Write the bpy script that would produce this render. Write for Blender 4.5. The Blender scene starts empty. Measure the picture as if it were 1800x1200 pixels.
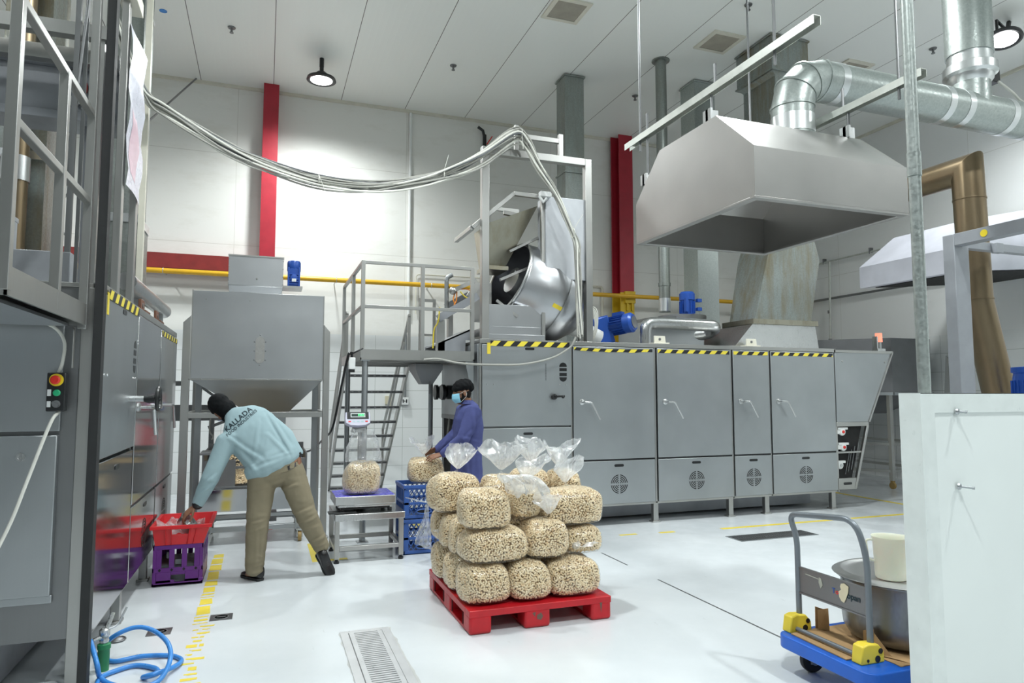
import bpy, bmesh, math, random
from mathutils import Vector, Matrix, noise
from mathutils.bvhtree import BVHTree
S = bpy.context.scene
COL = S.collection
PI = math.pi
R = math.radians

# ------------------------------------------------------------------ camera, world, lights, exposure
cd = bpy.data.cameras.new('camera')
cam = bpy.data.objects.new('camera', cd)
COL.objects.link(cam)
cam.location = (0, 0, 1.6)
cam.rotation_euler = (R(90 + 4.38), 0, R(-19.87))
cd.sensor_width = 36.0
cd.lens = 24.0
cd.clip_end = 100
S.camera = cam
w = bpy.data.worlds.new('world')
S.world = w
w.use_nodes = True
w.node_tree.nodes['Background'].inputs[0].default_value = (0.80, 0.86, 0.9, 1)
w.node_tree.nodes['Background'].inputs[1].default_value = 0.25
S.view_settings.view_transform = 'Standard'
S.view_settings.look = 'None'
S.view_settings.gamma = 1.0
S.view_settings.use_curve_mapping = False
S.view_settings.exposure = -0.22
S.cycles.transparent_max_bounces = 32

LAMP_W = 780.0
CEIL = 6.85
# high bay lamps of the hall (the two in view and the ones beyond the frame)
LAMPS = [(0.71, 10.75, 1.0), (9.5, 6.25, 0.8), (0.9, 5.6, 1.0), (5.1, 5.6, 1.0), (5.1, 1.0, 1.0),
         (0.7, 0.8, 1.0), (9.5, 1.2, 0.8), (-3.6, 9.0, 0.9), (-3.6, 3.0, 0.4), (2.5, -3.6, 0.8)]
def lamp_light(x, y, k):
    ld = bpy.data.lights.new('high_bay_light', 'SPOT')
    ld.energy = LAMP_W * k
    ld.color = (0.95, 1.0, 1.0)
    ld.spot_size = R(165)
    ld.spot_blend = 0.85
    ld.shadow_soft_size = 0.16
    o = bpy.data.objects.new('high_bay_light', ld)
    COL.objects.link(o)
    o.location = (x, y, CEIL - 0.42)
    return o
for _l in LAMPS:
    lamp_light(*_l)

# ------------------------------------------------------------------ mesh builder
class MB:
    def __init__(s):
        s.v = []; s.f = []; s.m = []
    def add(s, vs, fs, mi=0):
        n = len(s.v)
        s.v += [tuple(p) for p in vs]
        for q in fs:
            s.f.append(tuple(i + n for i in q)); s.m.append(mi)
        return s
    def box(s, x0, x1, y0, y1, z0, z1, mi=0):
        v = [(x, y, z) for x in (x0, x1) for y in (y0, y1) for z in (z0, z1)]
        return s.add(v, [(0, 1, 3, 2), (4, 6, 7, 5), (0, 4, 5, 1), (2, 3, 7, 6), (0, 2, 6, 4), (1, 5, 7, 3)], mi)
    def obox(s, c, ax, ay, az, sx, sy, sz, mi=0):
        c, ax, ay, az = Vector(c), Vector(ax), Vector(ay), Vector(az)
        v = [c + ax * (i * sx / 2) + ay * (j * sy / 2) + az * (k * sz / 2) for i in (-1, 1) for j in (-1, 1) for k in (-1, 1)]
        return s.add(v, [(0, 1, 3, 2), (4, 6, 7, 5), (0, 4, 5, 1), (2, 3, 7, 6), (0, 2, 6, 4), (1, 5, 7, 3)], mi)
    def beam(s, p0, p1, w, h=None, up=(0, 0, 1), mi=0):
        p0, p1 = Vector(p0), Vector(p1); h = h or w
        d = p1 - p0; L = d.length; d = d / L
        u = Vector(up)
        if abs(d.dot(u)) > 0.99: u = Vector((0, 1, 0))
        a = d.cross(u).normalized(); b = a.cross(d).normalized()
        return s.obox((p0 + p1) / 2, d, a, b, L, w, h, mi)
    def rings(s, rs, cap=True, closed=True, mi=0):
        n = len(rs[0]); vs = [p for r in rs for p in r]; fs = []
        m = n if closed else n - 1
        for i in range(len(rs) - 1):
            for j in range(m):
                k = (j + 1) % n
                fs.append((i * n + j, i * n + k, (i + 1) * n + k, (i + 1) * n + j))
        if cap and closed:
            fs.append(tuple(range(n))[::-1]); b = (len(rs) - 1) * n
            fs.append(tuple(range(b, b + n)))
        return s.add(vs, fs, mi)
    def cyl(s, p0, p1, r0, r1=None, n=20, cap=True, mi=0):
        p0, p1 = Vector(p0), Vector(p1); r1 = r0 if r1 is None else r1
        d = (p1 - p0).normalized()
        u = Vector((0, 0, 1)) if abs(d.z) < 0.9 else Vector((1, 0, 0))
        a = u.cross(d).normalized(); b = d.cross(a)
        A = [(math.cos(2 * PI * i / n), math.sin(2 * PI * i / n)) for i in range(n)]
        return s.rings([[p0 + (a * c + b * t) * r0 for c, t in A], [p1 + (a * c + b * t) * r1 for c, t in A]], cap, mi=mi)
    def lathe(s, prof, c=(0, 0, 0), d=(0, 0, 1), n=28, cap=True, mi=0):
        c = Vector(c); d = Vector(d).normalized()
        u = Vector((0, 0, 1)) if abs(d.z) < 0.9 else Vector((1, 0, 0))
        a = u.cross(d).normalized(); b = d.cross(a)
        rs = [[c + d * z + (a * math.cos(2 * PI * i / n) + b * math.sin(2 * PI * i / n)) * max(r, 1e-4) for i in range(n)] for r, z in prof]
        return s.rings(rs, cap, mi=mi)
    def tube(s, pts, r, n=10, cap=True, mi=0):
        pts = [Vector(p) for p in pts]; m = len(pts)
        rr = r if isinstance(r, (list, tuple)) else [r] * m
        T = [((pts[min(i + 1, m - 1)] - pts[max(i - 1, 0)])).normalized() for i in range(m)]
        u = Vector((0, 0, 1)) if abs(T[0].z) < 0.9 else Vector((1, 0, 0))
        a = u.cross(T[0]).normalized(); rs = []
        for i in range(m):
            a = (a - T[i] * a.dot(T[i])).normalized(); b = T[i].cross(a)
            rs.append([pts[i] + (a * math.cos(2 * PI * k / n) + b * math.sin(2 * PI * k / n)) * rr[i] for k in range(n)])
        return s.rings(rs, cap, mi=mi)
    def prism(s, poly, ax, d0, d1, mi=0):
        # poly: 2D points; ax 'x' -> (d,p,q), 'y' -> (p,d,q), 'z' -> (p,q,d)
        g = {'x': lambda p, d: (d, p[0], p[1]), 'y': lambda p, d: (p[0], d, p[1]), 'z': lambda p, d: (p[0], p[1], d)}[ax]
        return s.rings([[g(p, d0) for p in poly], [g(p, d1) for p in poly]], mi=mi)
    def quad(s, a, b, c, d, t=0.0, mi=0):
        a, b, c, d = map(Vector, (a, b, c, d))
        if t:
            n = (b - a).cross(d - a).normalized() * t
            return s.rings([[a, b, c, d], [a + n, b + n, c + n, d + n]], mi=mi)
        return s.add([a, b, c, d], [(0, 1, 2, 3)], mi)
    def sphere(s, c, r, n=14, m=8, sx=1, sy=1, sz=1, mi=0):
        c = Vector(c); rs = []
        for i in range(m + 1):
            t = -PI / 2 + PI * i / m
            q = max(math.cos(t), 1e-3)
            rs.append([c + Vector((r * sx * q * math.cos(2 * PI * k / n), r * sy * q * math.sin(2 * PI * k / n), r * sz * math.sin(t))) for k in range(n)])
        return s.rings(rs, mi=mi)

def arc(c, r, a0, a1, n, ax=(1, 0, 0), ay=(0, 0, 1)):
    c, ax, ay = Vector(c), Vector(ax), Vector(ay)
    return [c + ax * (r * math.cos(a0 + (a1 - a0) * i / n)) + ay * (r * math.sin(a0 + (a1 - a0) * i / n)) for i in range(n + 1)]
def fillet(pts, r, n=5):
    pts = [Vector(p) for p in pts]; out = [pts[0]]
    for i in range(1, len(pts) - 1):
        a, b, c = pts[i - 1], pts[i], pts[i + 1]
        u = (a - b); v = (c - b); q = min(r, u.length * 0.49, v.length * 0.49)
        p0 = b + u.normalized() * q; p1 = b + v.normalized() * q
        for k in range(n + 1):
            t = k / n
            out.append(p0 * (1 - t) ** 2 + b * 2 * t * (1 - t) + p1 * t * t)
    out.append(pts[-1]); return out
def spline(pts, n=8):
    P = [Vector(p) for p in pts]; P = [P[0] * 2 - P[1]] + P + [P[-1] * 2 - P[-2]]; out = []
    for i in range(1, len(P) - 2):
        for k in range(n):
            t = k / n
            out.append(0.5 * ((2 * P[i]) + (P[i + 1] - P[i - 1]) * t + (2 * P[i - 1] - 5 * P[i] + 4 * P[i + 1] - P[i + 2]) * t * t + (3 * P[i] - P[i - 1] - 3 * P[i + 1] + P[i + 2]) * t ** 3))
    out.append(P[-2]); return out

BASE = {}          # things built in hall coordinates: where their empty stands
def thing(name, label, cat, loc=(0, 0, 0), rotz=0.0, group=None, local=False):
    o = bpy.data.objects.new(name, None)
    COL.objects.link(o)
    o.empty_display_size = 0.2
    o.location = loc; o.rotation_euler = (0, 0, rotz)
    o['label'] = label; o['category'] = cat
    if group: o['group'] = group
    BASE[o] = Vector((0, 0, 0)) if local else Vector(loc)
    return o
def tag(o, label, cat, group=None, kind=None):
    o['label'] = label; o['category'] = cat
    if group: o['group'] = group
    if kind: o['kind'] = kind
    return o
def comps(mb):
    par = list(range(len(mb.v)))
    def find(i):
        while par[i] != i: par[i] = par[par[i]]; i = par[i]
        return i
    for f in mb.f:
        for i in f[1:]: par[find(i)] = find(f[0])
    out = {}
    for f, k in zip(mb.f, mb.m): out.setdefault(find(f[0]), []).append((f, k))
    res = []
    for fs in out.values():
        o = MB(); idx = {}
        for f, k in fs:
            for i in f:
                if i not in idx: idx[i] = len(o.v); o.v.append(mb.v[i])
            o.f.append(tuple(idx[i] for i in f)); o.m.append(k)
        res.append(o)
    return res
def pieces(name, mb, mat, parent, **k):
    return [obj(name, c, mat, parent, **k) for c in comps(mb)]
def obj(name, mb, mat, parent=None, bev=0.0, flat=False, label=None, sharp=38, kind=None, seg=2):
    me = mb if isinstance(mb, bpy.types.Mesh) else None
    mats = mat if isinstance(mat, (list, tuple)) else [mat]
    off = Vector((0, 0, 0))
    if me is None:
        me = bpy.data.meshes.new(name)
        if parent is not None: off = BASE[parent]
        else:
            xs = [p[0] for p in mb.v]; ys = [p[1] for p in mb.v]; zs = [p[2] for p in mb.v]
            off = Vector(((min(xs) + max(xs)) / 2, (min(ys) + max(ys)) / 2, min(zs)))
        me.from_pydata([(p[0] - off.x, p[1] - off.y, p[2] - off.z) for p in mb.v], [], mb.f)
        me.polygons.foreach_set('material_index', mb.m)
        bm = bmesh.new(); bm.from_mesh(me); bmesh.ops.recalc_face_normals(bm, faces=bm.faces); bm.to_mesh(me); bm.free()
    for m in mats: me.materials.append(m)
    if not flat:
        me.polygons.foreach_set('use_smooth', [True] * len(me.polygons))
        me.set_sharp_from_angle(angle=R(sharp))
    me.update()
    o = bpy.data.objects.new(name, me)
    COL.objects.link(o)
    if parent is not None:
        o.parent = parent; BASE[o] = BASE[parent]
    else:
        o.location = off; BASE[o] = off
    if bev:
        b = o.modifiers.new('bevel', 'BEVEL'); b.width = bev; b.segments = seg; b.limit_method = 'ANGLE'; b.angle_limit = R(40); b.harden_normals = False
    if label: o['label'] = label
    if kind: o['kind'] = kind
    return o
def struct(name, mb, mat, **k):
    o = obj(name, mb, mat, **k); o['kind'] = 'structure'; return o
def dup(o, parent=None, loc=None, rotz=None, label=None):
    c = o.copy(); COL.objects.link(c)
    BASE[c] = BASE[o]
    if parent is not None: c.parent = parent
    for ch in list(o.children): dup(ch, c)
    if loc is not None: c.location = loc
    if rotz is not None: c.rotation_euler = (0, 0, rotz)
    if label: c['label'] = label
    return c
def text_mesh(txt, size, bold=0.0, space=1.0):
    cu = bpy.data.curves.new('t', 'FONT'); cu.body = txt; cu.size = size; cu.offset = bold; cu.space_character = space
    cu.align_x = 'CENTER'; cu.align_y = 'CENTER'; cu.resolution_u = 3
    o = bpy.data.objects.new('t', cu); COL.objects.link(o)
    bpy.context.view_layer.update()
    me = bpy.data.meshes.new_from_object(o.evaluated_get(bpy.context.evaluated_depsgraph_get()))
    bpy.data.objects.remove(o); bpy.data.curves.remove(cu)
    return me
def text_mb(txt, size, c, ax, ay, bold=0.0, thick=0.001, space=1.0):
    me = text_mesh(txt, size, bold, space); mb = MB()
    c, ax, ay = Vector(c), Vector(ax).normalized(), Vector(ay).normalized(); n = ax.cross(ay) * thick
    mb.add([c + ax * v.co.x + ay * v.co.y + n for v in me.vertices], [tuple(p.vertices) for p in me.polygons])
    return mb

# ------------------------------------------------------------------ materials
class NT:
    def __init__(s, name):
        s.m = bpy.data.materials.new(name); s.m.use_nodes = True
        s.t = s.m.node_tree; s.n = s.t.nodes; s.l = s.t.links
        s.b = s.n['Principled BSDF']; s.out = s.n['Material Output']
    def new(s, ty, **k):
        o = s.n.new(ty)
        for a, v in k.items(): setattr(o, a, v)
        return o
    def link(s, a, b): s.l.new(a, b)
    def coord(s, scale=(1, 1, 1), kind='Object'):
        tc = s.new('ShaderNodeTexCoord'); mp = s.new('ShaderNodeMapping')
        mp.inputs['Scale'].default_value = scale
        s.link(tc.outputs[kind], mp.inputs[0]); return mp.outputs[0]
    def noise(s, vec, scale, detail=3, rough=0.55):
        t = s.new('ShaderNodeTexNoise'); t.inputs['Scale'].default_value = scale
        t.inputs['Detail'].default_value = detail; t.inputs['Roughness'].default_value = rough
        s.link(vec, t.inputs['Vector']); return t.outputs['Fac']
    def ramp(s, fac, stops):
        r = s.new('ShaderNodeValToRGB'); e = r.color_ramp.elements
        while len(e) < len(stops): e.new(0.5)
        for i, (p, c) in enumerate(stops):
            e[i].position = p; e[i].color = (c[0], c[1], c[2], 1) if isinstance(c, (tuple, list)) else (c, c, c, 1)
        s.link(fac, r.inputs[0]); return r.outputs[0]
    def math(s, op, a, b=None):
        m = s.new('ShaderNodeMath', operation=op)
        for i, x in enumerate((a, b)):
            if x is None: continue
            if isinstance(x, (int, float)): m.inputs[i].default_value = x
            else: s.link(x, m.inputs[i])
        return m.outputs[0]
    def mix(s, fac, a, b):
        m = s.new('ShaderNodeMix', data_type='RGBA')
        for i, x in ((0, fac), (6, a), (7, b)):
            if isinstance(x, (int, float)): m.inputs[i].default_value = x if i == 0 else (x, x, x, 1)
            elif isinstance(x, (tuple, list)): m.inputs[i].default_value = (x[0], x[1], x[2], 1)
            else: s.link(x, m.inputs[i])
        return m.outputs[2]
    def bump(s, h, strength=0.2, dist=0.01):
        b = s.new('ShaderNodeBump'); b.inputs['Strength'].default_value = strength; b.inputs['Distance'].default_value = dist
        s.link(h, b.inputs['Height']); s.link(b.outputs[0], s.b.inputs['Normal']); return b
    def set(s, **k):
        for a, v in k.items():
            i = s.b.inputs[a.replace('_', ' ')]
            if isinstance(v, bpy.types.NodeSocket): s.link(v, i)
            elif isinstance(v, (tuple, list)) and len(v) == 3: i.default_value = (v[0], v[1], v[2], 1)
            else: i.default_value = v
        return s
def plain(name, col, rough=0.5, metal=0.0, var=0.06, vs=6.0, bump=0.0, bs=60.0, emit=0.0, coat=0.0, spec=0.5):
    t = NT(name); v = t.coord()
    t.set(Specular_IOR_Level=spec)
    f = t.noise(v, vs)
    d = tuple(max(0, c * (1 - var)) for c in col); u = tuple(min(1, c * (1 + var)) for c in col)
    t.set(Base_Color=t.ramp(f, [(0.3, d), (0.7, u)]), Metallic=metal)
    t.set(Roughness=t.ramp(t.noise(v, vs * 2.3), [(0.3, max(0.02, rough - 0.05)), (0.7, min(1, rough + 0.05))]))
    if bump: t.bump(t.noise(v, bs), bump, 0.003)
    if coat: t.set(Coat_Weight=coat, Coat_Roughness=0.1)
    if emit: t.set(Emission_Color=col, Emission_Strength=emit)
    return t.m
def steel(name, col, rough, streak=(60, 60, 1.5), sv=0.07, bump=0.03, wob=0.0, dirt=None):
    t = NT(name)
    a = t.noise(t.coord(streak), 3.0, 4)
    b = t.noise(t.coord(), 1.3, 3)
    d = tuple(c * 0.90 for c in col); u = tuple(min(1, c * 1.06) for c in col)
    base = t.ramp(b, [(0.3, d), (0.7, u)])
    if dirt:
        f = t.ramp(t.noise(t.coord((1.6, 1.6, 0.7)), 2.2, 5, 0.65), [(0.45, 0.0), (0.75, 1.0)])
        base = t.mix(f, base, dirt)
    t.set(Base_Color=base, Metallic=1.0)
    r = t.math('ADD', t.math('MULTIPLY', a, sv * 2), rough - sv)
    r = t.math('ADD', r, t.math('MULTIPLY', b, 0.06))
    t.set(Roughness=r)
    h = t.math('MULTIPLY', a, 0.35)
    if wob: h = t.math('ADD', h, t.math('MULTIPLY', t.noise(t.coord((1, 1, 0.5)), 3.0, 2), wob))
    t.bump(h, bump, 0.004)
    return t.m
def galv(name, tone=1.0, dirt=None):
    t = NT(name); v = t.coord()
    vo = t.new('ShaderNodeTexVoronoi'); vo.inputs['Scale'].default_value = 70; t.link(v, vo.inputs['Vector'])
    g = t.new('ShaderNodeSeparateColor'); t.link(vo.outputs['Color'], g.inputs[0])
    c = t.ramp(g.outputs[0], [(0.0, tuple(x * tone for x in (0.40, 0.44, 0.425))), (1.0, tuple(x * tone for x in (0.47, 0.51, 0.49)))])
    if dirt:
        f = t.ramp(t.noise(t.coord((3, 3, 0.5)), 2.0, 5, 0.7), [(0.42, 0.0), (0.72, 1.0)])
        c = t.mix(f, c, dirt)
    t.set(Base_Color=c, Metallic=0.85, Roughness=t.ramp(g.outputs[1], [(0, 0.33), (1, 0.50)]))
    t.bump(t.noise(v, 8, 3), 0.08, 0.01)
    return t.m

M = {}
M['steel'] = steel('brushed_steel', (0.43, 0.452, 0.465), 0.40)
M['steel_h'] = steel('brushed_steel_flat', (0.53, 0.545, 0.56), 0.33, streak=(1.5, 60, 60))
M['steel_b'] = steel('bright_steel', (0.57, 0.58, 0.58), 0.26)
M['steel_m'] = steel('polished_steel', (0.50, 0.51, 0.52), 0.085, sv=0.02, bump=0.02, wob=0.5)
M['steel_d'] = steel('dark_steel', (0.27, 0.275, 0.28), 0.42)
M['steel_hood'] = steel('hood_steel', (0.47, 0.46, 0.445), 0.38, streak=(2, 50, 50), sv=0.06)
M['steel_warm'] = steel('stained_steel', (0.40, 0.38, 0.31), 0.32, dirt=(0.25, 0.22, 0.15))
M['frame'] = steel('frame_steel', (0.46, 0.46, 0.445), 0.36)
M['drum'] = steel('drum_steel', (0.47, 0.48, 0.50), 0.30, streak=(4, 4, 4))
M['brown'] = steel('heat_tinted_steel', (0.27, 0.21, 0.135), 0.34, streak=(3, 3, 1), sv=0.02, bump=0.002, dirt=(0.235, 0.17, 0.10))
M['galv'] = galv('galvanised', 1.0)
M['galv_d'] = galv('galvanised_dull', 0.72, dirt=(0.26, 0.27, 0.24))
M['galv_r'] = galv('galvanised_rusty', 0.72, dirt=(0.25, 0.215, 0.14))
M['foil'] = steel('foil_tape', (0.78, 0.80, 0.80), 0.30, streak=(20, 20, 20), bump=0.5)
M['zinc'] = plain('zinc_strut', (0.58, 0.60, 0.56), 0.45, 0.7, 0.1)
M['greypaint'] = plain('grey_paint', (0.30, 0.315, 0.34), 0.38, 0.2)
M['ivory'] = plain('ivory_plastic', (0.70, 0.68, 0.58), 0.45)
M['white_p'] = plain('white_paint', (0.80, 0.82, 0.81), 0.4)
M['black'] = plain('black_plastic', (0.012, 0.013, 0.014), 0.35)
M['rubber'] = plain('black_rubber', (0.018, 0.019, 0.02), 0.6)
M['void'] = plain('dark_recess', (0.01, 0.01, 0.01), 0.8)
M['red'] = plain('red_steel_paint', (0.40, 0.018, 0.035), 0.45, 0, 0.08)
M['redbeam'] = plain('red_oxide_paint', (0.24, 0.022, 0.02), 0.5, 0, 0.15)
M['yellowcol'] = plain('yellow_column_paint', (0.66, 0.45, 0.02), 0.45, 0, 0.1)
M['gas'] = plain('yellow_gas_pipe', (0.74, 0.42, 0.02), 0.35, 0, 0.06)
M['pallet'] = plain('red_plastic', (0.50, 0.008, 0.016), 0.36, 0, 0.12, 9)
M['crate_r'] = plain('red_crate_plastic', (0.62, 0.012, 0.018), 0.38, 0, 0.06)
M['crate_p'] = plain('purple_crate_plastic', (0.115, 0.016, 0.19), 0.36, 0, 0.1)
M['crate_b'] = plain('blue_crate_plastic', (0.035, 0.105, 0.36), 0.4, 0, 0.1)
M['motor'] = plain('blue_motor_paint', (0.02, 0.085, 0.40), 0.35, 0.1, 0.08)
M['hose'] = plain('blue_hose', (0.05, 0.25, 0.66), 0.3, 0, 0.05)
M['trolley'] = plain('blue_trolley_plastic', (0.01, 0.12, 0.58), 0.36, 0, 0.08)
M['yellow'] = plain('yellow_plastic', (0.82, 0.64, 0.06), 0.4)
M['tube'] = plain('grey_tube_paint', (0.19, 0.215, 0.24), 0.35, 0.3, 0.05)
M['cable'] = plain('grey_cable', (0.36, 0.36, 0.33), 0.5)
M['cable_d'] = plain('dark_cable', (0.14, 0.15, 0.16), 0.5)
M['cable_w'] = plain('white_cable', (0.72, 0.72, 0.66), 0.45)
M['yelcable'] = plain('yellow_cable', (0.75, 0.6, 0.05), 0.45)
M['orange'] = plain('orange_cable', (0.75, 0.25, 0.03), 0.45)
M['green'] = plain('green_fitting', (0.02, 0.2, 0.08), 0.45)
M['grnbtn'] = plain('green_button', (0.02, 0.36, 0.16), 0.3)
M['redbtn'] = plain('red_button', (0.75, 0.03, 0.02), 0.3)
M['yelring'] = plain('yellow_ring', (0.8, 0.62, 0.03), 0.35)
M['card'] = plain('cardboard', (0.46, 0.29, 0.14), 0.8, 0, 0.12, 5, 0.1, 30)
M['brass'] = plain('brown_bracket', (0.16, 0.07, 0.04), 0.6)
M['caster'] = plain('caster_rubber', (0.33, 0.22, 0.07), 0.5)
M['shirt'] = plain('pale_blue_cloth', (0.315, 0.435, 0.47), 0.85, 0, 0.03, 8, 0.15, 350, spec=.2)
M['trousers'] = plain('khaki_cloth', (0.235, 0.205, 0.14), 0.9, 0, 0.06, 9, 0.25, 350, spec=.2)
M['kurta'] = plain('indigo_cloth', (0.075, 0.088, 0.235), 0.85, 0, 0.07, 12, 0.2, 300, spec=.2)
M['darkblue'] = plain('dark_blue_cloth', (0.03, 0.036, 0.11), 0.9, 0, 0.06)
M['capcloth'] = plain('black_cap_cloth', (0.008, 0.009, 0.010), 0.75, 0, 0.2, 30, 0.3, 120, spec=.12)
M['hair'] = plain('black_hair', (0.012, 0.010, 0.009), 0.6, 0, 0.3, 60, spec=.15)
M['skin'] = plain('brown_skin', (0.26, 0.125, 0.072), 0.5, 0, 0.08, 14)
M['mask'] = plain('blue_mask', (0.30, 0.66, 0.84), 0.8, 0, 0.04, 10)
M['shoe'] = plain('black_leather', (0.010, 0.010, 0.011), 0.35, 0, 0.1)
M['ink'] = plain('dark_ink', (0.012, 0.03, 0.04), 0.6)
_j = NT('cream_jug_plastic'); _j.set(Base_Color=(0.72, 0.72, 0.60), Roughness=0.35, Subsurface_Weight=0.15); M['jug'] = _j.m
M['paper'] = plain('cream_tape', (0.68, 0.60, 0.42), 0.7, 0, 0.1)
M['ledlens'] = plain('lamp_lens', (1.0, 1.0, 1.0), 0.3, emit=14.0)
M['digit'] = plain('green_digits', (0.1, 1.0, 0.25), 0.4, emit=1.6)
M['beacon'] = plain('red_beacon_lens', (1.0, 0.28, 0.18), 0.3, emit=1.3)
M['purplefilm'] = plain('blue_violet_film', (0.10, 0.09, 0.60), 0.25, 0.2, 0.2, 3)
M['pot'] = steel('aluminium_pot', (0.25, 0.26, 0.27), 0.40, streak=(8, 8, 2), sv=0.1, dirt=(0.50, 0.52, 0.53))
M['potlid'] = steel('aluminium_lid', (0.60, 0.61, 0.61), 0.33, streak=(6, 6, 6), sv=0.08)
M['vent'] = plain('vent_slats', (0.36, 0.33, 0.27), 0.6, 0, 0.1)
M['pinkprint'] = plain('pink_print', (0.60, 0.42, 0.49), 0.35)
M['yelfloor'] = plain('yellow_floor_paint', (0.80, 0.64, 0.07), 0.35, 0, 0.05)
M['phone'] = plain('phone_black', (0.015, 0.014, 0.016), 0.25)

def m_ceiling():
    t = NT('ceiling_panels'); g = t.new('ShaderNodeNewGeometry'); sp = t.new('ShaderNodeSeparateXYZ')
    t.link(g.outputs['Position'], sp.inputs[0])
    x = t.math('ADD', sp.outputs[0], 20 * 1.148 - 0.01)
    e = t.math('ABSOLUTE', t.math('SUBTRACT', t.math('FRACT', t.math('DIVIDE', x, 1.148)), 0.5))
    seam = t.math('GREATER_THAN', e, 0.4955)
    rib = t.math('GREATER_THAN', t.math('FRACT', t.math('MULTIPLY', x, 11.0)), 0.9)
    c = t.mix(seam, (0.85, 0.87, 0.835), (0.14, 0.13, 0.12))
    t.set(Base_Color=c, Roughness=0.42)
    t.bump(t.math('ADD', t.math('MULTIPLY', rib, -0.25), t.math('MULTIPLY', seam, -1.0)), 0.35, 0.004)
    return t.m
def m_wall(name, base, dirty, axis):
    t = NT(name); g = t.new('ShaderNodeNewGeometry'); sp = t.new('ShaderNodeSeparateXYZ')
    t.link(g.outputs['Position'], sp.inputs[0])
    u = sp.outputs[axis]; z = sp.outputs[2]
    n = t.noise(t.coord((0.6, 0.6, 1.6)), 1.6, 6, 0.7)
    up = t.mix(t.ramp(n, [(0.52, 0.0), (0.80, 0.45)]), base, dirty)
    def line(co, per, off, wd):
        return t.math('GREATER_THAN', t.math('ABSOLUTE', t.math('SUBTRACT', t.math('FRACT', t.math('DIVIDE', t.math('ADD', co, off + 50 * per), per)), 0.5)), 0.5 - wd / per / 2)
    tl = t.math('MAXIMUM', line(u, 0.50, 0.16, 0.008), line(z, 0.331, 0.0, 0.008))
    tiles = t.mix(tl, (0.80, 0.825, 0.82), (0.52, 0.55, 0.53))
    low = t.math('LESS_THAN', z, 2.64)
    pl = t.math('MAXIMUM', line(z, 1.55, 0.55, 0.010), line(u, 2.9, 0.55, 0.008))
    up = t.mix(t.math('MULTIPLY', pl, 0.35), up, (0.35, 0.33, 0.27))
    t.set(Base_Color=t.mix(low, up, tiles), Roughness=t.mix(low, 0.55, 0.2))
    h = t.math('ADD', t.math('MULTIPLY', t.math('MULTIPLY', tl, low), -1.0), t.math('MULTIPLY', t.noise(t.coord((1, 1, 3)), 2.5, 4), 0.5))
    t.bump(h, 0.15, 0.006)
    return t.m
def m_floor():
    t = NT('epoxy_floor'); v = t.coord()
    n = t.noise(v, 0.9, 5, 0.6); n2 = t.noise(v, 5, 4, 0.6)
    c = t.ramp(n, [(0.35, (0.625, 0.665, 0.69)), (0.65, (0.69, 0.725, 0.745))])
    sc = t.new('ShaderNodeTexNoise'); sc.inputs['Scale'].default_value = 26; sc.inputs['Detail'].default_value = 4
    t.link(t.coord((1, 0.25, 1)), sc.inputs['Vector'])
    c = t.mix(t.ramp(sc.outputs['Fac'], [(0.70, 0.0), (0.76, 0.35)]), c, (0.5, 0.52, 0.52))
    t.set(Base_Color=c, Roughness=t.ramp(n2, [(0.3, 0.14), (0.7, 0.27)]), Specular_IOR_Level=0.45)
    t.bump(t.noise(v, 2.2, 3), 0.05, 0.02)
    return t.m
def m_hazard(name, per=0.17, slope=1.0, axis=0):
    t = NT(name); tc = t.new('ShaderNodeTexCoord'); sp = t.new('ShaderNodeSeparateXYZ'); t.link(tc.outputs['Object'], sp.inputs[0])
    q = t.math('ADD', sp.outputs[axis], t.math('MULTIPLY', sp.outputs[2], -slope))
    k = t.math('GREATER_THAN', t.math('FRACT', t.math('DIVIDE', t.math('ADD', q, 50.0), per)), 0.5)
    wear = t.ramp(t.noise(t.coord(), 25, 4), [(0.62, 0.0), (0.7, 0.5)])
    t.set(Base_Color=t.mix(k, t.mix(wear, (0.80, 0.66, 0.06), (0.5, 0.42, 0.1)), (0.014, 0.015, 0.018)), Roughness=0.42)
    return t.m
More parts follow.
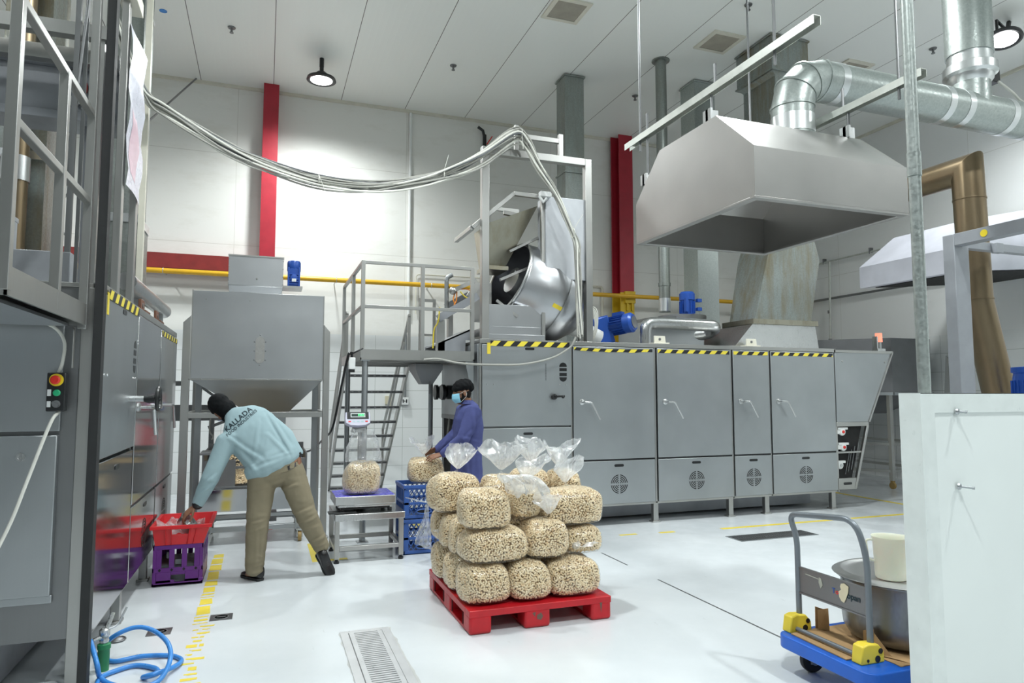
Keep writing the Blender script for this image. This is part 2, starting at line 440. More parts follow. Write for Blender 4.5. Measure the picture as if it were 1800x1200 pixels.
def m_film(name, clear, white, gloss, tint=(0.93, 0.95, 0.97)):
    t = NT(name)
    tr = t.new('ShaderNodeBsdfTransparent'); tr.inputs[0].default_value = (0.97, 0.98, 0.98, 1)
    df = t.new('ShaderNodeBsdfTranslucent'); df.inputs[0].default_value = (*tint, 1)
    d2 = t.new('ShaderNodeBsdfDiffuse'); d2.inputs[0].default_value = (*tint, 1)
    gl = t.new('ShaderNodeBsdfGlossy'); gl.inputs['Roughness'].default_value = 0.12; gl.inputs[0].default_value = (1, 1, 1, 1)
    v = t.coord()
    bp = t.new('ShaderNodeBump'); bp.inputs['Strength'].default_value = 0.45; bp.inputs['Distance'].default_value = 0.012
    vo = t.noise(t.coord((1, 1, 0.6)), 26, 4, 0.65); t.link(vo, bp.inputs['Height'])
    for q in (gl, d2): t.link(bp.outputs[0], q.inputs['Normal'])
    m1 = t.new('ShaderNodeMixShader'); m1.inputs[0].default_value = 0.5; t.link(df.outputs[0], m1.inputs[1]); t.link(d2.outputs[0], m1.inputs[2])
    lw = t.new('ShaderNodeLayerWeight'); lw.inputs['Blend'].default_value = 0.35
    f1 = t.math('ADD', t.math('MULTIPLY', lw.outputs['Facing'], white), 1 - clear - white * 0.3)
    nz = t.ramp(t.noise(v, 18, 4), [(0.3, 0.5), (0.7, 1.35)])
    m2 = t.new('ShaderNodeMixShader'); t.link(t.math('MULTIPLY', f1, nz), m2.inputs[0]); t.link(tr.outputs[0], m2.inputs[1]); t.link(m1.outputs[0], m2.inputs[2])
    m3 = t.new('ShaderNodeMixShader'); t.link(t.math('ADD', t.math('MULTIPLY', t.math('POWER', lw.outputs['Facing'], 3.0), 0.35), gloss), m3.inputs[0])
    t.link(m2.outputs[0], m3.inputs[1]); t.link(gl.outputs[0], m3.inputs[2])
    t.link(m3.outputs[0], t.out.inputs[0])
    return t.m
def m_nut():
    t = NT('pistachio_shell'); g = t.new('ShaderNodeNewGeometry')
    r = g.outputs['Random Per Island']
    c = t.ramp(r, [(0.0, (0.66, 0.48, 0.27)), (0.12, (0.80, 0.62, 0.38)), (0.55, (0.86, 0.69, 0.45)), (0.9, (0.92, 0.78, 0.55)), (1.0, (0.72, 0.49, 0.27))])
    t.set(Base_Color=c, Roughness=0.45)
    return t.m
M['ceiling'] = m_ceiling()
M['wall'] = m_wall('back_wall', (0.84, 0.84, 0.80), (0.62, 0.60, 0.52), 0)
M['wall_far'] = plain('grey_hall_wall', (0.36, 0.37, 0.37), 0.7)
M['wall_r'] = m_wall('side_wall', (0.82, 0.835, 0.825), (0.74, 0.75, 0.73), 1)
M['floor'] = m_floor()
M['haz'] = m_hazard('hazard_tape')
M['film'] = m_film('clear_bag_film', 0.94, 0.18, 0.045)
M['ruffle'] = m_film('bunched_bag_film', 0.50, 0.55, 0.13)
M['film_open'] = m_film('open_bag_film', 0.74, 0.45, 0.07)
M['sheet'] = plain('cloudy_plastic_sheet', (0.56, 0.57, 0.65), 0.28, 0, 0.05, 3, 0.25, 9)
M['nut'] = m_nut()
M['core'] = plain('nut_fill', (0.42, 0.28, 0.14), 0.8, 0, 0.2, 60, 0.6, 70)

# ------------------------------------------------------------------ the hall
XL, XR, YF, YB = -6.0, 11.33, -6.0, 12.25
# floor with real openings for the slot drain and the trench grate is kept simple: drains sit in shallow steel trays
struct('floor', MB().box(XL, XR, YF, YB, -0.12, 0.0), M['floor'], flat=True)
struct('ceiling', MB().box(XL, XR, YF, YB, CEIL, CEIL + 0.15), M['ceiling'], flat=True)
struct('wall_back', MB().box(XL - .15, XR + .15, YB, YB + 0.15, -0.12, CEIL + 0.15), M['wall'], flat=True)
struct('wall_right', MB().box(XR, XR + 0.15, YF, YB, -0.12, CEIL + 0.15), M['wall_r'], flat=True)
struct('wall_left', MB().box(XL - 0.15, XL, YF, YB, -0.12, CEIL + 0.15), M['wall_far'], flat=True)
struct('wall_front', MB().box(XL - .15, XR + .15, YF - 0.15, YF, -0.12, CEIL + 0.15), M['wall_far'], flat=True)
t = MB(); t.box(XL, XR, YB - 0.045, YB, CEIL - 0.05, CEIL)
struct('trim_1', t, M['ivory'])
t = MB(); t.box(XR - 0.045, XR, YF, YB - .045, CEIL - 0.05, CEIL)
struct('trim_2', t, M['ivory'])

# floor markings and joints
def floor_rect(mb, x0, x1, y0, y1, z=0.0015):
    mb.box(x0, x1, y0, y1, 0.0003, z)
rnd = random.Random(4)
mk = MB(); y = 4.02
while y < 7.5:
    L = rnd.choice((0.03, 0.05, 0.16, 0.22, 0.30)) if y > 5.3 else rnd.choice((0.02, 0.03, 0.05))
    g = 0.035 if y > 5.3 else 0.05
    if y < 5.3:
        for k in range(3):
            a = -0.43 + rnd.random() * 0.08
            floor_rect(mk, a, a + 0.02 + rnd.random() * 0.05, y + rnd.random() * .02, y + L + .008, .0011 + k * .0002)
    else:
        j = rnd.random() * 0.012
        mk.prism([(-0.435 + j, y), (-0.34 + rnd.random() * .012, y + rnd.random() * .02), (-0.335 - j, y + L), (-0.435 + rnd.random() * .01, y + L - rnd.random() * .02)], 'z', 0.0003, 0.0015)
    y += L + g
tag(obj('floor_marking', mk, M['yelfloor'], flat=True), 'worn yellow line on the floor beside the red and purple crates', 'floor marking')
mk = MB(); floor_rect(mk, 5.15, 8.6, 6.89, 6.96); floor_rect(mk, 4.33, 4.53, 6.94, 7.0); floor_rect(mk, 3.83, 4.05, 6.98, 7.03)
tag(obj('floor_marking', mk, M['yelfloor'], flat=True), 'thin yellow line running along the floor in front of the long oven', 'floor marking')
mk = MB(); floor_rect(mk, 8.73, 8.81, 5.6, 10.6)
tag(obj('floor_marking', mk, M['yelfloor'], flat=True), 'yellow line running back past the beacon end of the oven', 'floor marking')
mk = MB(); floor_rect(mk, 0.47, 0.55, 6.9, 7.75); floor_rect(mk, 0.55, .8, 6.9, 6.97); floor_rect(mk, 1.75, 1.85, 8.2, 11.6)
tag(obj('floor_marking', mk, M['yelfloor'], flat=True), 'yellow corner marking on the floor behind the weighing table', 'floor marking')
mk = MB(); floor_rect(mk, 5.2, 6.2, 4.02, 4.07); floor_rect(mk, 5.2, 6.2, 4.4, 4.45)
tag(obj('floor_marking', mk, M['yelfloor'], flat=True), 'pair of short yellow lines behind the cream jug', 'floor marking')
mk = MB(); floor_rect(mk, 3.232, 3.246, 2.0, 5.25); floor_rect(mk, 3.232, 3.246, 5.78, 6.3)
floor_rect(mk, 7.6, 11.0, 7.87, 7.885)
o = struct('trim_3', mk, M['steel_d'], flat=True)

# slot drain in the foreground, trench grate by the oven, small floor hatches
t = thing('slot_drain', 'long slotted steel floor drain in front of the pallet', 'drain', (0.68, 4.3, 0))
m = MB(); m.box(0.515, 0.565, 3.3, 4.83, 0.0005, 0.006); m.box(0.79, 0.84, 3.3, 4.83, 0.0005, 0.006); m.box(0.565, 0.79, 4.79, 4.83, 0.0005, 0.006)
DS = plain('drain_steel', (0.66, 0.67, 0.68), 0.32, 0.35)
obj('drain_frame', m, DS, t)
m = MB(); m.box(0.565, 0.79, 3.3, 4.79, 0.0004, 0.0009)
obj('drain_channel', m, M['steel_d'], t)
m = MB(); m.box(0.570, 0.60, 3.3, 4.786, 0.002, 0.010); m.box(0.755, 0.785, 3.3, 4.786, 0.002, 0.010)
y = 3.31
while y < 4.78:
    m.box(0.60, 0.755, y, y + 0.018, 0.002, 0.009); y += 0.031
obj('grate', m, DS, t)
m = MB(); r0 = random.Random(3); ed = []
pts = [(0.50, 3.3)] + [(0.498 + r0.random() * .02, 3.3 + i * .06) for i in range(1, 26)] + [(.515 + i * .03, 4.836 + r0.random() * .014) for i in range(11)] + [(0.845 + r0.random() * .018, 4.83 - i * .06) for i in range(26)]
m.prism(pts, 'z', 0.0002, 0.0006)
obj('broken_edge', m, plain('grout_grey', (0.46, 0.47, 0.46), 0.8), t)
t = thing('trench_grate', 'dark steel grating strip set in the floor in front of the oven', 'drain', (5.44, 6.39, 0))
m = MB(); m.box(4.91, 5.97, 6.25, 6.265, 0.0005, 0.006); m.box(4.91, 5.97, 6.518, 6.533, 0.0005, 0.006); m.box(4.91, 4.925, 6.265, 6.518, 0.0005, 0.006); m.box(5.955, 5.97, 6.265, 6.518, 0.0005, 0.006)
obj('drain_frame', m, M['steel'], t)
m = MB()
for i in range(34): m.box(4.93 + i * .0302, 4.944 + i * .0302, 6.266, 6.517, 0.001, 0.005)
m.box(4.926, 5.954, 6.385, 6.395, .001, .006)
obj('grate', m, M['steel_d'], t)
obj('drain_channel', MB().box(4.925, 5.955, 6.265, 6.518, 0.0003, 0.0008), M['void'], t)
for i, (x0, x1, y0, y1, lb) in enumerate(((-0.70, -0.55, 5.19, 5.33, 'grey floor hatch plate beside the coiled blue hose'), (-0.326, -0.175, 5.38, 5.52, 'grey floor hatch plate to the right of the worn yellow line'))):
    t = thing('floor_hatch', lb, 'hatch', ((x0 + x1) / 2, (y0 + y1) / 2, 0))
    obj('plate', MB().box(x0, x1, y0, y1, 0.0003, 0.003), M['steel_d'], t)
    m = MB(); m.lathe([(0.052, 0.003), (0.052, 0.005), (0.044, 0.005), (0.044, 0.003)], ((x0 + x1) / 2, (y0 + y1) / 2, 0), n=24); m.box((x0 + x1) / 2 - .03, (x0 + x1) / 2 + .03, (y0 + y1) / 2 - .008, (y0 + y1) / 2 + .008, .003, .006)
    obj('ring_pull', m, M['steel'], t)

# columns, beam, pipes on the back wall
def h_column(name, x0, x1, lb, z0, z1, mat, y0=11.95, y1=12.24):
    m = MB(); f = 0.025; xm = (x0 + x1) / 2
    m.box(x0, x1, y0, y0 + f, z0, z1); m.box(x0, x1, y1 - f, y1, z0, z1); m.box(xm - 0.012, xm + 0.012, y0 + f, y1 - f, z0, z1)
    return tag(obj(name, m, mat, bev=0.003), lb, 'column')
h_column('steel_column', -0.144, 0.102, 'red steel column on the back wall above the small hopper box', 0, CEIL, M['red'])
t = thing('steel_column', 'red steel column with a yellow foot behind the coating drum and its motor', 'column', (6.73, 12.1, 0))
m = MB()
for z0, z1, nm, mt in ((3.62, CEIL, 'shaft', 'red'), (0, 3.62, 'painted_foot', 'yellowcol')):
    m = MB(); m.box(6.62, 6.93, 11.95, 11.975, z0, z1); m.box(6.55, 6.93, 12.15, 12.175, z0, z1); m.box(6.76, 6.79, 11.975, 12.15, z0, z1)
    obj(nm, m, M[mt], t, bev=0.003)
m = MB(); m.box(6.70, 6.93, 11.90, 11.95, 3.40, 3.64); m.box(6.74, 6.78, 11.91, 11.95, 3.25, 3.40); m.box(6.85, 6.89, 11.91, 11.95, 3.25, 3.40)
obj('bracket', m, M['yellowcol'], t, bev=0.004)
m = MB(); m.box(-5.5, -0.146, 11.96, 11.985, 3.60, 3.84); m.box(-5.5, -0.146, 11.985, 12.2, 3.815, 3.84); m.box(-5.5, -0.146, 11.985, 12.2, 3.60, 3.625)
tag(obj('steel_beam', m, M['redbeam'], bev=0.003), 'dark red steel beam on the back wall above the gas pipe', 'beam')
t = thing('gas_pipe', 'yellow gas pipe running along the back wall', 'pipe', (0, 11.85, 3.5))
m = MB(); m.tube([(-5.8, 11.85, 3.53), (11.3, 11.85, 3.53)], 0.042, 14)
obj('pipe_run', m, M['gas'], t)
m = MB()
for x in (-1.55, 1.1, 2.75, 4.9, 8.6, 10.4):
    m.tube([(x, 11.85 + .046 * math.cos(a), 3.53 + .046 * math.sin(a)) for a in [i * PI / 8 for i in range(17)]], 0.006, 6); m.box(x - .008, x + .008, 11.89, 12.249, 3.522, 3.538)
pieces('pipe_clamp', m, M['zinc'], t)
def pipe(name, pts, r, mat, lb, cat='pipe', n=10, fil=0.06):
    m = MB(); m.tube(fillet(pts, fil), r, n)
    return tag(obj(name, m, M[mat]), lb, cat)
pipe('conduit', [(2.417, 12.215, CEIL - .06), (2.417, 12.215, 3.0)], 0.028, 'white_p', 'white vertical pipe on the back wall behind the platform railing')
t = thing('wall_socket', 'white double wall socket with grey conduit under the platform', 'socket', (2.37, 12.2, 1.42))
obj('back_box', MB().box(2.30, 2.44, 12.19, 12.249, 1.40, 1.54), M['steel_d'], t, bev=0.006)
obj('face_plate', MB().box(2.305, 2.435, 12.182, 12.19, 1.405, 1.535), M['white_p'], t, bev=0.004)
m = MB(); m.box(2.325, 2.345, 12.178, 12.182, 1.44, 1.50); m.box(2.385, 2.405, 12.178, 12.182, 1.44, 1.50); m.box(2.355, 2.372, 12.178, 12.182, 1.46, 1.48)
obj('socket_hole', m, M['black'], t)
m = MB(); m.tube([(2.37, 12.215, 1.54), (2.37, 12.215, 2.68)], 0.025, 10); m.cyl((2.37, 12.215, 2.28), (2.37, 12.215, 2.34), 0.034)
obj('conduit', m, M['steel'], t)
m = MB(); m.box(2.02, 2.15, 12.20, 12.249, 1.42, 1.56); m.prism([(2.03, 1.42), (2.14, 1.42), (2.10, 1.37)], 'y', 12.21, 12.249); m.cyl((2.085, 12.196, 1.49), (2.085, 12.2, 1.49), .02)
tag(obj('wall_box', m, plain('cream_box', (0.62, 0.58, 0.42), 0.5), bev=0.004), 'small cream box on the tiled wall beside the wall socket', 'box')
pipe('water_pipe', [(3.85, 12.2, 6.275), (3.85, 12.2, 5.0), (3.85, 12.2, 2.2)], 0.02, 'ivory', 'thin ivory pipe on the back wall with a black tap at the top', n=8)
t = thing('tap', 'black lever tap at the top of the ivory wall pipe', 'tap', (3.85, 12.15, 6.35))
m = MB(); m.cyl((3.85, 12.2, 6.28), (3.85, 12.2, 6.56), .035); m.tube([(3.85, 12.2, 6.5), (3.80, 12.15, 6.62), (3.70, 12.15, 6.68)], .028, 8)
obj('valve_body', m, M['black'], t)
obj('lever', MB().beam((3.88, 12.15, 6.36), (3.98, 12.12, 6.52), 0.018), M['redbtn'], t)
pipe('wall_pipe', [(2.55, 12.21, 3.05), (2.55, 12.21, 3.78), (3.8, 12.21, 3.78)], 0.012, 'ivory', 'thin bent ivory pipe beside the platform rail', n=6)
pipe('wall_pipe', [(5.6, 12.21, 3.75), (6.35, 12.21, 3.75), (6.35, 12.215, 2.95), (10.0, 12.215, 2.95)], 0.022, 'ivory', 'thin ivory pipe stepping down behind the yellow column foot', n=6)
# rods leaning across the left of the back wall
pipe('hanger_rod', [(-1.625,10.500,5.423), (-1.209,12.163,6.845)], 0.014, 'steel_d', 'thin dark bracing rod slanting up to the ceiling at the left', 'rod', n=6)
pipe('hanger_rod', [(-3.398,12.240,3.992), (-2.942,12.240,4.808)], 0.014, 'steel_d', 'thin dark bracing rod seen through the left railing, rising right', 'rod', n=6)
pipe('hanger_rod', [(-3.421,12.210,4.678), (-2.939,12.210,4.003)], 0.014, 'steel_d', 'thin dark bracing rod seen through the left railing, falling right', 'rod', n=6)
# right wall pipes
t = thing('rail_pipe', 'upper thin grey pipe on clips along the right wall', 'pipe', (11.27, 8, 4.42))
obj('pipe_run', MB().tube([(11.27, 12.2, 4.42), (11.27, 2.0, 4.42)], 0.016, 8), M['zinc'], t)
m = MB()
for y in (11.4, 10.2, 9.0, 7.9, 6.8, 5.7, 4.6): m.box(11.255, 11.329, y - .02, y + .02, 4.41, 4.50); m.cyl((11.25, y, 4.38), (11.25, y, 4.50), .008, n=8)
pieces('clip', m, M['steel_d'], t)
pipe('rail_pipe', [(11.27, 12.2, 3.62), (11.27, 2.0, 3.62)], 0.024, 'steel_d', 'lower thicker grey pipe along the right wall', n=8)
t = thing('drop_pipe', 'vertical grey pipe on the right wall beside the back corner', 'pipe', (11.27, 10.9, 1.0))
obj('pipe_run', MB().tube([(11.215,11.188,4.395), (11.215,11.240,2.581), (11.215, 11.240, 0.0)], 0.022, 8), M['zinc'], t)
m = MB()
for z in (3.3, 2.7, 2.0): m.cyl((11.215, 11.240, z), (11.215, 11.240, z + .06), 0.034)
pieces('clip', m, M['steel_d'], t)

# ceiling: lamps, vents, sprinklers
def high_bay(x, y, lb, tilt=0.0):
    t = thing('high_bay_lamp', lb, 'lamp', (x, y, CEIL - 0.36), group='high bay lamps of the hall')
    m = MB(); m.lathe([(0.0, 0.13), (0.07, 0.13), (0.10, 0.10), (0.13, 0.06), (0.215, 0.035), (0.225, 0.0), (0.195, -0.012), (0.17, 0.0), (0.0, 0.004)], (x, y, CEIL - 0.36), n=40, cap=False)
    obj('housing', m, M['black'], t)
    m = MB(); m.lathe([(0.0, -0.004), (0.14, -0.004), (0.166, 0.0), (0.166, 0.004), (0.0, 0.004)], (x, y, CEIL - 0.36), n=36, cap=False)
    obj('lens', m, M['ledlens'], t)
    m = MB(); m.box(x - .03, x + .03, y - .02, y + .02, CEIL - 0.24, CEIL - 0.12); m.cyl((x, y, CEIL - .14), (x, y, CEIL - 0.001), 0.035)
    obj('mount', m, M['black'], t, bev=.004)
    return t
lamp0 = high_bay(LAMPS[0][0], LAMPS[0][1], 'round black high bay lamp on the ceiling in front of the back wall')
lamp1 = dup(lamp0, loc=(LAMPS[1][0], LAMPS[1][1], CEIL - 0.36), label='round black high bay lamp on a yoke beside the vertical air duct')
for c in list(lamp1.children):
    if c.name.startswith('mount'): bpy.data.objects.remove(c)
lamp1.rotation_euler = (R(-6), R(14), R(10))
m = MB(); m.box(-.19, -.165, -.015, .015, 0, .2); m.box(.165, .19, -.015, .015, 0, .2); m.box(-.19, .19, -.015, .015, .2, .225); m.cyl((.12, 0, .22), (.18, 0, .40), .03)
BASE[lamp1] = Vector((0, 0, 0)); obj('yoke', m, M['black'], lamp1)
BASE[lamp1] = BASE[lamp0]
for i, l in enumerate(LAMPS[2:]):
    dup(lamp0, loc=(l[0], l[1], CEIL - 0.36), label='plain round high bay lamp of the unseen rows')
def vent(x, y, lb):
    t = thing('ceiling_vent', lb, 'vent', (x, y, CEIL), group='ceiling vents')
    m = MB(); a = .27; b = .21
    for q in ((-a, a, -a, -b), (-a, a, b, a), (-a, -b, -b, b), (b, a, -b, b)): m.box(x + q[0], x + q[1], y + q[2], y + q[3], CEIL - .025, CEIL - .001)
    obj('vent_frame', m, M['ivory'], t)
    m = MB()
    for i in range(12): yy = y - .2 + i * .0345; m.beam((x - .21, yy, CEIL - .014), (x + .21, yy, CEIL - .014), .03, .004, up=(0, .6, 1))
    obj('slats', m, M['vent'], t)
    obj('duct_throat', MB().box(x - .21, x + .21, y - .21, y + .21, CEIL - .004, CEIL - .001), M['void'], t)
vent(3.76, 8.2, 'square ceiling vent at the top of the picture, left of the other two')
vent(6.26, 8.2, 'square ceiling vent in the middle, left of the wide square duct')
vent(8.76, 8.2, 'square ceiling vent at the right above the round duct')
sp_mb = None
for i, (x, y, lb) in enumerate(((-0.58, 10.25, 'sprinkler head at the upper left of the ceiling'), (2.71, 10.27, 'sprinkler head right of the lit ceiling lamp'), (6.02, 10.26, 'sprinkler head beside the round vertical pipe'), (6.02, 7.25, 'sprinkler head at the top right of the ceiling, near the thin rods'), (9.45, 7.26, 'sprinkler head at the right, left of the vertical air duct'))):
    if sp_mb is None:
        m = MB(); m.lathe([(0.0, -0.001), (0.055, -0.001), (0.05, -0.014), (0.016, -0.02), (0.016, -0.07), (0.028, -.075), (.028, -.082), (0, -.085)], (x, y, CEIL), n=16, cap=False)
        sp_mb = tag(obj('sprinkler', m, M['steel_d']), lb, 'sprinkler', 'ceiling sprinklers'); sp0 = (x, y)
    else:
        dup(sp_mb, loc=(sp_mb.location.x + x - sp0[0], sp_mb.location.y + y - sp0[1], sp_mb.location.z), label=lb)
m = MB(); m.lathe([(0, -.001), (.05, -.001), (.05, -.006), (0, -.006)], (-1.447,10.109,6.850), n=20, cap=False)
tag(obj('ceiling_disc', m, M['hose']), 'small blue disc stuck on the ceiling at the upper left', 'disc')

# ------------------------------------------------------------------ ducts
def sq_duct(name, pts, mat, lb, flange=None, seams=()):
    # pts: list of (x0,x1,y0,y1,z) sections
    t = thing(name, lb, 'duct', ((pts[0][0] + pts[0][1]) / 2, (pts[0][2] + pts[0][3]) / 2, pts[0][4]))
    m = MB(); m.rings([[(a, c, z), (b, c, z), (b, d, z), (a, d, z)] for a, b, c, d, z in pts])
    obj('duct_run', m, M[mat], t)
    m = MB()
    for (a, b, c, d, z) in seams: m.box(a - .02, b + .02, c - .02, d + .02, z - .012, z + .012)
    if seams: pieces('flange', m, M[mat], t)
    return t
sq_duct('square_duct', [(4.50, 4.84, 9.9, 10.24, 2.3), (4.50, 4.84, 9.9, 10.24, CEIL - .01)], 'galv_d', 'narrow square galvanised duct behind the drum frame', seams=[(4.50, 4.84, 9.9, 10.24, 5.2), (4.50, 4.84, 9.9, 10.24, CEIL - .03)])
bx = (6.512,9.200,3.349)
sq_duct('square_duct', [(6.62, 7.02, 9.36, 9.76, 2.1), (6.62, 7.02, 9.36, 9.76, CEIL - .01)], 'galv', 'square galvanised duct rising behind the hood, beside the blue upright motor', seams=[(6.62, 7.02, 9.36, 9.76, CEIL - .03), (6.62, 7.02, 9.36, 9.76, 4.6)])
t = sq_duct('square_duct', [(6.396,8.200,2.606)[0:1] + ((7.387,8.200,2.641)[0], 7.75, 8.3, (6.853,8.200,2.622)[2]), ((6.653,8.200,3.715)[0], (7.583,8.200,3.782)[0], 7.75, 8.4, 3.55), (6.88, 7.42, 7.75, 8.45, 4.1), (6.88, 7.42, 7.75, 8.45, CEIL - .62), (6.80, 7.47, 7.72, 8.5, CEIL - .55), (6.80, 7.47, 7.72, 8.5, CEIL - .01)], 'galv_r', 'wide stained square duct slanting down onto the oven behind the hood', seams=[(6.80, 7.47, 7.72, 8.5, CEIL - .03), (6.80, 7.47, 7.72, 8.5, CEIL - .55)])
m = MB(); a = (6.356,8.200,2.588); b = (7.429,8.200,2.625); z1 = a[2]
m.rings([[(5.98, 7.68, 2.227), (7.45, 7.68, 2.227), (7.45, 8.95, 2.227), (5.98, 8.95, 2.227)], [(a[0], 7.72, z1), (b[0], 7.72, z1), (b[0], 8.35, z1), (a[0], 8.35, z1)]])
obj('transition_hood', m, M['steel_b'], t)
m = MB(); m.box(a[0] - .03, b[0] + .03, 7.69, 8.38, z1 - .02, z1 + .05)
obj('taped_joint', m, M['steel_warm'], t)
# round vertical pipe
p0 = (5.669,9.000,2.745); p1 = (5.75, 9.0, CEIL - .005)
t = thing('round_pipe', 'round grey vertical pipe up to the ceiling beside the red column', 'pipe', (p0[0], 9.0, 2.9))
obj('pipe_run', MB().tube([(5.75, 9.0, 2.85), p1], 0.085, 20), M['galv_d'], t)
m = MB(); m.cyl((5.75, 9, CEIL - .02), (5.75, 9, CEIL - .004), .14); m.cyl((5.75, 9, 3.25), (5.75, 9, 3.3), .095); m.cyl((5.75, 9, 4.9), (5.75, 9, 4.94), .095)
pieces('collar', m, M['galv_d'], t)
m = MB(); m.cyl((5.75, 9, 2.86), (5.75, 9, 3.06), .09); m.cyl((5.75, 9, 4.94), (5.75, 9, 5.02), .093)
pieces('foil_band', m, M['foil'], t)
# round duct from hood: vertical stub, lobster-back elbow, long run, tee with inline fan
Dr = 0.182; hx = 4.35; zt = 4.40; yd = 4.7
t = thing('round_duct', 'large round galvanised air duct leaving the hood, with a vertical branch', 'duct', (hx, yd, 3.9))
pts = [(hx, yd, 3.743), (hx, yd, 4.13)]
c = Vector((hx + .30, yd, 4.13))
pts += [tuple(c + Vector((-math.cos(a) * .30, 0, math.sin(a) * .30))) for a in (PI / 6, PI / 3, PI / 2)]
pts += [(11.2, yd, 4.43)]
ring = []
obj('duct_run', MB().tube(pts, Dr, 28), M['galv'], t, sharp=20)
m = MB()
for p, d in (((hx, yd, 4.13), (0, 0, 1)), (pts[2], (.5, 0, .87)), (pts[3], (.87, 0, .5)), (pts[4], (1, 0, 0))):
    p = Vector(p); d = Vector(d).normalized(); m.cyl(p - d * .012, p + d * .012, Dr + .008, n=28)
pieces('elbow_seam', m, M['galv'], t)
m = MB(); m.cyl((hx, yd, 3.88), (hx, yd, 4.04), Dr + .004, n=28)
for x in (4.78, 6.10, 6.36, 6.98, 7.30): m.cyl((x, yd, 4.43), (x + .08, yd, 4.43), Dr + .004, n=28)
pieces('foil_band', m, M['foil'], t)
vx = 6.62
obj('branch', MB().tube([(vx, yd, 4.43), (vx, yd, 4.72)], Dr * .95, 28).tube([(vx, yd, 5.0), (vx, yd, CEIL - .01)], Dr + .03, 28), M['galv'], t, sharp=20)
m = MB(); m.lathe([(.17, 4.70), (.20, 4.74), (.205, 4.78), (.24, 4.80), (.24, 4.88), (.205, 4.90), (.20, 4.96), (.20, 5.02)], (vx, yd, 0), n=32)
f = obj('inline_fan', m, M['foil'], t)
m = MB(); m.box(vx + .22, vx + .35, yd - .06, yd + .06, 4.76, 4.90)
obj('terminal_box', m, M['black'], f, bev=.006)
m = MB(); m.tube(spline([(vx + .3, yd - .07, 4.76), (vx + .45, yd - .1, 4.66), (vx + .62, yd - .06, 4.62), (vx + .8, yd - .01, 4.625)]), .012, 8)
obj('fan_cable', m, M['cable_w'], f)

# extraction hood with struts and rods
t = thing('extraction_hood', 'large brushed steel extraction hood hanging from rods over the floor', 'hood', (3.95, 4.7, 3.0))
y0, y1, zr = 3.86, 5.50, 3.0
def hoodprof(e): return [(y0 + e, zr), (y0 + e, zr + .36 - e), (y0 + .42 + e * .4, zr + .74 - e), (y1 - .42 - e * .4, zr + .74 - e), (y1 - e, zr + .36 - e), (y1 - e, zr)]
X0, X1 = 3.22, 4.68
m = MB()
P = hoodprof(0); Q = hoodprof(.012)
n = len(P)
v = [(X0, a, b) for a, b in P] + [(X1, a, b) for a, b in P] + [(X0 + .012, a, b) for a, b in Q] + [(X1 - .012, a, b) for a, b in Q]
fs = []
for i in range(n - 1):
    fs.append((i, i + 1, n + i + 1, n + i)); fs.append((2 * n + i, 3 * n + i, 3 * n + i + 1, 2 * n + i + 1))
fs.append(tuple(range(n))[::-1]); fs.append(tuple(range(n, 2 * n))); fs.append(tuple(range(2 * n, 3 * n))); fs.append(tuple(range(3 * n, 4 * n))[::-1])
m.add(v, fs)
me = obj('hood_shell', m, M['steel_hood'], t)
m = MB(); r = .06
m.box(X0, X1, y0, y0 + r, zr - .018, zr); m.box(X0, X1, y1 - r, y1, zr - .018, zr); m.box(X0, X0 + r, y0 + r, y1 - r, zr - .018, zr); m.box(X1 - r, X1, y0 + r, y1 - r, zr - .018, zr)
obj('rim_gutter', m, M['steel_hood'], t, bev=.003)
for x, y, z in ((X0 + .06, y0 + .55, zr + .74), (X1 - .1, y0 + .45, zr + .74), (X0 + .06, y1 - .12, zr + .515), (X1 - .1, y1 - .12, zr + .515)):
    m = MB(); m.box(x - .05, x + .05, y - .015, y + .015, z + .001, z + .10); m.box(x - .05, x - .03, y - .05, y + .05, z + .001, z + .1)
    obj('lifting_lug', m, M['steel_b'], t)
    m = MB(); m.tube([(x, y, z + .05), (x, y, 3.968)], .012, 8)
    obj('hanger_rod', m, M['steel_d'], t)
def strut(pa, pb, lb, rods):
    t = thing('strut_channel', lb, 'strut', pa)
    m = MB(); d = (Vector(pb) - Vector(pa))
    for dx in (-.03, .027): m.beam(Vector(pa) + Vector((dx, 0, 0)), Vector(pb) + Vector((dx, 0, 0)), .004, .06)
    m.beam(Vector(pa) + Vector((0, 0, .028)), Vector(pb) + Vector((0, 0, .028)), .06, .004)
    obj('channel', m, M['zinc'], t)
    for k in rods:
        p = Vector(pa) + d * k
        obj('hanger_rod', MB().tube([(p.x, p.y, p.z - .12), (p.x, p.y, CEIL - .005)], .011, 8), M['steel_d'], t)
    for y in (y0 + .5, y1 - .12):
        obj('rod_end', MB().tube([(pa[0], y, 4.031), (pa[0], y, 4.2)], .012, 8), M['steel_d'], t)
strut((3.28, 3.30, 4.0), (3.28, 5.75, 4.0), 'grey slotted strut hanging over the left edge of the hood', (0.16, 0.9))
strut((4.58, 3.6, 4.0), (4.58, 5.75, 4.0), 'grey slotted strut hanging over the right edge of the hood', (0.1, 0.9))
m = MB(); m.tube([(-1.286,6.000,4.721), (-1.289,6.000,4.720)], .01)
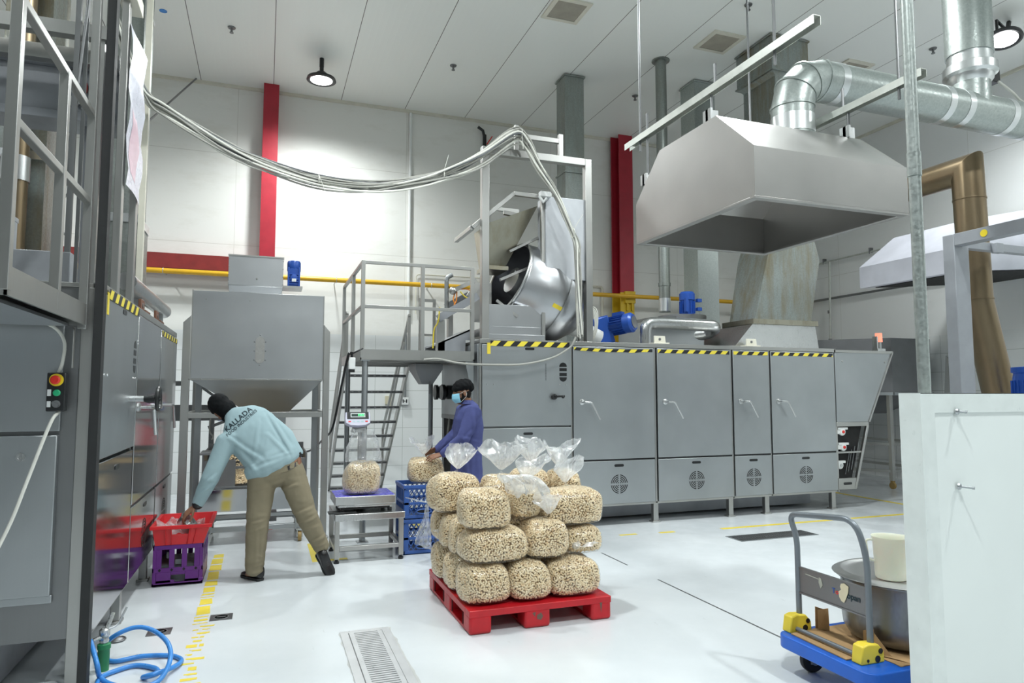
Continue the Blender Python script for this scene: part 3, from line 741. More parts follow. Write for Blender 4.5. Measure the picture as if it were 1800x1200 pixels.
# brown flue
t = thing('flue_pipe', 'brown heat tinted steel flue with a mitred elbow behind the grey gantry', 'pipe', (7.2, 5.2, 1.6))
bt = Vector((7.2, 5.2, 4.06)); r = .155
m = MB(); n = 28
def ringat(c, ax, ay, r): return [Vector(c) + ax * (r * math.cos(2 * PI * i / n)) + ay * (r * math.sin(2 * PI * i / n)) for i in range(n)]
X, Y, Z = Vector((1, 0, 0)), Vector((0, 1, 0)), Vector((0, 0, 1))
m.rings([ringat((7.2, 7.2, 4.06), X, Z, r), ringat(bt, X, Z - Y, r), ringat((7.24, 5.2, 2.62), X, -Y, r), ringat((7.62, 5.2, 1.2), X, -Y, r * 1.05), ringat((7.62, 5.2, 0.5), X, -Y, r * 1.05)])
obj('pipe_run', m, M['brown'], t, sharp=25)
m = MB()
for c, d in (((7.2, 5.95, 4.06), Y), ((7.21, 5.2, 3.72), Z), ((7.24, 5.2, 2.62), Z)): m.cyl(Vector(c) - d * .008, Vector(c) + d * .008, r + .007, n=28)
pieces('seam_ring', m, M['brown'], t)
# right: grey frame, canopy, tank, motor, pole, partition
t = thing('support_gantry', 'grey painted steel post and beam gantry standing before the brown flue', 'gantry', (6.46, 4.8, 0))
m = MB(); m.box(6.34, 6.54, 4.75, 4.87, 0, 3.17)
obj('post', m, M['greypaint'], t, bev=.006)
m = MB(); m.box(6.34, 6.46, 3.0, 4.75, 3.05, 3.17)
obj('beam', m, M['greypaint'], t, bev=.006)
m = MB(); m.box(6.46, 8.4, 4.78, 4.86, 3.05, 3.13); m.box(6.9, 7.0, 4.72, 4.78, 3.02, 3.12)
obj('cross_beam', m, M['greypaint'], t, bev=.004)
obj('paint_spot', MB().lathe([(0, 0), (.035, 0), (.035, .002), (0, .002)], (6.338, 4.45, 3.11), (-1, 0, 0), n=14, cap=False), M['yelring'], t)
t = thing('canopy_hood', 'pale plastic wrapped canopy hood behind the brown flue', 'hood', (9.6, 6.9, 3.2))
m = MB(); m.rings([[(8.5, 6.3, 3.2), (11.2, 6.3, 3.42), (11.2, 7.9, 3.42), (8.5, 7.9, 3.2)], [(8.5, 6.3, 3.52), (11.2, 6.3, 3.8), (11.2, 7.9, 3.8), (8.5, 7.9, 3.52)], [(9.0, 6.6, 3.98), (11.2, 6.6, 4.45), (11.2, 7.7, 4.45), (9.0, 7.7, 3.98)]])
obj('canopy_shell', m, plain('pale_wrap', (0.60, 0.61, 0.68), 0.35, 0, .08, 3, .3, 8), t)
obj('canopy_mouth', MB().quad((8.7, 6.35, 3.205), (11.1, 6.35, 3.40), (11.1, 7.8, 3.40), (8.7, 7.8, 3.205), .01), M['void'], t)
t = thing('grey_tank', 'large dark grey steel tank on caster legs behind the beacon end of the oven', 'tank', (9.9, 9.4, 0))
m = MB()
poly = [(8.9, 9.9), (10.0, 8.7), (10.9, 8.7), (11.1, 9.2), (11.1, 11.6), (9.4, 11.6), (8.9, 11.0)]
cx, cy = 10.1, 10.1
m.rings([[(cx + (x - cx) * .55, cy + (y - cy) * .55, 1.25) for x, y in poly], [(x, y, 1.62) for x, y in poly], [(x, y, 2.55) for x, y in poly]])
obj('tank_shell', m, plain('tank_grey', (0.21, 0.215, 0.225), 0.42, 0.5, 0.05), t)
m = MB()
for i in range(len(poly)):
    a, b = poly[i], poly[(i + 1) % len(poly)]; m.beam((a[0], a[1], 1.60), (b[0], b[1], 1.60), .06, .05)
obj('support_ring', m, M['steel'], t)
lg = [(9.55, 9.35), (10.0, 8.78), (10.9, 8.9), (9.3, 10.9), (11.0, 11.3)]
for x, y in lg:
    m = MB(); m.box(x - .035, x + .035, y - .035, y + .035, .14, 1.6)
    l = obj('leg', m, M['frame'], t, bev=.004)
    m = MB(); m.box(x - .03, x + .03, y - .02, y + .02, .09, .14); m.cyl((x - .018, y, .06), (x + .018, y, .06), .058, n=16)
    obj('caster', m, M['caster'], l)
m = MB()
for a, b in ((0, 1), (1, 2), (0, 3), (2, 4)):
    for z in (.3, .75): m.beam((*lg[a], z), (*lg[b], z), .045)
pieces('stretcher', m, M['frame'], t)
obj('side_door', MB().quad((10.200,7.878,2.205), (10.200,7.732,2.063), (10.200,7.774,1.617), (10.200,7.928,1.617), .02), M['steel'], t)
t = thing('blue_motor', 'blue electric motor showing above the white partition beside the brown flue', 'motor', (7.02, 4.6, 1.2))
m = MB(); m.lathe([(.10, 1.2), (.12, 1.22), (.12, 1.75), (.11, 1.8), (.13, 1.81), (.13, 1.86), (0.02, 1.87)], (7.05, 4.6, 0), n=24)
for i in range(20):
    a = 2 * PI * i / 20; m.obox((7.05 + .125 * math.cos(a), 4.6 + .125 * math.sin(a), 1.5), (math.cos(a), math.sin(a), 0), (-math.sin(a), math.cos(a), 0), (0, 0, 1), .02, .006, .46)
obj('motor_body', m, M['motor'], t)
obj('stand', MB().box(6.9, 7.2, 4.45, 4.75, 0, 1.2), M['greypaint'], t, bev=.004)
t = thing('steel_pole', 'galvanised round pole from floor to ceiling behind the white partition', 'pole', (3.02, 2.45, 0))
obj('pipe_run', MB().tube([(3.02, 2.45, 0), (3.02, 2.45, CEIL - .002)], .0285, 18), M['galv'], t)
obj('sleeve', MB().cyl((3.02, 2.45, 2.68), (3.02, 2.45, 2.80), .0325), M['galv'], t)
t = thing('white_partition', 'thick white panel partition with two hook bolts in front of the trolley', 'partition', (3.6, 2.3, 0))
obj('panel', MB().box(2.75, 5.3, 2.255, 2.355, 0, 1.6), plain('scuffed_white_panel', (0.80, 0.85, 0.83), 0.35, 0, .03, 1.5), t, bev=.004)
m = MB(); m.box(2.748, 5.3, 2.250, 2.255, 1.515, 1.603); m.box(2.748, 2.83, 2.250, 2.255, 0, 1.515); m.box(2.745, 2.748, 2.250, 2.36, 0, 1.603); m.box(2.748, 5.3, 2.25, 2.36, 1.6, 1.603)
obj('edge_trim', m, plain('edge_trim_white', (0.74, 0.79, 0.77), 0.32, 0, .05, 9), t)
for z, L in ((1.52, .035), (1.185, .055)):
    x = 2.96 if z > 1.4 else 2.95
    m = MB(); m.lathe([(.004, 0), (.016, .002), (.014, .012), (.006, .016), (.005, L), (.007, L + .001), (.007, L + .01), (0, L + .011)], (x, 2.25, z), (.45, -1, -.05), n=12)
    obj('hook_bolt', m, M['steel'], t)

# ------------------------------------------------------------------ the two continuous ovens (same machine, seen from the front and from its feed end)
OX, OY = 2.336, 7.53
def LO(p): return Vector((p[0] - OX, p[1] - OY, p[2]))
UNITS = [(0.012, 1.135), (1.165, 2.285), (2.333, 3.452), (3.492, 4.077), (4.108, 5.205)]
def vent_mesh(cx, cz, r, y):
    m = MB()
    for k in range(5):
        ro = r * (1 - k * 0.19); ri = ro - r * 0.09
        for q in range(4):
            a0 = q * PI / 2 + 0.10 / (ro / r); a1 = (q + 1) * PI / 2 - 0.10 / (ro / r); n = 8
            o_ = [(cx + ro * math.cos(a0 + (a1 - a0) * i / n), y, cz + ro * math.sin(a0 + (a1 - a0) * i / n)) for i in range(n + 1)]
            i_ = [(cx + ri * math.cos(a0 + (a1 - a0) * i / n), y, cz + ri * math.sin(a0 + (a1 - a0) * i / n)) for i in range(n + 1)]
            for i in range(n): m.add([o_[i], o_[i + 1], i_[i + 1], i_[i]], [(0, 1, 2, 3)])
    return m
def slot_mesh(cx, cz, L, h, y, d=0.004):
    a = [(cx - L / 2 + h / 2 + h / 2 * math.cos(PI / 2 + PI * i / 8), cz + h / 2 * math.sin(PI / 2 + PI * i / 8)) for i in range(9)]
    b = [(cx + L / 2 - h / 2 + h / 2 * math.cos(-PI / 2 + PI * i / 8), cz + h / 2 * math.sin(-PI / 2 + PI * i / 8)) for i in range(9)]
    return MB().prism(a + b, 'y', y - d, y)
def make_oven(name, label, loc, rotz, twin):
    t = thing(name, label, 'oven', loc, rotz, local=True)
    face = M['steel_m'] if twin else M['steel']
    LEN = 3.465 if twin else 5.22
    m = MB(); m.box(0.0, LEN, 0.025, 1.78, 0.27, 2.2)
    obj('oven_body', m, M['steel_d'], t)
    m = MB(); m.box(0.10, LEN - .1, .42, 1.70, 0.03, 0.26)
    obj('shade_block', m, M['greypaint'], t)  # added block, no known oven part: keeps the gap below the body dark
    # frame members round every unit
    m = MB()
    m.box(-0.012, LEN + .03, -0.012, 0.03, 2.185, 2.235)
    for x in (0.0, 1.15, 2.31, 3.472, 4.092, 5.217)[:4 if twin else 6]: m.box(x - .012, x + .012, 0.0, 0.03, 0.24, 2.185)
    m.box(0, LEN + .03, 0.0, 0.03, 0.235, 0.262)
    m.box(-0.015, LEN + .03, 0.03, 1.8, 2.2, 2.225)
    obj('frame', m, M['frame'], t, bev=.002)
    for x in (0.04, 1.15, 2.31, 3.44, 4.02, 5.16)[:4 if twin else 6]:
        for y in (0.05, 1.70):
            m = MB(); m.box(x - .035, x + .035, y - .03, y + .03, 0.02, 0.27); m.box(x - .055, x + .055, y - .045, y + .045, 0, 0.02)
            obj('leg', m, M['frame'], t, bev=.003)
    for i, (a, b) in enumerate(UNITS[:3 if twin else 5]):
        zd = 1.225 if i == 0 else 0.805
        m = MB(); m.box(a, b, -.022, 0.0, zd, 2.175)
        d = obj('door', m, face if not (twin and i == 0) else M['steel'], t, bev=.005)
        m = MB(); m.box(a, b, -.018, 0.0, 0.265, zd - .022)
        p = obj('lower_panel', m, face, t, bev=.004)
        cx = (a + b) / 2
        if i > 0:
            obj('door_gasket', MB().box(a - .004, b + .004, -.004, 0.002, zd - .03, 2.182), M['black'], d)
            hx, hz = a + .11, 1.50
            m = MB(); m.lathe([(.036, 0), (.036, .008), (.024, .014), (.012, .016), (.012, .085)], (hx, -.022, hz), (0, -1, 0), n=18); m.tube(fillet([(hx, -.10, hz), (hx + .085, -.112, hz - .005), (hx + .20, -.115, hz - .21)], .02), .0125, 10)
            obj('handle', m, M['steel_b'], d)
            obj('vent', vent_mesh(cx + (.05 if i == 1 else 0), 0.50, .115, -.0195), M['void'], p)
            obj('slot', slot_mesh(cx + (.05 if i == 1 else 0), 0.725, .13, .032, -.018), M['black'], p)
        else:
            obj('slot', slot_mesh(.58, 1.135, .12, .03, -.018), M['black'], p)
            obj('slot', slot_mesh(.60, 2.085 + .045, .12, .03, -.022), M['black'], d)
            m = MB(); c = (1.03, 1.86); rx, rz = .048, .115
            for z0, z1 in ((.062, .115), (.01, .048), (-.048, -.01), (-.115, -.062)):
                pl = []
                for s_ in (1, -1):
                    for k in range(7):
                        z = z0 + (z1 - z0) * (k / 6 if s_ > 0 else 1 - k / 6)
                        q = max(0.0, min(1, (rz - abs(z)) / rx)) if abs(z) > rz - rx else 1.0
                        q = math.sqrt(max(0, 1 - (1 - q) ** 2))
                        pl.append((c[0] + s_ * rx * max(q, .08), c[1] + z))
                m.prism(pl, 'y', -.0235, -.022)
            if not twin:
              for k in range(24): m.box(.80, .812, -.0232, -.022, 1.76 + k * .0085, 1.7635 + k * .0085)
            obj('inspection_grille', m, M['black'], d)
            m = MB(); kx, kz = .90, 1.565
            m.cyl((kx, -.022, kz), (kx, -.11 if twin else -.05, kz), .022, n=14)
            h = obj('knob_shaft', m, M['steel_b'], d)
            m = MB()
            if twin:
                m.lathe([(.02, 0), (.03, .03), (.028, .08), (.02, .085)], (kx, -.11, kz), (0, -1, 0), n=14)
                m.tube([(kx + .075 * math.cos(a_), -.20, kz + .075 * math.sin(a_)) for a_ in [2 * PI * q / 24 for q in range(25)]], .014, 8)
                for q in range(3): m.tube([(kx, -.185, kz), (kx + .07 * math.cos(2.1 * q), -.2, kz + .07 * math.sin(2.1 * q))], .01, 6)
            else:
                m.lathe([(.036, 0), (.034, .022), (.015, .03), (0, .03)], (kx, -.045, kz), (0, -1, 0), n=16); m.beam((kx, -.075, kz), (kx + .12, -.085, kz + .008), .028, .022); m.sphere((kx + .10, -.085, kz), .02)
            obj('hand_knob', m, M['black'], h)
            m = MB()
            for bx_ in (.07, .155, .985, 1.07): m.lathe([(.008, 0), (.007, .005), (0, .006)], (bx_, -.022, 1.71), (0, -1, 0), n=10, cap=False)
            obj('screws', m, M['steel_b'], d)
        if not twin or i in (0, 2):
            x0, x1 = (a + .10, b - .02) if i == 0 else (a + .01, b - .02)
            z0, z1 = (2.128, 2.188) if i == 0 else (2.118, 2.163)
            if i == 0: z0, z1 = 2.155, 2.215
            yy = -.025 if i else -.026
            m = MB()
            nn = 14; r = random.Random(i)
            top = [(x0 + (x1 - x0) * k / nn, yy - .002 * r.random(), z1 + .004 * (r.random() - .5) - (.012 * math.sin(PI * k / nn) if i == 1 else 0)) for k in range(nn + 1)]
            bot = [(p_[0], p_[1], p_[2] - (z1 - z0) * (1 if i != 1 else .75 + .2 * r.random())) for p_ in top]
            for k in range(nn): m.add([bot[k], bot[k + 1], top[k + 1], top[k]], [(0, 1, 2, 3)])
            for k in range(nn): m.add([(q_[0], q_[1] + .0015, q_[2]) for q_ in (bot[k], bot[k + 1], top[k + 1], top[k])], [(3, 2, 1, 0)])
            obj('hazard_tape', m, M['haz'], d, flat=True)
            if i == 0: obj('tape_end', MB().box(x0 - .04, x0, -.026, -.0225, 2.06, 2.19), M['yellow'], d)
    for x in ((1.6, 2.40) if twin else (2.40, 3.83)):
        m = MB(); m.box(x - .10, x + .13, -.01, .12, 2.236, 2.252); m.prism([(x - .07, 2.252), (x + .10, 2.252), (x + .09, 2.34), (x - .07, 2.34)], 'y', .03, .05)
        b_ = obj('lifting_bracket', m, M['brass'] if twin else M['ivory'], t, bev=.003)
        m = MB(); m.lathe([(.018, 0), (.018, .004), (0, .004)], (x + .01, .030, 2.298), (0, -1, 0), n=14, cap=False)
        obj('bracket_hole', m, M['steel_d'], b_)
    # discharge end with the sloped front
    if not twin:
        m = MB(); yb = 1.5
        m.rings([[(5.245, 0.0, 1.20), (5.82, 0.0, 1.20), (6.32, 0.0, 2.205), (5.245, 0.0, 2.185)], [(5.245, yb, 1.20), (5.82, yb, 1.20), (6.32, yb, 2.205), (5.245, yb, 2.185)]])
        e = obj('discharge_hood', m, face, t, bev=.006)
        m = MB(); m.box(5.225, 6.34, -.012, .02, 2.185, 2.222); m.box(5.225, 6.34, .02, yb, 2.206, 2.222)
        for sx in (5.38, 6.18): m.lathe([(.016, 0), (.013, .008), (0, .009)], (sx, 0, 2.06), (0, -1, 0), n=10, cap=False)
        m.beam((5.83, -.008, 1.2), (6.325, -.008, 2.2), .02, .02)
        obj('hood_trim', m, M['frame'], e)
        m = MB(); m.box(5.235, 5.83, 0, .03, 1.14, 1.2)
        m.beam((5.815, .015, 1.16), (5.545, .015, .28), .04); m.box(5.24, 5.70, .01, .03, .765, .79); m.box(5.235, 5.56, 0.0, yb, .265, .42); m.box(5.225, 5.25, .0, .03, .42, 1.14)
        m.beam((5.815, yb - .03, 1.16), (5.545, yb - .03, .28), .04)
        obj('discharge_frame', m, M['frame'], t, bev=.003)
        obj('drip_slot', slot_mesh(5.40, .345, .15, .035, 0), M['black'], t)
        m = MB(); m.rings([[(5.255, .05, .42), (5.53, .05, .42), (5.74, .05, 1.14), (5.255, .05, 1.14)], [(5.255, yb - .05, .42), (5.53, yb - .05, .42), (5.74, yb - .05, 1.14), (5.255, yb - .05, 1.14)]])
        obj('chute_interior', m, M['void'], t)
        if not twin:
            for x, z in ((5.36, 1.065), (5.37, .85), (5.30, .60)):
                m = MB(); m.lathe([(.055, 0), (.055, .03), (.04, .04), (.025, .042)], (x, .05, z), (0, -1, 0), n=18); m.box(x - .09, x + .09, .012, .05, z + .03, z + .062); m.box(x - .12, x - .05, .02, .05, z - .03, z + .03)
                b_ = obj('bearing', m, M['white_p'], t, bev=.003)
                m = MB(); m.lathe([(.022, 0), (.02, .012), (0, .013)], (x, .008, z), (0, -1, 0), n=12, cap=False)
                obj('bearing_cap', m, M['redbtn'] if z > .7 else M['steel_b'], b_)
            m = MB()
            for k, x in enumerate((5.42, 5.47, 5.53, 5.60)): m.tube([(x - .02, .035, .47 + .03 * k), (x + .06, .035, .76 + .05 * k)], .006, 6)
            obj('tension_rods', m, M['steel_b'], t)
            m = MB(); m.box(6.08, 6.23, .02, .12, 2.222, 2.26); m.cyl((6.16, .07, 2.26), (6.16, .07, 2.36), .035); m.box(6.08, 6.10, .03, .11, 2.26, 2.44)
            b_ = obj('warning_beacon', m, M['steel_b'], t, label='warning beacon with a lit orange red lens')
            m = MB(); m.cyl((6.16, .07, 2.36), (6.16, .07, 2.49), .05, .047, 16)
            obj('beacon_lens', m, M['beacon'], b_)

    # feed end panels
    if twin:
        m = MB(); m.box(-.03, 0.0, .16, 1.76, 1.395, 1.985); obj('end_panel', m, M['steel'], t, bev=.004)
        m = MB(); m.box(-.045, 0.0, .165, 1.76, .515, 1.375); m.box(-.02, 0, .16, 1.76, .47, .515)
        p = obj('end_panel', m, M['steel'], t, bev=.006)
        m = MB(); m.lathe([(.022, 0), (.022, .006), (.014, .006), (.012, .002), (0, .002)], (-.045, .33, 1.26), (-1, 0, 0), n=18); obj('panel_lock', m, M['steel_b'], p)
        m = MB(); m.box(-.02, .0, .02, .085, 0, 2.2); obj('corner_post', m, M['frame'], t, bev=.004)
        m = MB(); m.box(-.055, .02, -.028, .018, 0.0, CEIL - .5); obj('brush_strip', m, M['rubber'], t, label='tall black brush strip at the corner')
        obj('end_roof_plate', MB().box(-.03, 0, .16, 1.76, 1.985, 2.02), M['frame'], t)
    else:
        m = MB(); m.box(-.03, 0.0, .03, 1.72, 1.33, 2.18); obj('end_panel', m, M['steel'], t, bev=.004)
        m = MB(); m.box(-.02, 0.0, .03, .10, .25, 1.33); m.box(-.02, 0, 1.62, 1.72, .25, 1.33); m.box(-.03, 0, .03, 1.72, 1.27, 1.33); m.box(-.02, 0, .03, 1.72, .25, .31)
        obj('end_frame', m, M['steel_d'], t, bev=.003)
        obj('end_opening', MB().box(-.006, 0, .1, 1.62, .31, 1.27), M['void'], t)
        m = MB()
        for y in (1.05, 1.42): m.lathe([(.07, 0), (.09, .02), (.09, .10), (.06, .12), (.10, .13), (.10, .17), (.0, .175)], (-.03, y, 1.62), (-1, 0, 0), n=20)
        pieces('hand_knob', m, M['black'], t)
        m = MB(); m.tube(spline([(-.02, 1.3, 1.30), (-.06, 1.25, 1.05), (-.05, 1.1, .98), (-.06, .95, 1.2), (-.05, .8, .75), (-.03, .5, .6)]), .014, 8)
        obj('loose_cable', m, M['cable'], t)
    return t
oven = make_oven('tunnel_oven', 'long grey steel tunnel oven with four lever handled doors and striped tape', (OX, OY, 0), 0, False)
twin = make_oven('tunnel_oven', 'mirror polished steel tunnel oven beside the red crate, seen from its feed end', (-0.895, 4.43, 0), R(90), True)

# fittings of the near oven's feed end: stop box and its cable
def LT(x, y, z): return (x, y, z)
t = thing('stop_box', 'black control box with a red mushroom stop button on the end of the polished oven', 'control box', (-1.09, 4.385, 1.53))
ex, ey = (-1.064,4.360,1.606)[0], 4.385
ez = 1.61
obj('box_shell', MB().box(ex - .045, ex + .045, ey - .055, ey, ez - .105, ez + .105), M['black'], t, bev=.006)
m = MB(); m.lathe([(.034, 0), (.034, .004), (0, .004)], (ex, ey - .055, ez + .065), (0, -1, 0), n=24, cap=False); obj('yellow_ring', m, M['yelring'], t)
m = MB(); m.lathe([(.014, .003), (.014, .018), (.024, .02), (.024, .03), (.018, .037), (0, .038)], (ex, ey - .055, ez + .065), (0, -1, 0), n=24, cap=False); obj('stop_button', m, M['redbtn'], t)
m = MB(); m.lathe([(.018, 0), (.018, .008), (.014, .012), (0, .012)], (ex + .005, ey - .055, ez - .005), (0, -1, 0), n=20, cap=False); obj('start_button', m, M['grnbtn'], t)
m = MB(); m.lathe([(.02, 0), (.02, .008), (0, .009)], (ex + .005, ey - .055, ez - .065), (0, -1, 0), n=20, cap=False); m.beam((ex - .012, ey - .07, ez - .055), (ex + .018, ey - .072, ez - .075), .009, .012); obj('selector_switch', m, M['steel_d'], t)
m = MB(); m.box(ex - .04, ex - .022, ey - .0565, ey - .055, ez - .022, ez + .014); m.box(ex - .04, ex - .022, ey - .0565, ey - .055, ez - .082, ez - .05); obj('legend_plates', m, M['white_p'], t)
m = MB(); m.tube(spline([(-1.496,4.360,1.978), (-1.345,4.360,1.986), (-1.203,4.360,2.001), (-1.096,4.360,1.964), (-1.044,4.360,1.887), (-1.047,4.360,1.777), (ex, ey - .02, ez + .107)]), .009, 8)
tag(obj('power_cable', m, M['cable_w']), 'pale cable bending down into the top of the black control box', 'cable')
m = MB(); m.tube(spline([(ex + .01, ey - .02, ez - .107), (-1.076,4.300,1.439), (-1.148,4.250,1.162), (-1.198,4.200,0.954), (-1.258,4.150,0.772)]), .009, 8)
tag(obj('power_cable', m, M['cable_w']), 'pale cable hanging down from the bottom of the black control box', 'cable')

# ------------------------------------------------------------------ coating drum that stands on the feed end of an oven
def make_drum(label, loc, rotz, full):
    t = thing('coating_drum' if full else 'mixing_drum', label, 'machine', loc, rotz, local=True)
    y = 0.02
    if not full:
        m = MB(); m.lathe([(.28, 0), (.32, .03), (.42, .22), (.44, .30), (.44, .55), (.2, .8), (.06, .85)], (.85, 1.25, 3.14), Vector((.2, .95, -.2)), n=40, cap=False)
        obj('drum', m, M['drum'], t, sharp=60)
        m = MB(); m.box(.60, 1.0, 1.4, 1.9, 2.237, 2.28); m.box(.8, .9, 1.6, 1.7, 2.28, 2.66)
        obj('cradle', m, M['greypaint'], t)
        return t
    m = MB(); a, b, zt = .02, 1.46, 4.54
    m.box(a, a + .09, y, y + .09, 2.236, zt); m.box(b - .09, b, y, y + .09, 2.236, zt); m.box(a + .09, b - .09, y, y + .09, zt - .09, zt)
    obj('portal_frame', m, M['frame'], t, bev=.005)
    m = MB()
    m.box(.44, .49, y + .02, y + .07, zt, 4.86); m.box(1.02, 1.08, y + .02, y + .07, zt, 4.82); m.box(.49, 1.02, y + .02, y + .06, 4.70, 4.76)
    obj('cable_gantry', m, M['frame'], t, bev=.004)
    # cabinet panel on posts
    m = MB(); m.box(.80, .845, y + .06, y + .11, 2.236, 4.02); m.box(1.30, 1.345, y + .06, y + .11, 2.236, 3.1); m.box(.80, 1.345, .8, .85, 2.236, 2.3)
    obj('guard_post', m, M['frame'], t, bev=.003)
    m = MB(); m.box(.845, 1.40, y + .03, y + .30, 3.0, 4.02)
    p = obj('switch_cabinet', m, plain('cabinet_grey', (0.52, 0.54, 0.57), 0.35, .3, .04), t, bev=.006)
    if full:
        m = MB(); m.box(1.08, 1.35, y + .3, y + .36, 3.3, 4.0)
        obj('cabinet_back', m, M['greypaint'], p)
        m = MB(); m.box(.76, .90, y - .02, y + .06, 4.0, 4.06); m.tube([(.74, y, 4.0), (.80, y, 3.93), (.84, y, 3.98)], .02, 8)
        obj('sensor', m, M['white_p'], t)
        # sloped hood rail
        m = MB(); A_, B_, C_ = LO((2.263,7.650,3.562)), LO((2.787,7.650,4.028)), LO((3.123,7.650,4.019))
        for yy in (A_.y, .85):
            m.beam((A_.x, yy, A_.z), (B_.x, yy, B_.z), .05); m.beam((B_.x, yy, B_.z), (C_.x, yy, C_.z), .05)
        m.beam((A_.x, A_.y, A_.z), (A_.x, .85, A_.z), .05); m.beam((B_.x, .5, B_.z - .14), (C_.x, .5, C_.z - .16), .05); m.beam(A_.lerp(B_, .45), A_.lerp(B_, .45) + Vector((0, .75, 0)), .04)
        obj('hood_rail', m, M['frame'], t, bev=.003)
        # feed hopper plates
        A_, B_, C_, D_ = LO((2.509,7.800,3.674)), LO((3.160,7.800,3.948)), LO((2.568,8.000,3.194)), LO((2.815,8.000,3.210))
        m = MB(); m.rings([[A_, B_, B_ + Vector((0, .6, 0)), A_ + Vector((0, .6, 0))], [C_, D_, D_ + Vector((0, .35, 0)), C_ + Vector((0, .35, 0))]], cap=False)
        m.box(C_.x - .02, D_.x + .02, C_.y - .02, C_.y + .4, C_.z - .05, C_.z)
        obj('feed_hopper', m, M['steel_warm'], t)
        m = MB(); m.box(.10, .34, .64, .70, 2.5, 3.0); m.beam((.26, .2, 2.72), (.50, .12, 2.52), .08, .03); m.beam((.32, .25, 2.98), (.84, .2, 3.22), .06, .03); m.beam((.48, .35, 3.36), (.84, .3, 3.55), .05, .03)
        pieces('brace', m, M['frame'], t)
        m = MB(); m.box(.12, .82, .10, .13, 2.40, 2.66); m.box(.12, .82, .10, .9, 2.30, 2.40); m.box(.09, .82, .04, .12, 2.24, 2.30)
        obj('spill_tray', m, M['steel_h'], t, bev=.003)
        # the pan itself
        d = Vector((.90, .14, -.36)).normalized(); c = LO((2.856,8.050,3.040))
        m = MB(); m.lathe([(.47, 0), (.50, .015), (.51, .03), (.555, .24), (.59, .36), (.59, .70), (.56, .80), (.30, 1.06), (.10, 1.12)], c, d, n=48, cap=False)
        m.lathe([(.10, 1.10), (.28, 1.04), (.545, .78), (.575, .69), (.575, .37), (.54, .25), (.495, .03), (.47, 0)], c, d, n=48, cap=False)
        dr = obj('drum', m, M['drum'], t, sharp=60)
        m = MB(); m.tube([c + d * .0 + (Vector((0, 1, 0)).cross(d).normalized() * math.cos(k * PI / 24) + d.cross(Vector((0, 1, 0)).cross(d).normalized()) * math.sin(k * PI / 24)) * .49 for k in range(49)], .018, 8)
        obj('rim', m, M['steel_b'], dr)
        m = MB(); m.lathe([(.594, .56), (.594, .575)], c, d, n=48, cap=False)
        obj('weld_seam', m, M['steel_d'], dr)
        q = c + d * .5; n_ = Vector((.35, -.8, -.45)); n_ = (n_ - d * n_.dot(d)).normalized()
        m = MB(); a_ = d.cross(n_); m.obox(q + n_ * .592, d, a_, n_, .13, .05, .004)
        obj('rating_plate', m, M['yelring'], dr)
        m = MB(); m.tube([c + d * .05 + Vector((-.02, -.1, .1)), c + d * .6], .05, 12); m.lathe([(.0, .05), (.17, .06), (.2, .3), (.17, .5)], c + Vector((-.05, -.12, 0)), d, n=20)
        obj('spray_arm', m, M['steel_h'], t)
        # shaft, gearbox and motor
        m = MB(); m.cyl((1.12, .62, 2.60), (1.88, .70, 2.36), .13, .11, 24)
        obj('drive_shaft', m, M['white_p'], t)
        m = MB(); m.beam((1.86, .72, 2.62), (1.98, .72, 2.26), .2, .26); m.box(1.80, 2.15, .62, .86, 2.236, 2.30)
        g = obj('gearbox', m, M['motor'], t, bev=.02)
        e_ = Vector((.55, -.75, .12)).normalized(); s0 = Vector((2.02, .78, 2.50))
        m = MB(); m.lathe([(.06, 0), (.10, .02), (.115, .05), (.115, .30), (.13, .305), (.135, .40), (.11, .43), (0.0, .435)], s0, e_, n=28)
        u_ = Vector((0, 0, 1)); a_ = u_.cross(e_).normalized(); b_ = e_.cross(a_)
        for k in range(22):
            an = 2 * PI * k / 22; r_ = a_ * math.cos(an) + b_ * math.sin(an); m.obox(s0 + e_ * .18 + r_ * .12, e_, r_, e_.cross(r_), .24, .025, .006)
        m.obox(s0 + e_ * .2 + Vector((0, 0, .14)), e_, a_, u_, .14, .10, .06)
        mo = obj('motor', m, M['motor'], t)
        m = MB(); m.lathe([(.085, .436), (.085, .44), (0.0, .441)], s0, e_, n=24, cap=False)
        obj('fan_cover', m, M['steel_d'], mo)
        m = MB(); r = random.Random(8)
        for k in range(7):
            x = 1.60 + k * .02; m.tube(spline([(x - .05, .50, 2.25), (x + .03 * r.random(), .44, 2.45), (x + .02, .48, 2.66 + .05 * r.random()), (x - .08, .55, 2.74), (x - .18, .6, 2.6)]), .008, 6)
        obj('cable_loop', m, M['cable_w'], t)
    return t
drum = make_drum('steel coating drum in a portal frame on top of the long oven', (OX, OY, 0), 0, True)
drum2 = make_drum('grey drum on the roof of the polished oven, behind the heavy railing', (-0.87, 4.43, 0), R(90), False)

# feed conveyor beside the drum, above the platform
t = thing('feed_conveyor', 'small grey vibrating feed trough between the platform rail and the drum', 'conveyor', (1.95, 8.2, 2.1))
def FQ(*p): return [Vector(q) for q in p]
y0, y1 = 8.0, 8.7
m = MB()
a = [(1.946,8.000,2.206), (2.372,8.000,2.399), (2.41, 8, 2.255), (2.29, 8, 2.255), (2.285, 8, 2.10), (1.945, 8, 2.10)]
m.rings([[(q[0], y0, q[2]) for q in a], [(q[0], y0 + .02, q[2]) for q in a]]); m.rings([[(q[0], y1, q[2] ) for q in a], [(q[0], y1 + .02, q[2]) for q in a]]); m.rings([[(q[0], y0, q[2]) for q in (a[0], a[1])] + [(q[0], y1, q[2]) for q in (a[1], a[0])], [(q[0], y0, q[2] - .02) for q in (a[0], a[1])] + [(q[0], y1, q[2] - .02) for q in (a[1], a[0])]])
obj('trough', m, M['greypaint'], t)
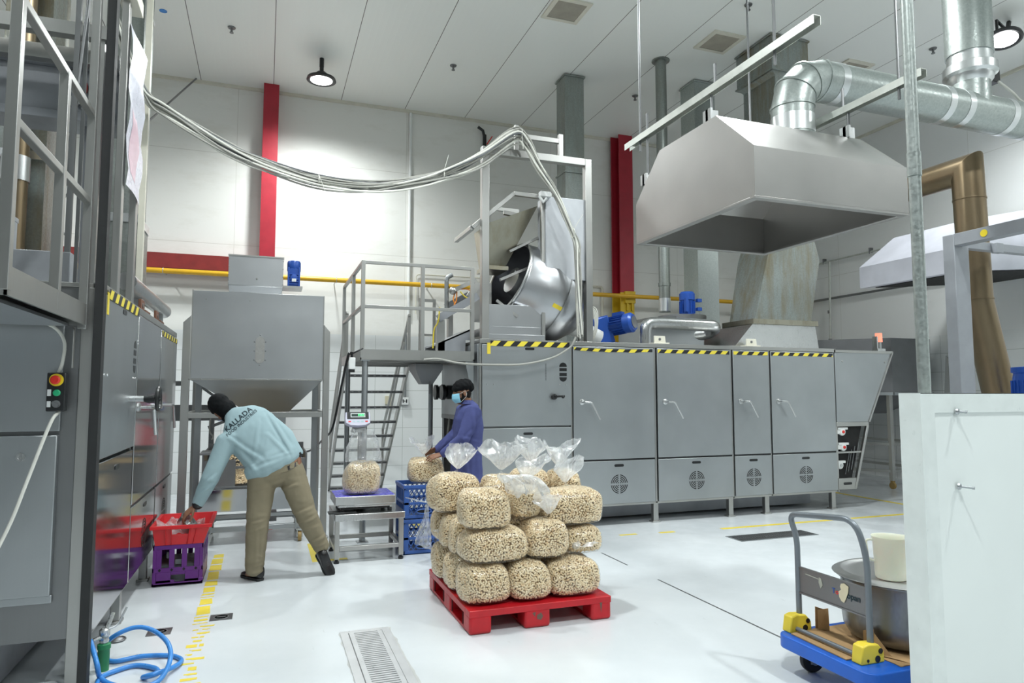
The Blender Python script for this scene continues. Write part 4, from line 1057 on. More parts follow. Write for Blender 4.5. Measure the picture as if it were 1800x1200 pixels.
m = MB()
for p, q in (((1.943,8.000,2.502), (2.443,8.000,2.803)), ((2.168,8.500,2.710), (2.596,8.500,2.953))): m.beam(p, q, .05, .09)
pieces('side_arm', m, M['greypaint'], t)
m = MB(); a = (1.929,8.000,2.488); m.box(a[0], a[0] + .10, y0, y0 + .06, 2.093, a[2]); m.box(a[0] + .3, a[0] + .36, y1 - .1, y1, 2.093, a[2] + .2)
pieces('support_post', m, M['frame'], t)
m = MB(); m.tube(fillet([(2.126,8.300,2.540), (2.122,8.300,3.059), (2.196,8.300,3.100)], .1), .028, 12)
obj('vent_pipe', m, M['steel'], t)
m = MB(); m.beam((2.137,8.100,2.858), (2.444,8.100,3.017), .07, .05); m.sphere((2.151,8.100,2.866), .05); m.beam((2.363,8.100,2.798), (2.473,8.100,2.976), .06, .08)
obj('drive_arm', m, M['frame'], t)
m = MB(); m.tube(spline([(2.180,8.100,2.839), (2.159,8.100,2.767), (2.181,8.100,2.698), (2.225,8.100,2.629)]), .008, 6); m.tube(spline([(2.202,8.100,2.861), (2.196,8.100,2.748), (2.167,8.100,2.690)]), .008, 6); m.tube(spline([(2.238,8.100,2.892), (2.326,8.100,2.896), (2.400,8.100,2.872)]), .007, 6)
pieces('orange_cable', m, M['orange'], t)
m = MB(); m.tube(spline([(1.958,7.980,2.638), (1.939,7.980,2.465), (1.891,7.980,2.361), (1.879,7.980,2.142)]), .009, 6); m.tube(spline([(2.218,8.000,2.848), (2.269,8.000,2.794), (2.327,8.000,2.762)]), .008, 6)
pieces('yellow_cable', m, M['yelcable'], t)

# ------------------------------------------------------------------ work platforms at the feed ends
def make_platform(label, loc, rotz, full, dz=0.0):
    t = thing('work_platform', label, 'platform', loc, rotz, local=True)
    x0, x1, y0, y1, zb, zd = -1.36, -.06 if full else -.10, .06, 2.02, 1.975, 2.09
    m = MB(); m.box(x0, x1, y0, y0 + .012, zb, zd); m.box(x0, x1, y1 - .012, y1, zb, zd); m.box(x0, x0 + .012, y0, y1, zb, zd); m.box(x1 - .012, x1, y0, y1, zb, zd)
    for k in range(4): m.box(x0 + .02, x1 - .02, y0 + .3 + k * .42, y0 + .35 + k * .42, zb + .01, zd - .02)
    m.box(x0 + .012, x1 - .012, y0 + .012, y1 - .012, zd - .02, zd - .004)
    obj('deck', m, M['frame'], t)
    zr, zm = 3.06 + dz, 2.565 + dz
    posts = [(x0 + .02, y0 + .02), (x0 + .69, y0 + .02), (x1 - .02, y0 + .02)]
    if full: posts += [(x0 + .02, .95), (x0 + .02, y1 - .02)]
    else: posts += [(x1 - .02, 1.0)]
    for k, (x, y) in enumerate(posts):
        m = MB(); m.box(x - .021, x + .021, y - .021, y + .021, zb + .02 if k != 2 or full else zb - .02, zr if not (not full and k == 2) else CEIL - .6)
        obj('rail_post', m, M['frame'], t, bev=.002)
    for z in (zm, zr):
        m = MB(); m.beam((x0, y0 + .02, z), (x1, y0 + .02, z), .036); obj('rail', m, M['frame'], t, bev=.003)
        if full:
            m = MB(); m.beam((x0 + .02, y0, z), (x0 + .02, y1, z), .036); obj('rail', m, M['frame'], t, bev=.003)
    if full:
        for x, y in ((x0 + .06, y0 + .06), (x0 + .06, y1 - .25), (x1 - .1, y1 - .2)):
            m = MB(); m.tube([(x, y, 0), (x, y, zb)], .033, 16); m.box(x - .05, x + .05, y - .05, y + .05, zb - .012, zb); m.box(x - .06, x + .06, y - .06, y + .06, 0, .01)
            obj('pillar', m, M['steel'], t)
        # stair going down behind the platform
        n = 9; yb_ = 3.85 + .45
        sx0, sx1 = x0 + .06, x0 + .92
        for x in (sx0, sx1):
            m = MB(); m.beam((x, y1 - .02, 2.03), (x, yb_, 0.03), .03, .12, up=(0, .7, .7)); obj('stringer', m, M['frame'], t)
            m = MB(); m.beam((x, y1 - .05, zr - .35), (x, yb_ - .15, 1.0), .036); m.beam((x, y1 - .02, zb), (x, y1 - .02, zr - .35), .04); m.beam((x, yb_ - .15, 1.0), (x, yb_ - .15, .12), .036)
            m.beam((x, y1 + .3, 2.35), (x, yb_ - .15, .65), .03)
            obj('handrail', m, M['frame'], t)
        for k in range(n):
            f = (k + .8) / n; y = y1 - .02 + (yb_ - y1) * f; z = 2.03 * (1 - f) + .02
            m = MB(); m.box(sx0 + .01, sx1 - .01, y - .09, y + .10, z - .035, z)
            for q in range(8): m.box(sx0 + .12 + q * .09, sx0 + .15 + q * .09, y - .092, y - .088, z - .022, z - .012, 1)
            obj('step', m, [M['steel_d'], M['steel_b']], t)
        m = MB(); a, b = x0 + 1.06, x1 - .0
        m.box(a, a + .04, y1 - .04, y1, zb, 2.96); m.box(b - .04, b, y1 - .04, y1, zb, 2.93); m.box(a, b, y1 - .035, y1 - .005, 2.91, 2.95); m.box(a, b, y1 - .035, y1 - .005, 2.42, 2.45)
        obj('back_rail', m, M['frame'], t)
        m = MB(); m.rings([[(-.60, .75, 1.97), (-.26, .75, 1.97), (-.26, 1.15, 1.97), (-.60, 1.15, 1.97)], [(-.60, .75, 1.90), (-.26, .75, 1.90), (-.26, 1.15, 1.90), (-.60, 1.15, 1.90)], [(-.50, .85, 1.72), (-.36, .85, 1.72), (-.36, 1.05, 1.72), (-.50, 1.05, 1.72)]]); m.cyl((-.40, .84, 1.60), (-.40, .84, 1.9), .012)
        obj('chute', m, M['steel_d'], t)
        m = MB(); m.prism([(-.16, 1.975), (-.06, 1.975), (-.06, 1.5)], 'y', .08, .095)
        obj('gusset', m, M['steel'], t)
    else:
        m = MB(); m.rings([[(x0 - .2, .15, 1.97), (x1, .15, 1.97), (x1, 1.9, 1.97), (x0 - .2, 1.9, 1.97)], [(x0 - .2, .15, 1.985), (x1, .15, 1.985), (x1, 1.9, 1.985), (x0 - .2, 1.9, 1.985)]])
        obj('deck_underside', m, M['steel_h'], t)
        m = MB(); m.box(x1 - .01, x1 + .02, .12, .126, 1.74, 1.965)
        obj('bracket', m, M['frame'], t, bev=.003)
    return t
plat = make_platform('raised steel work platform with railing and stairs beside the coating drum', (OX, OY, 0), 0, True)
plat2 = make_platform('raised platform with heavy grey railing above the black control box', (-0.87, 4.43, 0), R(90), False, .10)
# limit switch box with cable under the platform corner
t = thing('junction_box', 'small white junction box hanging at the corner of the platform with stairs', 'box', (0.873,7.500,1.929))
a = Vector((0.879,7.550,1.932))
obj('box_shell', MB().box(a.x - .035, a.x + .035, 7.50, 7.57, a.z - .07, a.z + .06), M['white_p'], t, bev=.008)
m = MB(); m.box(a.x - .03, a.x + .03, 7.505, 7.565, a.z - .10, a.z - .07); m.cyl((a.x, 7.53, a.z + .06), (a.x, 7.53, a.z + .12), .012)
obj('cable_gland', m, M['black'], t)
m = MB(); m.tube(spline([(0.991,7.500,2.092), (0.919,7.500,2.053), (a.x, 7.53, a.z + .1)]), .009, 6); m.tube(spline([(a.x - .01, 7.53, a.z + .1), (0.836,7.500,2.008), (0.801,7.800,1.675), (0.754,8.200,1.218), (0.693,8.600,1.064), (0.589,9.200,0.885), (0.488,9.400,0.836)]), .013, 8)
obj('cable', m, M['black'], t)
m = MB(); m.tube(spline([(1.668,7.520,1.981), (1.826,7.500,1.989), (2.019,7.480,1.952), (2.214,7.460,1.935), (2.484,7.450,1.932), (2.834,7.450,1.944), (3.195,7.450,2.023), (3.409,7.430,2.142), (3.464,7.420,2.211), (3.495,7.420,2.280)]), .013, 8)
tag(obj('loose_cable', m, M['cable']), 'grey cable drooping from the platform across the first oven door', 'cable')

# cables slung across the hall and down the drum
def bundle(name, path, n, spread, rad, lb, seed, mats, cat='cables'):
    t = thing(name, lb, cat, path[0])
    r = random.Random(seed)
    P = spline(path, 8)
    for k in range(n):
        ph = r.random() * 6.28; fr = 1 + r.random() * 2; of = Vector((0, r.uniform(-1, 1), r.uniform(-1, 1))) * spread
        pts = []
        for i, p in enumerate(P):
            f = i / (len(P) - 1); env = math.sin(PI * min(1, max(0, f))) ** .5 if 0 < f < 1 else 0
            sag = (0.35 + .65 * abs(math.sin(2.6 * PI * f + ph * .2)))
            pts.append(p + of * (.25 + env * sag) + Vector((math.sin(f * 9 * fr + ph), math.cos(f * 7 * fr + ph), math.sin(f * 11 * fr + ph * 2))) * spread * .35)
        obj('cable', MB().tube(pts, rad * r.uniform(.8, 1.25), 6), M[r.choice(mats)], t)
    m = MB()
    for f in (.28, .43, .58, .8):
        p = P[int(f * (len(P) - 1))]; m.tube([p + Vector((0, .06 * math.cos(a), .06 * math.sin(a))) for a in [k * PI / 5 for k in range(11)]], .005, 5); m.tube([p + Vector((0, -.05, .05)), p + Vector((r.uniform(-.08, .12), -.07, r.choice((-.2, .22))))], .003, 5)
    obj('cable_tie', m, M['cable_w'], t)
    return t
bundle('cable_bundle', [(-1.30, 6.45, 4.84), (-1.101,6.750,4.335), (-0.885,6.850,4.194), (-0.404,7.100,3.995), (-0.033,7.200,3.892), (0.476,7.300,3.830), (1.084,7.400,3.868), (1.584,7.380,3.967), (1.980,7.390,4.138), (2.323,7.400,4.349), (2.710,7.400,4.665), (2.855,7.400,4.587), (3.000,7.400,4.326), (3.220,7.400,4.002), (3.410,7.410,3.638), (3.514,7.410,3.401), (3.526,7.410,3.053), (3.538,7.410,2.638), (3.550,7.410,2.295)], 18, .068, .0095, 'bundle of grey cables slung across the hall to the drum frame and down its cabinet', 3, ['cable', 'cable', 'cable_d', 'cable_w', 'cable_d', 'cable'])

# blower unit on the oven roof, with bent silver pipe and blue motor
t = thing('blower_unit', 'steel blower with a blue upright motor and bent silver pipe on the oven roof', 'blower', (5.5, 8.5, 2.225))
m = MB(); a, b = (5.367,8.700,2.366), (6.270,8.700,2.806)
m.box(5.05, 5.95, 8.3, 9.2, 2.228, 2.62); obj('blower_box', m, M['steel'], t, bev=.004)
m = MB(); m.box(5.15, 5.72, 8.2, 9.25, 2.60, 2.66); m.lathe([(.36, 2.66), (.36, 2.76), (.0, 2.77)], (5.88, 8.75, 0), n=32); m.prism([(5.2, 2.66), (5.85, 2.66), (5.85, 2.75), (5.2, 2.70)], 'y', 8.5, 9.0)
obj('fan_casing', m, M['steel_d'], t)
m = MB(); m.lathe([(.12, 2.76), (.10, 2.78), (.10, 2.98), (.115, 2.985), (.115, 3.08), (.09, 3.11), (0, 3.115)], (5.88, 8.6, 0), n=24)
for k in range(18):
    an = 2 * PI * k / 18; m.obox((5.88 + .105 * math.cos(an), 8.6 + .105 * math.sin(an), 2.88), (math.cos(an), math.sin(an), 0), (-math.sin(an), math.cos(an), 0), (0, 0, 1), .025, .006, .18)
m.box(5.76, 5.80, 8.45, 8.5, 2.8, 3.0); m.box(5.97, 6.04, 8.46, 8.52, 2.95, 3.0); m.box(5.97, 6.04, 8.46, 8.52, 2.82, 2.87)
obj('motor', m, M['motor'], t)
m = MB(); m.tube(fillet([(4.80, 8.0, 2.228), (4.80, 8.0, 2.54), (5.02, 8.0, 2.56), (5.95, 8.0, 2.55), (6.02, 8.25, 2.47), (5.7, 8.45, 2.42)], .16, 7), .085, 20)
obj('silver_pipe', m, M['steel_b'], t)

# ------------------------------------------------------------------ things round the left oven
t = thing('square_duct', 'square galvanised duct with a cream corner angle rising from the polished oven', 'duct', (-1.45, 7.0, 2.24))
m = MB(); m.box(-1.48, -1.13, 6.95, 7.5, 2.24, 3.2); m.box(-1.46, -1.15, 6.97, 7.48, 3.2, CEIL - .005)
obj('duct_run', m, M['galv_d'], t)
m = MB(); m.box(-1.13, -1.08, 6.93, 6.98, 2.30, CEIL - .005)
obj('corner_angle', m, M['ivory'], t)
m = MB(); m.box(-1.49, -1.12, 6.94, 7.51, 3.16, 3.24); m.box(-1.47, -1.14, 6.96, 7.49, 5.3, 5.33)
pieces('taped_seam', m, M['foil'], t)
t = thing('square_duct', 'stained square duct with a brown flue behind the heavy railing', 'duct', (-2.3, 6.6, 2.24))
m = MB(); m.box(-2.12, -1.78, 6.6, 7.1, 2.24, CEIL - .005); obj('duct_run', m, M['galv_r'], t)
m = MB(); m.tube([(-1.93, 6.4, 2.24), (-1.93, 6.4, CEIL - .005)], .09, 18); obj('round_flue', m, M['brown'], t)
m = MB(); m.cyl((-1.93, 6.4, 3.3), (-1.93, 6.4, 3.5), .10, n=18); m.box(-2.14, -1.76, 6.58, 7.12, 3.55, 3.62); pieces('foil_band', m, M['foil'], t)
# grey housing behind railing
t = thing('drive_housing', 'dark grey painted beam housing behind the heavy railing', 'housing', (-1.9, 5.6, 3.2))
m = MB(); m.box(-4.0, -1.04, 5.55, 5.75, 3.60, 3.93); m.box(-4.0, -1.04, 5.50, 5.80, 3.93, 3.97); m.box(-4.0, -1.04, 5.5, 5.8, 3.54, 3.60)
obj('housing_beam', m, M['greypaint'], t, bev=.004)
for x in (-1.25, -3.9):
    obj('support_post', MB().box(x - .03, x + .03, 5.60, 5.70, 2.236 if x > -2 else 0, 3.54), M['greypaint'], t)
m = MB(); m.cyl((-1.34, 5.55, 3.68), (-1.34, 5.50, 3.68), .035, n=14); m.box(-1.31, -1.25, 5.51, 5.55, 3.665, 3.695)
obj('valve', m, M['steel_b'], t)
m = MB(); m.sphere((-1.27, 5.53, 3.80), .022, sx=.6, sz=2); obj('red_lever', m, M['redbtn'], t)
t = thing('cross_rails', 'pair of grey horizontal bars high behind the heavy railing', 'rail', (-2.0, 5.2, 4.3))
m = MB(); m.box(-4.0, -1.03, 5.12, 5.2, 3.99, 4.08); obj('bar', m, M['frame'], t)
m = MB(); m.box(-4.0, -1.03, 5.30, 5.38, 3.88, 3.98); obj('bar', m, M['frame'], t)
for y, z in ((5.16, 3.99), (5.34, 3.88)): obj('support_post', MB().box(-1.12, -1.08, y - .02, y + .02, 2.236, z), M['frame'], t)
m = MB(); m.box(-1.20, -1.17, 4.9, 4.93, 2.237, CEIL - .002); m.box(-1.15, -1.13, 4.92, 4.94, 2.237, CEIL - .002); m.tube([(-1.26, 4.91, 2.237), (-1.13, 4.91, 4.2)], .010)
tag(obj('tie_rods', m, M['steel_d']), 'dark vertical tie rods behind the heavy railing posts', 'rod')
m = MB(); m.box(-2.6, -1.42, 4.75, 4.80, 2.237, 2.62); m.box(-2.6, -1.42, 4.74, 4.82, 2.62, 2.65); m.box(-1.42, -1.12, 4.72, 4.8, 2.237, 2.45)
tag(obj('guard_plate', m, M['greypaint'], bev=.004), 'low grey guard plate on the oven roof behind the heavy railing', 'guard')
t = thing('plastic_sheet', 'cloudy plastic sheet panel with faded pink print hung on posts above the polished oven', 'sheet', (-.93, 5.48, 2.24))
m = MB(); nn = 10
g = [[(-.925 + .012 * math.sin(i * 1.7 + j * .6), 5.17 + .56 * j / 6, 3.02 + 1.14 * i / nn) for j in range(7)] for i in range(nn + 1)]
m.rings(g, cap=False, closed=False)
s_ = obj('sheet', m, M['sheet'], t)
m = MB(); m.rings([[(-.9235 + .012 * math.sin(i * 1.7 + j * .6), 5.17 + .56 * j / 6, 3.02 + 1.14 * i / nn) for j in range(1, 5)] for i in range(1, 6)], cap=False, closed=False); obj('pink_print', m, M['pinkprint'], s_)
for y in (5.13, 5.66):
    obj('post', MB().box(-.985, -.94, y, y + .08, 2.236, 4.3 if y < 5.3 else 4.1), M['frame'], t, bev=.003)
m = MB(); m.box(-1.02, -.90, 5.05, 5.40, 4.32, 4.42); m.cyl((-.96, 5.045, 4.37), (-.96, 5.05, 4.37), .03); obj('junction_box', m, M['ivory'], t, bev=.006)
t = thing('round_pipe', 'light round pipe lying along the roof of the polished oven', 'pipe', (-1.1, 7.0, 2.235))
obj('pipe_run', MB().tube([(-1.005, 5.80, 2.45), (-1.005, 7.85, 2.45)], .07, 18), M['steel_b'], t)
m = MB()
for y in (6.3, 7.5): m.box(-1.04, -.97, y, y + .05, 2.237, 2.385)
pieces('saddle', m, M['steel'], t)

# hose, floor valves
t = thing('floor_outlet', 'steel ball valve on a green floor pipe beside the coiled hose', 'valve', (-.80, 4.62, 0))
gx, gy = (-0.840,4.659,0.000)[0], (-0.840,4.659,0.000)[1]
m = MB(); m.lathe([(.03, 0), (.032, .12), (.036, .125), (.036, .15), (.02, .155)], (gx, gy, 0), n=16); obj('green_pipe', m, M['green'], t)
m = MB(); m.lathe([(.02, .15), (.026, .17), (.02, .19), (.028, .2), (.028, .23), (.018, .24)], (gx, gy, 0), n=8); m.tube([(gx, gy, .21), (gx + .02, gy + .03, .27), (gx + .03, gy + .05, .31)], .012, 8); m.tube([(gx, gy, .2), (gx - .05, gy - .02, .18)], .014, 8)
v_ = obj('valve_body', m, M['steel_b'], t)
m = MB(); m.tube(fillet([(gx + .01, gy, .23), (gx + .06, gy + .02, .24), (gx + .10, gy + .06, .33)], .03), .006, 6); obj('lever', m, M['steel'], v_)
m = MB(); m.lathe([(.04, 0), (.04, .14), (.03, .15)], (gx - .12, gy - .02, 0), n=16); tag(obj('floor_pipe', m, M['green']), 'dark green pipe stub under the corner of the polished oven', 'pipe')
m = MB(); m.lathe([(.045, 0), (.05, .006), (.03, .02), (0, .022)], (-0.862,5.173,0.000), n=16); m.tube([(Vector((-0.862,5.173,0.000)) + Vector((.05 * math.cos(a), .05 * math.sin(a), .01))) for a in [k * PI / 6 for k in range(13)]], .006, 6)
tag(obj('levelling_foot', m, M['steel_d']), 'dark levelling foot plate on the floor by the blue hose', 'foot')
m = MB()
hp = [(gx - .066, gy - .02, .18), (-0.832,4.436,0.120), (-0.818,4.469,0.030), (-0.730,4.353,0.020), (-0.594,4.273,0.020), (-0.504,4.315,0.030), (-0.463,4.402,0.100), (-0.493,4.544,0.150), (-0.591,4.709,0.180), (-0.688,4.744,0.200), (-0.792,4.741,0.170), (-0.865,4.780,0.100), (-0.895,4.860,0.020), (-0.802,4.746,0.015), (-0.654,4.763,0.020), (-0.495,4.729,0.015), (-0.425,4.629,0.015), (-0.453,4.489,0.030), (-0.541,4.383,0.040), (-0.598,4.429,0.015), (-0.588,4.440,0.016), (-0.535,4.468,0.017), (-0.557,4.547,0.016), (-0.664,4.630,0.016), (-0.758,4.585,0.016), (-0.825,4.493,0.016), (-0.807,4.307,0.016)]
m.tube(spline(hp, 7), .0135, 10)
tag(obj('air_hose', m, M['hose']), 'coiled bright blue hose on the floor beside the polished oven', 'hose')

# ------------------------------------------------------------------ hopper with frame, feeder cart
t = thing('steel_hopper', 'tall steel hopper bin on a square leg frame behind the bending man', 'hopper', (-.07, 8.6, 0))
hx0, hx1, hy0, hy1, hz0, hz1 = -.748, .61, 8.0, 9.3, 1.76, 2.71
m = MB(); m.box(hx0, hx1, hy0, hy1, hz0, hz1); bn = obj('bin', m, M['steel_h'], t, bev=.004)
m = MB(); m.box(hx0 - .008, hx0 + .002, hy0 - .006, hy0 + .05, hz0, hz1 + .006); m.box(hx1 - .002, hx1 + .006, hy0 - .006, hy0 + .05, hz0, hz1); m.box(hx0 - .02, hx1 + .02, hy0 - .02, hy1 + .02, hz0 - .012, hz0)
for k in range(6): m.lathe([(.008, 0), (.006, .005), (0, .006)], (hx0 + .11 + k * .22, hy0 - .02, hz0 - .006), (0, -1, 0), n=8, cap=False)
for x in (hx0 + .13, hx0 + .57): m.lathe([(.007, 0), (.006, .004), (0, .005)], (x, hy0, hz1 - .09), (0, -1, 0), n=8, cap=False)
obj('edge_trim', m, M['frame'], t)
m = MB(); m.rings([[(hx0, hy0, hz0 - .012), (hx1, hy0, hz0 - .012), (hx1, hy1, hz0 - .012), (hx0, hy1, hz0 - .012)], [(-.12, 8.42, 1.36), (.24, 8.42, 1.36), (.24, 8.85, 1.36), (-.12, 8.85, 1.36)], [(-.12, 8.42, 1.25), (.24, 8.42, 1.25), (.24, 8.85, 1.25), (-.12, 8.85, 1.25)]])
obj('cone', m, M['steel'], t)
m = MB(); c = (-0.060,8.000,2.080); ca = [(c[0] + .048 * math.cos(PI * k / 10), c[2] + .10 + .048 * math.sin(PI * k / 10)) for k in range(11)] + [(c[0] + .048 * math.cos(PI + PI * k / 10), c[2] - .10 + .048 * math.sin(PI + PI * k / 10)) for k in range(11)]
m.prism(ca, 'y', 7.994, 8.0); g_ = obj('sight_glass', m, plain('sight_window', (0.34, 0.34, 0.33), .25, .2), bn)
m = MB()
for k in range(3):
    for s_ in (-1, 1): m.lathe([(.008, 0), (.006, .006), (0, .007)], (c[0] + s_ * .058, 8.0, c[2] - .11 + k * .1), (0, -1, 0), n=8, cap=False)
m.lathe([(.008, 0), (0, .007)], (c[0], 8, c[2] - .165), (0, -1, 0), n=8, cap=False); m.lathe([(.008, 0), (0, .007)], (c[0], 8, c[2] + .165), (0, -1, 0), n=8, cap=False)
obj('glass_bolts', m, M['steel_d'], g_)
for x0, x1, y0, y1 in ((hx0 - .085, hx0 - .008, 7.98, 8.05), (hx1 + .008, hx1 + .075, 7.98, 8.05), (hx0 - .085, hx0 - .008, 9.25, 9.32), (hx1 + .008, hx1 + .075, 9.25, 9.32)):
    m = MB(); zt = 2.36 if x0 < 0 else 2.30
    if x0 < 0: m.prism([(x0, 0.02), (x1, 0.02), (x1, zt + .08), (x0, zt)], 'y', y0, y1)
    else: m.prism([(x0, 0.02), (x1, 0.02), (x1, zt), (x0, zt + .08)], 'y', y0, y1)
    m.box(x0 - .02, x1 + .02, y0 - .02, y1 + .02, 0, .02)
    obj('leg', m, M['frame'], t, bev=.003)
for x0, x1 in ((hx0 - .005, hx0 + .06), (hx1 - .06, hx1 + .005)):
    m = MB(); m.box(x0, x1, 8.70, 8.76, 0, 1.74); obj('leg', m, M['steel'], t, bev=.003)
for y in (8.0, 9.27):
    m = MB(); m.box(hx0 - .01, hx1 + .01, y, y + .05, 1.34, 1.40); obj('cross_bar', m, M['frame'], t, bev=.003)
for x in (hx0 - .06, hx1 + .02):
    m = MB(); m.box(x, x + .045, 8.05, 9.25, 1.34, 1.40); obj('cross_bar', m, M['frame'], t, bev=.003)
m = MB(); m.beam((hx0, 8.75, 1.72), (-.25, 8.75, 1.34), .03); m.beam((-.62, 8.9, 1.2), (.0, 8.9, 1.45), .035)
obj('brace', m, M['steel_d'], t)
m = MB(); m.tube(spline([(-.55, 8.9, 1.6), (-.60, 8.85, 1.2), (-.56, 8.85, 1.1), (-.57, 8.85, 1.06)]), .01, 6); obj('cable', m, M['cable'], t)
t = thing('feed_box', 'small steel feed box with a blue motor standing on top of the tall hopper', 'box', (-.12, 8.8, 2.71))
m = MB(); m.box(-.435, .175, 8.55, 9.05, 2.87, 3.225); m.rings([[(-.42, 8.57, 2.79), (.16, 8.57, 2.79), (.16, 9.03, 2.79), (-.42, 9.03, 2.79)], [(-.435, 8.55, 2.87), (.175, 8.55, 2.87), (.175, 9.05, 2.87), (-.435, 9.05, 2.87)]]); m.box(-.38, .14, 8.6, 9.0, 2.712, 2.79)
obj('box_body', m, M['steel_h'], t, bev=.004)
m = MB(); m.box(-.44, .18, 8.54, 9.06, 3.215, 3.232); m.lathe([(.012, 0), (.01, .02), (0, .021)], (-.12, 8.55, 2.96), (0, -1, 0), n=10)
for q in (-.43, .17):
    for k in range(4): m.lathe([(.007, 0), (.005, .005), (0, .006)], (q, 8.548, 2.9 + .095 * k), (0, -1, 0), n=8, cap=False)
obj('lid', m, M['frame'], t)
m = MB(); m.box(.175, .40, 8.6, 8.9, 2.875, 2.90); obj('motor_shelf', m, M['frame'], t)
m = MB(); m.box(.235, .36, 8.62, 8.80, 2.90, 3.12); m.lathe([(.07, 0), (.08, .02), (.08, .12), (.07, .14)], (.30, 8.7, 3.08), n=20); m.box(.225, .245, 8.60, 8.64, 2.9, 3.13); m.box(.35, .37, 8.6, 8.64, 2.9, 3.13); m.lathe([(.045, 0), (.045, .02), (.02, .025)], (.30, 8.62, 3.0), (0, -1, 0), n=16)
for k in range(5): m.box(.24, .36, 8.605, 8.62, 2.92 + k * .03, 2.932 + k * .03)
mo = obj('motor', m, M['motor'], t, bev=.003)
m = MB(); m.box(.275, .325, 8.59, 8.604, 2.955, 2.99); obj('motor_plate', m, M['white_p'], mo)

t = thing('feeder_cart', 'steel vibrating feeder cart on casters under the hopper, behind the bending man', 'cart', (-.1, 8.2, 0))
m = MB(); fx0, fx1, fy0, fy1 = -.60, .46, 7.92, 8.75
m.box(fx0, fx0 + .02, fy0, fy1, .62, .98); m.box(fx1 - .02, fx1, fy0, fy1, .62, .96); m.box(fx0, fx1, fy1 - .02, fy1, .62, 1.02); m.box(fx0, fx1, fy0, fy1, .60, .62)
m.box(fx0 + .02, -.27, fy0, fy0 + .02, .62, .90); m.box(.12, fx1 - .02, fy0, fy0 + .02, .62, .90); m.box(-.27, .12, fy0 + .02, fy0 + .035, .80, .83)
m.box(fx0 - .02, -.27, fy0 - .06, fy0 + .3, .96, .985)
obj('tray', m, M['steel_d'], t, bev=.003)
m = MB(); m.prism([(fy0 - .085, .60), (fy0 + .5, .60), (fy0 + .5, .36), (fy0 - .03, .36)], 'x', fx0 - .03, fx1 - .02)
obj('apron', m, M['steel_m'], t, bev=.004)
m = MB()
for x in (-.52, .38):
    m.box(x - .03, x + .03, fy0 + .02, fy0 + .08, .13, .36); m.box(x - .03, x + .03, fy1 - .08, fy1 - .02, .13, .60)
for y in (fy0 + .03, fy1 - .07):
    m.box(fx0, fx1, y, y + .04, .14, .19); m.box(fx0, fx1, y, y + .04, .28, .32)
m.box(fx0 + .02, fx0 + .06, fy0, fy1, .14, .19); m.box(fx1 - .06, fx1 - .02, fy0, fy1, .14, .19)
obj('undercarriage', m, M['steel'], t, bev=.003)
m = MB(); m.box(.02, .16, 8.1, 8.3, .2, .3); m.cyl((-.1, 8.2, .25), (.02, 8.2, .25), .05); obj('vibrator_motor', m, M['steel_d'], t, bev=.004)
m = MB(); m.box(.05, .12, 8.04, 8.08, .12, .14); obj('red_label', m, M['redbtn'], t)
for x in (-.54, .40):
    for y in (fy0 + .02, fy1 - .05):
        m = MB(); m.cyl((x - .018, y, .055), (x + .018, y, .055), .055, n=20)
        w_ = obj('caster', m, M['caster'], t)
        m = MB(); m.box(x - .03, x - .022, y - .03, y + .03, .05, .14); m.box(x + .022, x + .03, y - .03, y + .03, .05, .14); m.box(x - .04, x + .04, y - .04, y + .04, .125, .14); m.cyl((x - .032, y, .055), (x + .032, y, .055), .014, n=10)
        obj('fork', m, M['steel_b'], w_)
t = thing('gear_motor', 'blue gear motor on a dark beam behind the hopper legs', 'motor', (-.9, 9.6, 0))
m = MB(); m.box(-1.4, -.42, 9.55, 9.75, 1.26, 1.46); obj('beam', m, M['steel_d'], t, bev=.004)
m = MB(); m.lathe([(.10, 0), (.12, .02), (.12, .16), (.09, .19)], (-.58, 9.65, 1.37), (1, 0, 0), n=20); m.lathe([(.10, 0), (.12, .02), (.12, .14), (.09, .16)], (-1.36, 9.52, 1.37), (0, -1, 0), n=20); obj('motor_body', m, M['motor'], t)
m = MB(); m.box(-1.3, -1.24, 9.6, 9.7, 0, 1.26); m.box(-.66, -.60, 9.6, 9.7, 0, 1.26); m.box(-1.2, -.9, 9.5, 9.54, 1.7, 1.76); m.box(-.98, -.94, 9.48, 9.56, 1.3, 1.86)
obj('stand', m, M['steel_d'], t)

# ------------------------------------------------------------------ crates beside the left oven
def crate_walls(m, x0, x1, y0, y1, z0, z1, taper, th=.012):
    a = [(x0 + taper, y0 + taper, z0), (x1 - taper, y0 + taper, z0), (x1 - taper, y1 - taper, z0), (x0 + taper, y1 - taper, z0)]
    b = [(x0, y0, z1), (x1, y0, z1), (x1, y1, z1), (x0, y1, z1)]
    return a, b
t = thing('plastic_crate', 'purple slatted plastic crate on the floor under the red crate', 'crate', (-.63, 6.72, 0))
x0, x1, y0, y1 = -.84, -.455, 6.46, 7.0
m = MB(); m.box(x0, x1, y0, y1, 0.005, .022)
for z0_, z1_ in ((.005, .03), (.115, .15), (.30, .335)):
    m.box(x0, x1, y0, y0 + .012, z0_, z1_); m.box(x0, x1, y1 - .012, y1, z0_, z1_); m.box(x0, x0 + .012, y0, y1, z0_, z1_); m.box(x1 - .012, x1, y0, y1, z0_, z1_)
obj('crate_base', m, M['crate_p'], t, bev=.002)
m = MB(); r_ = random.Random(2)
def slats(m, fixed, a0, a1, ax, n_, z0_, z1_, frac, out):
    st = (a1 - a0) / n_
    for k in range(n_):
        c0 = a0 + st * (k + .5) - st * frac / 2; c1 = c0 + st * frac
        if ax == 'x': m.box(c0, c1, fixed - .006 + out, fixed + .006 + out, z0_, z1_)
        else: m.box(fixed - .006 + out, fixed + .006 + out, c0, c1, z0_, z1_)
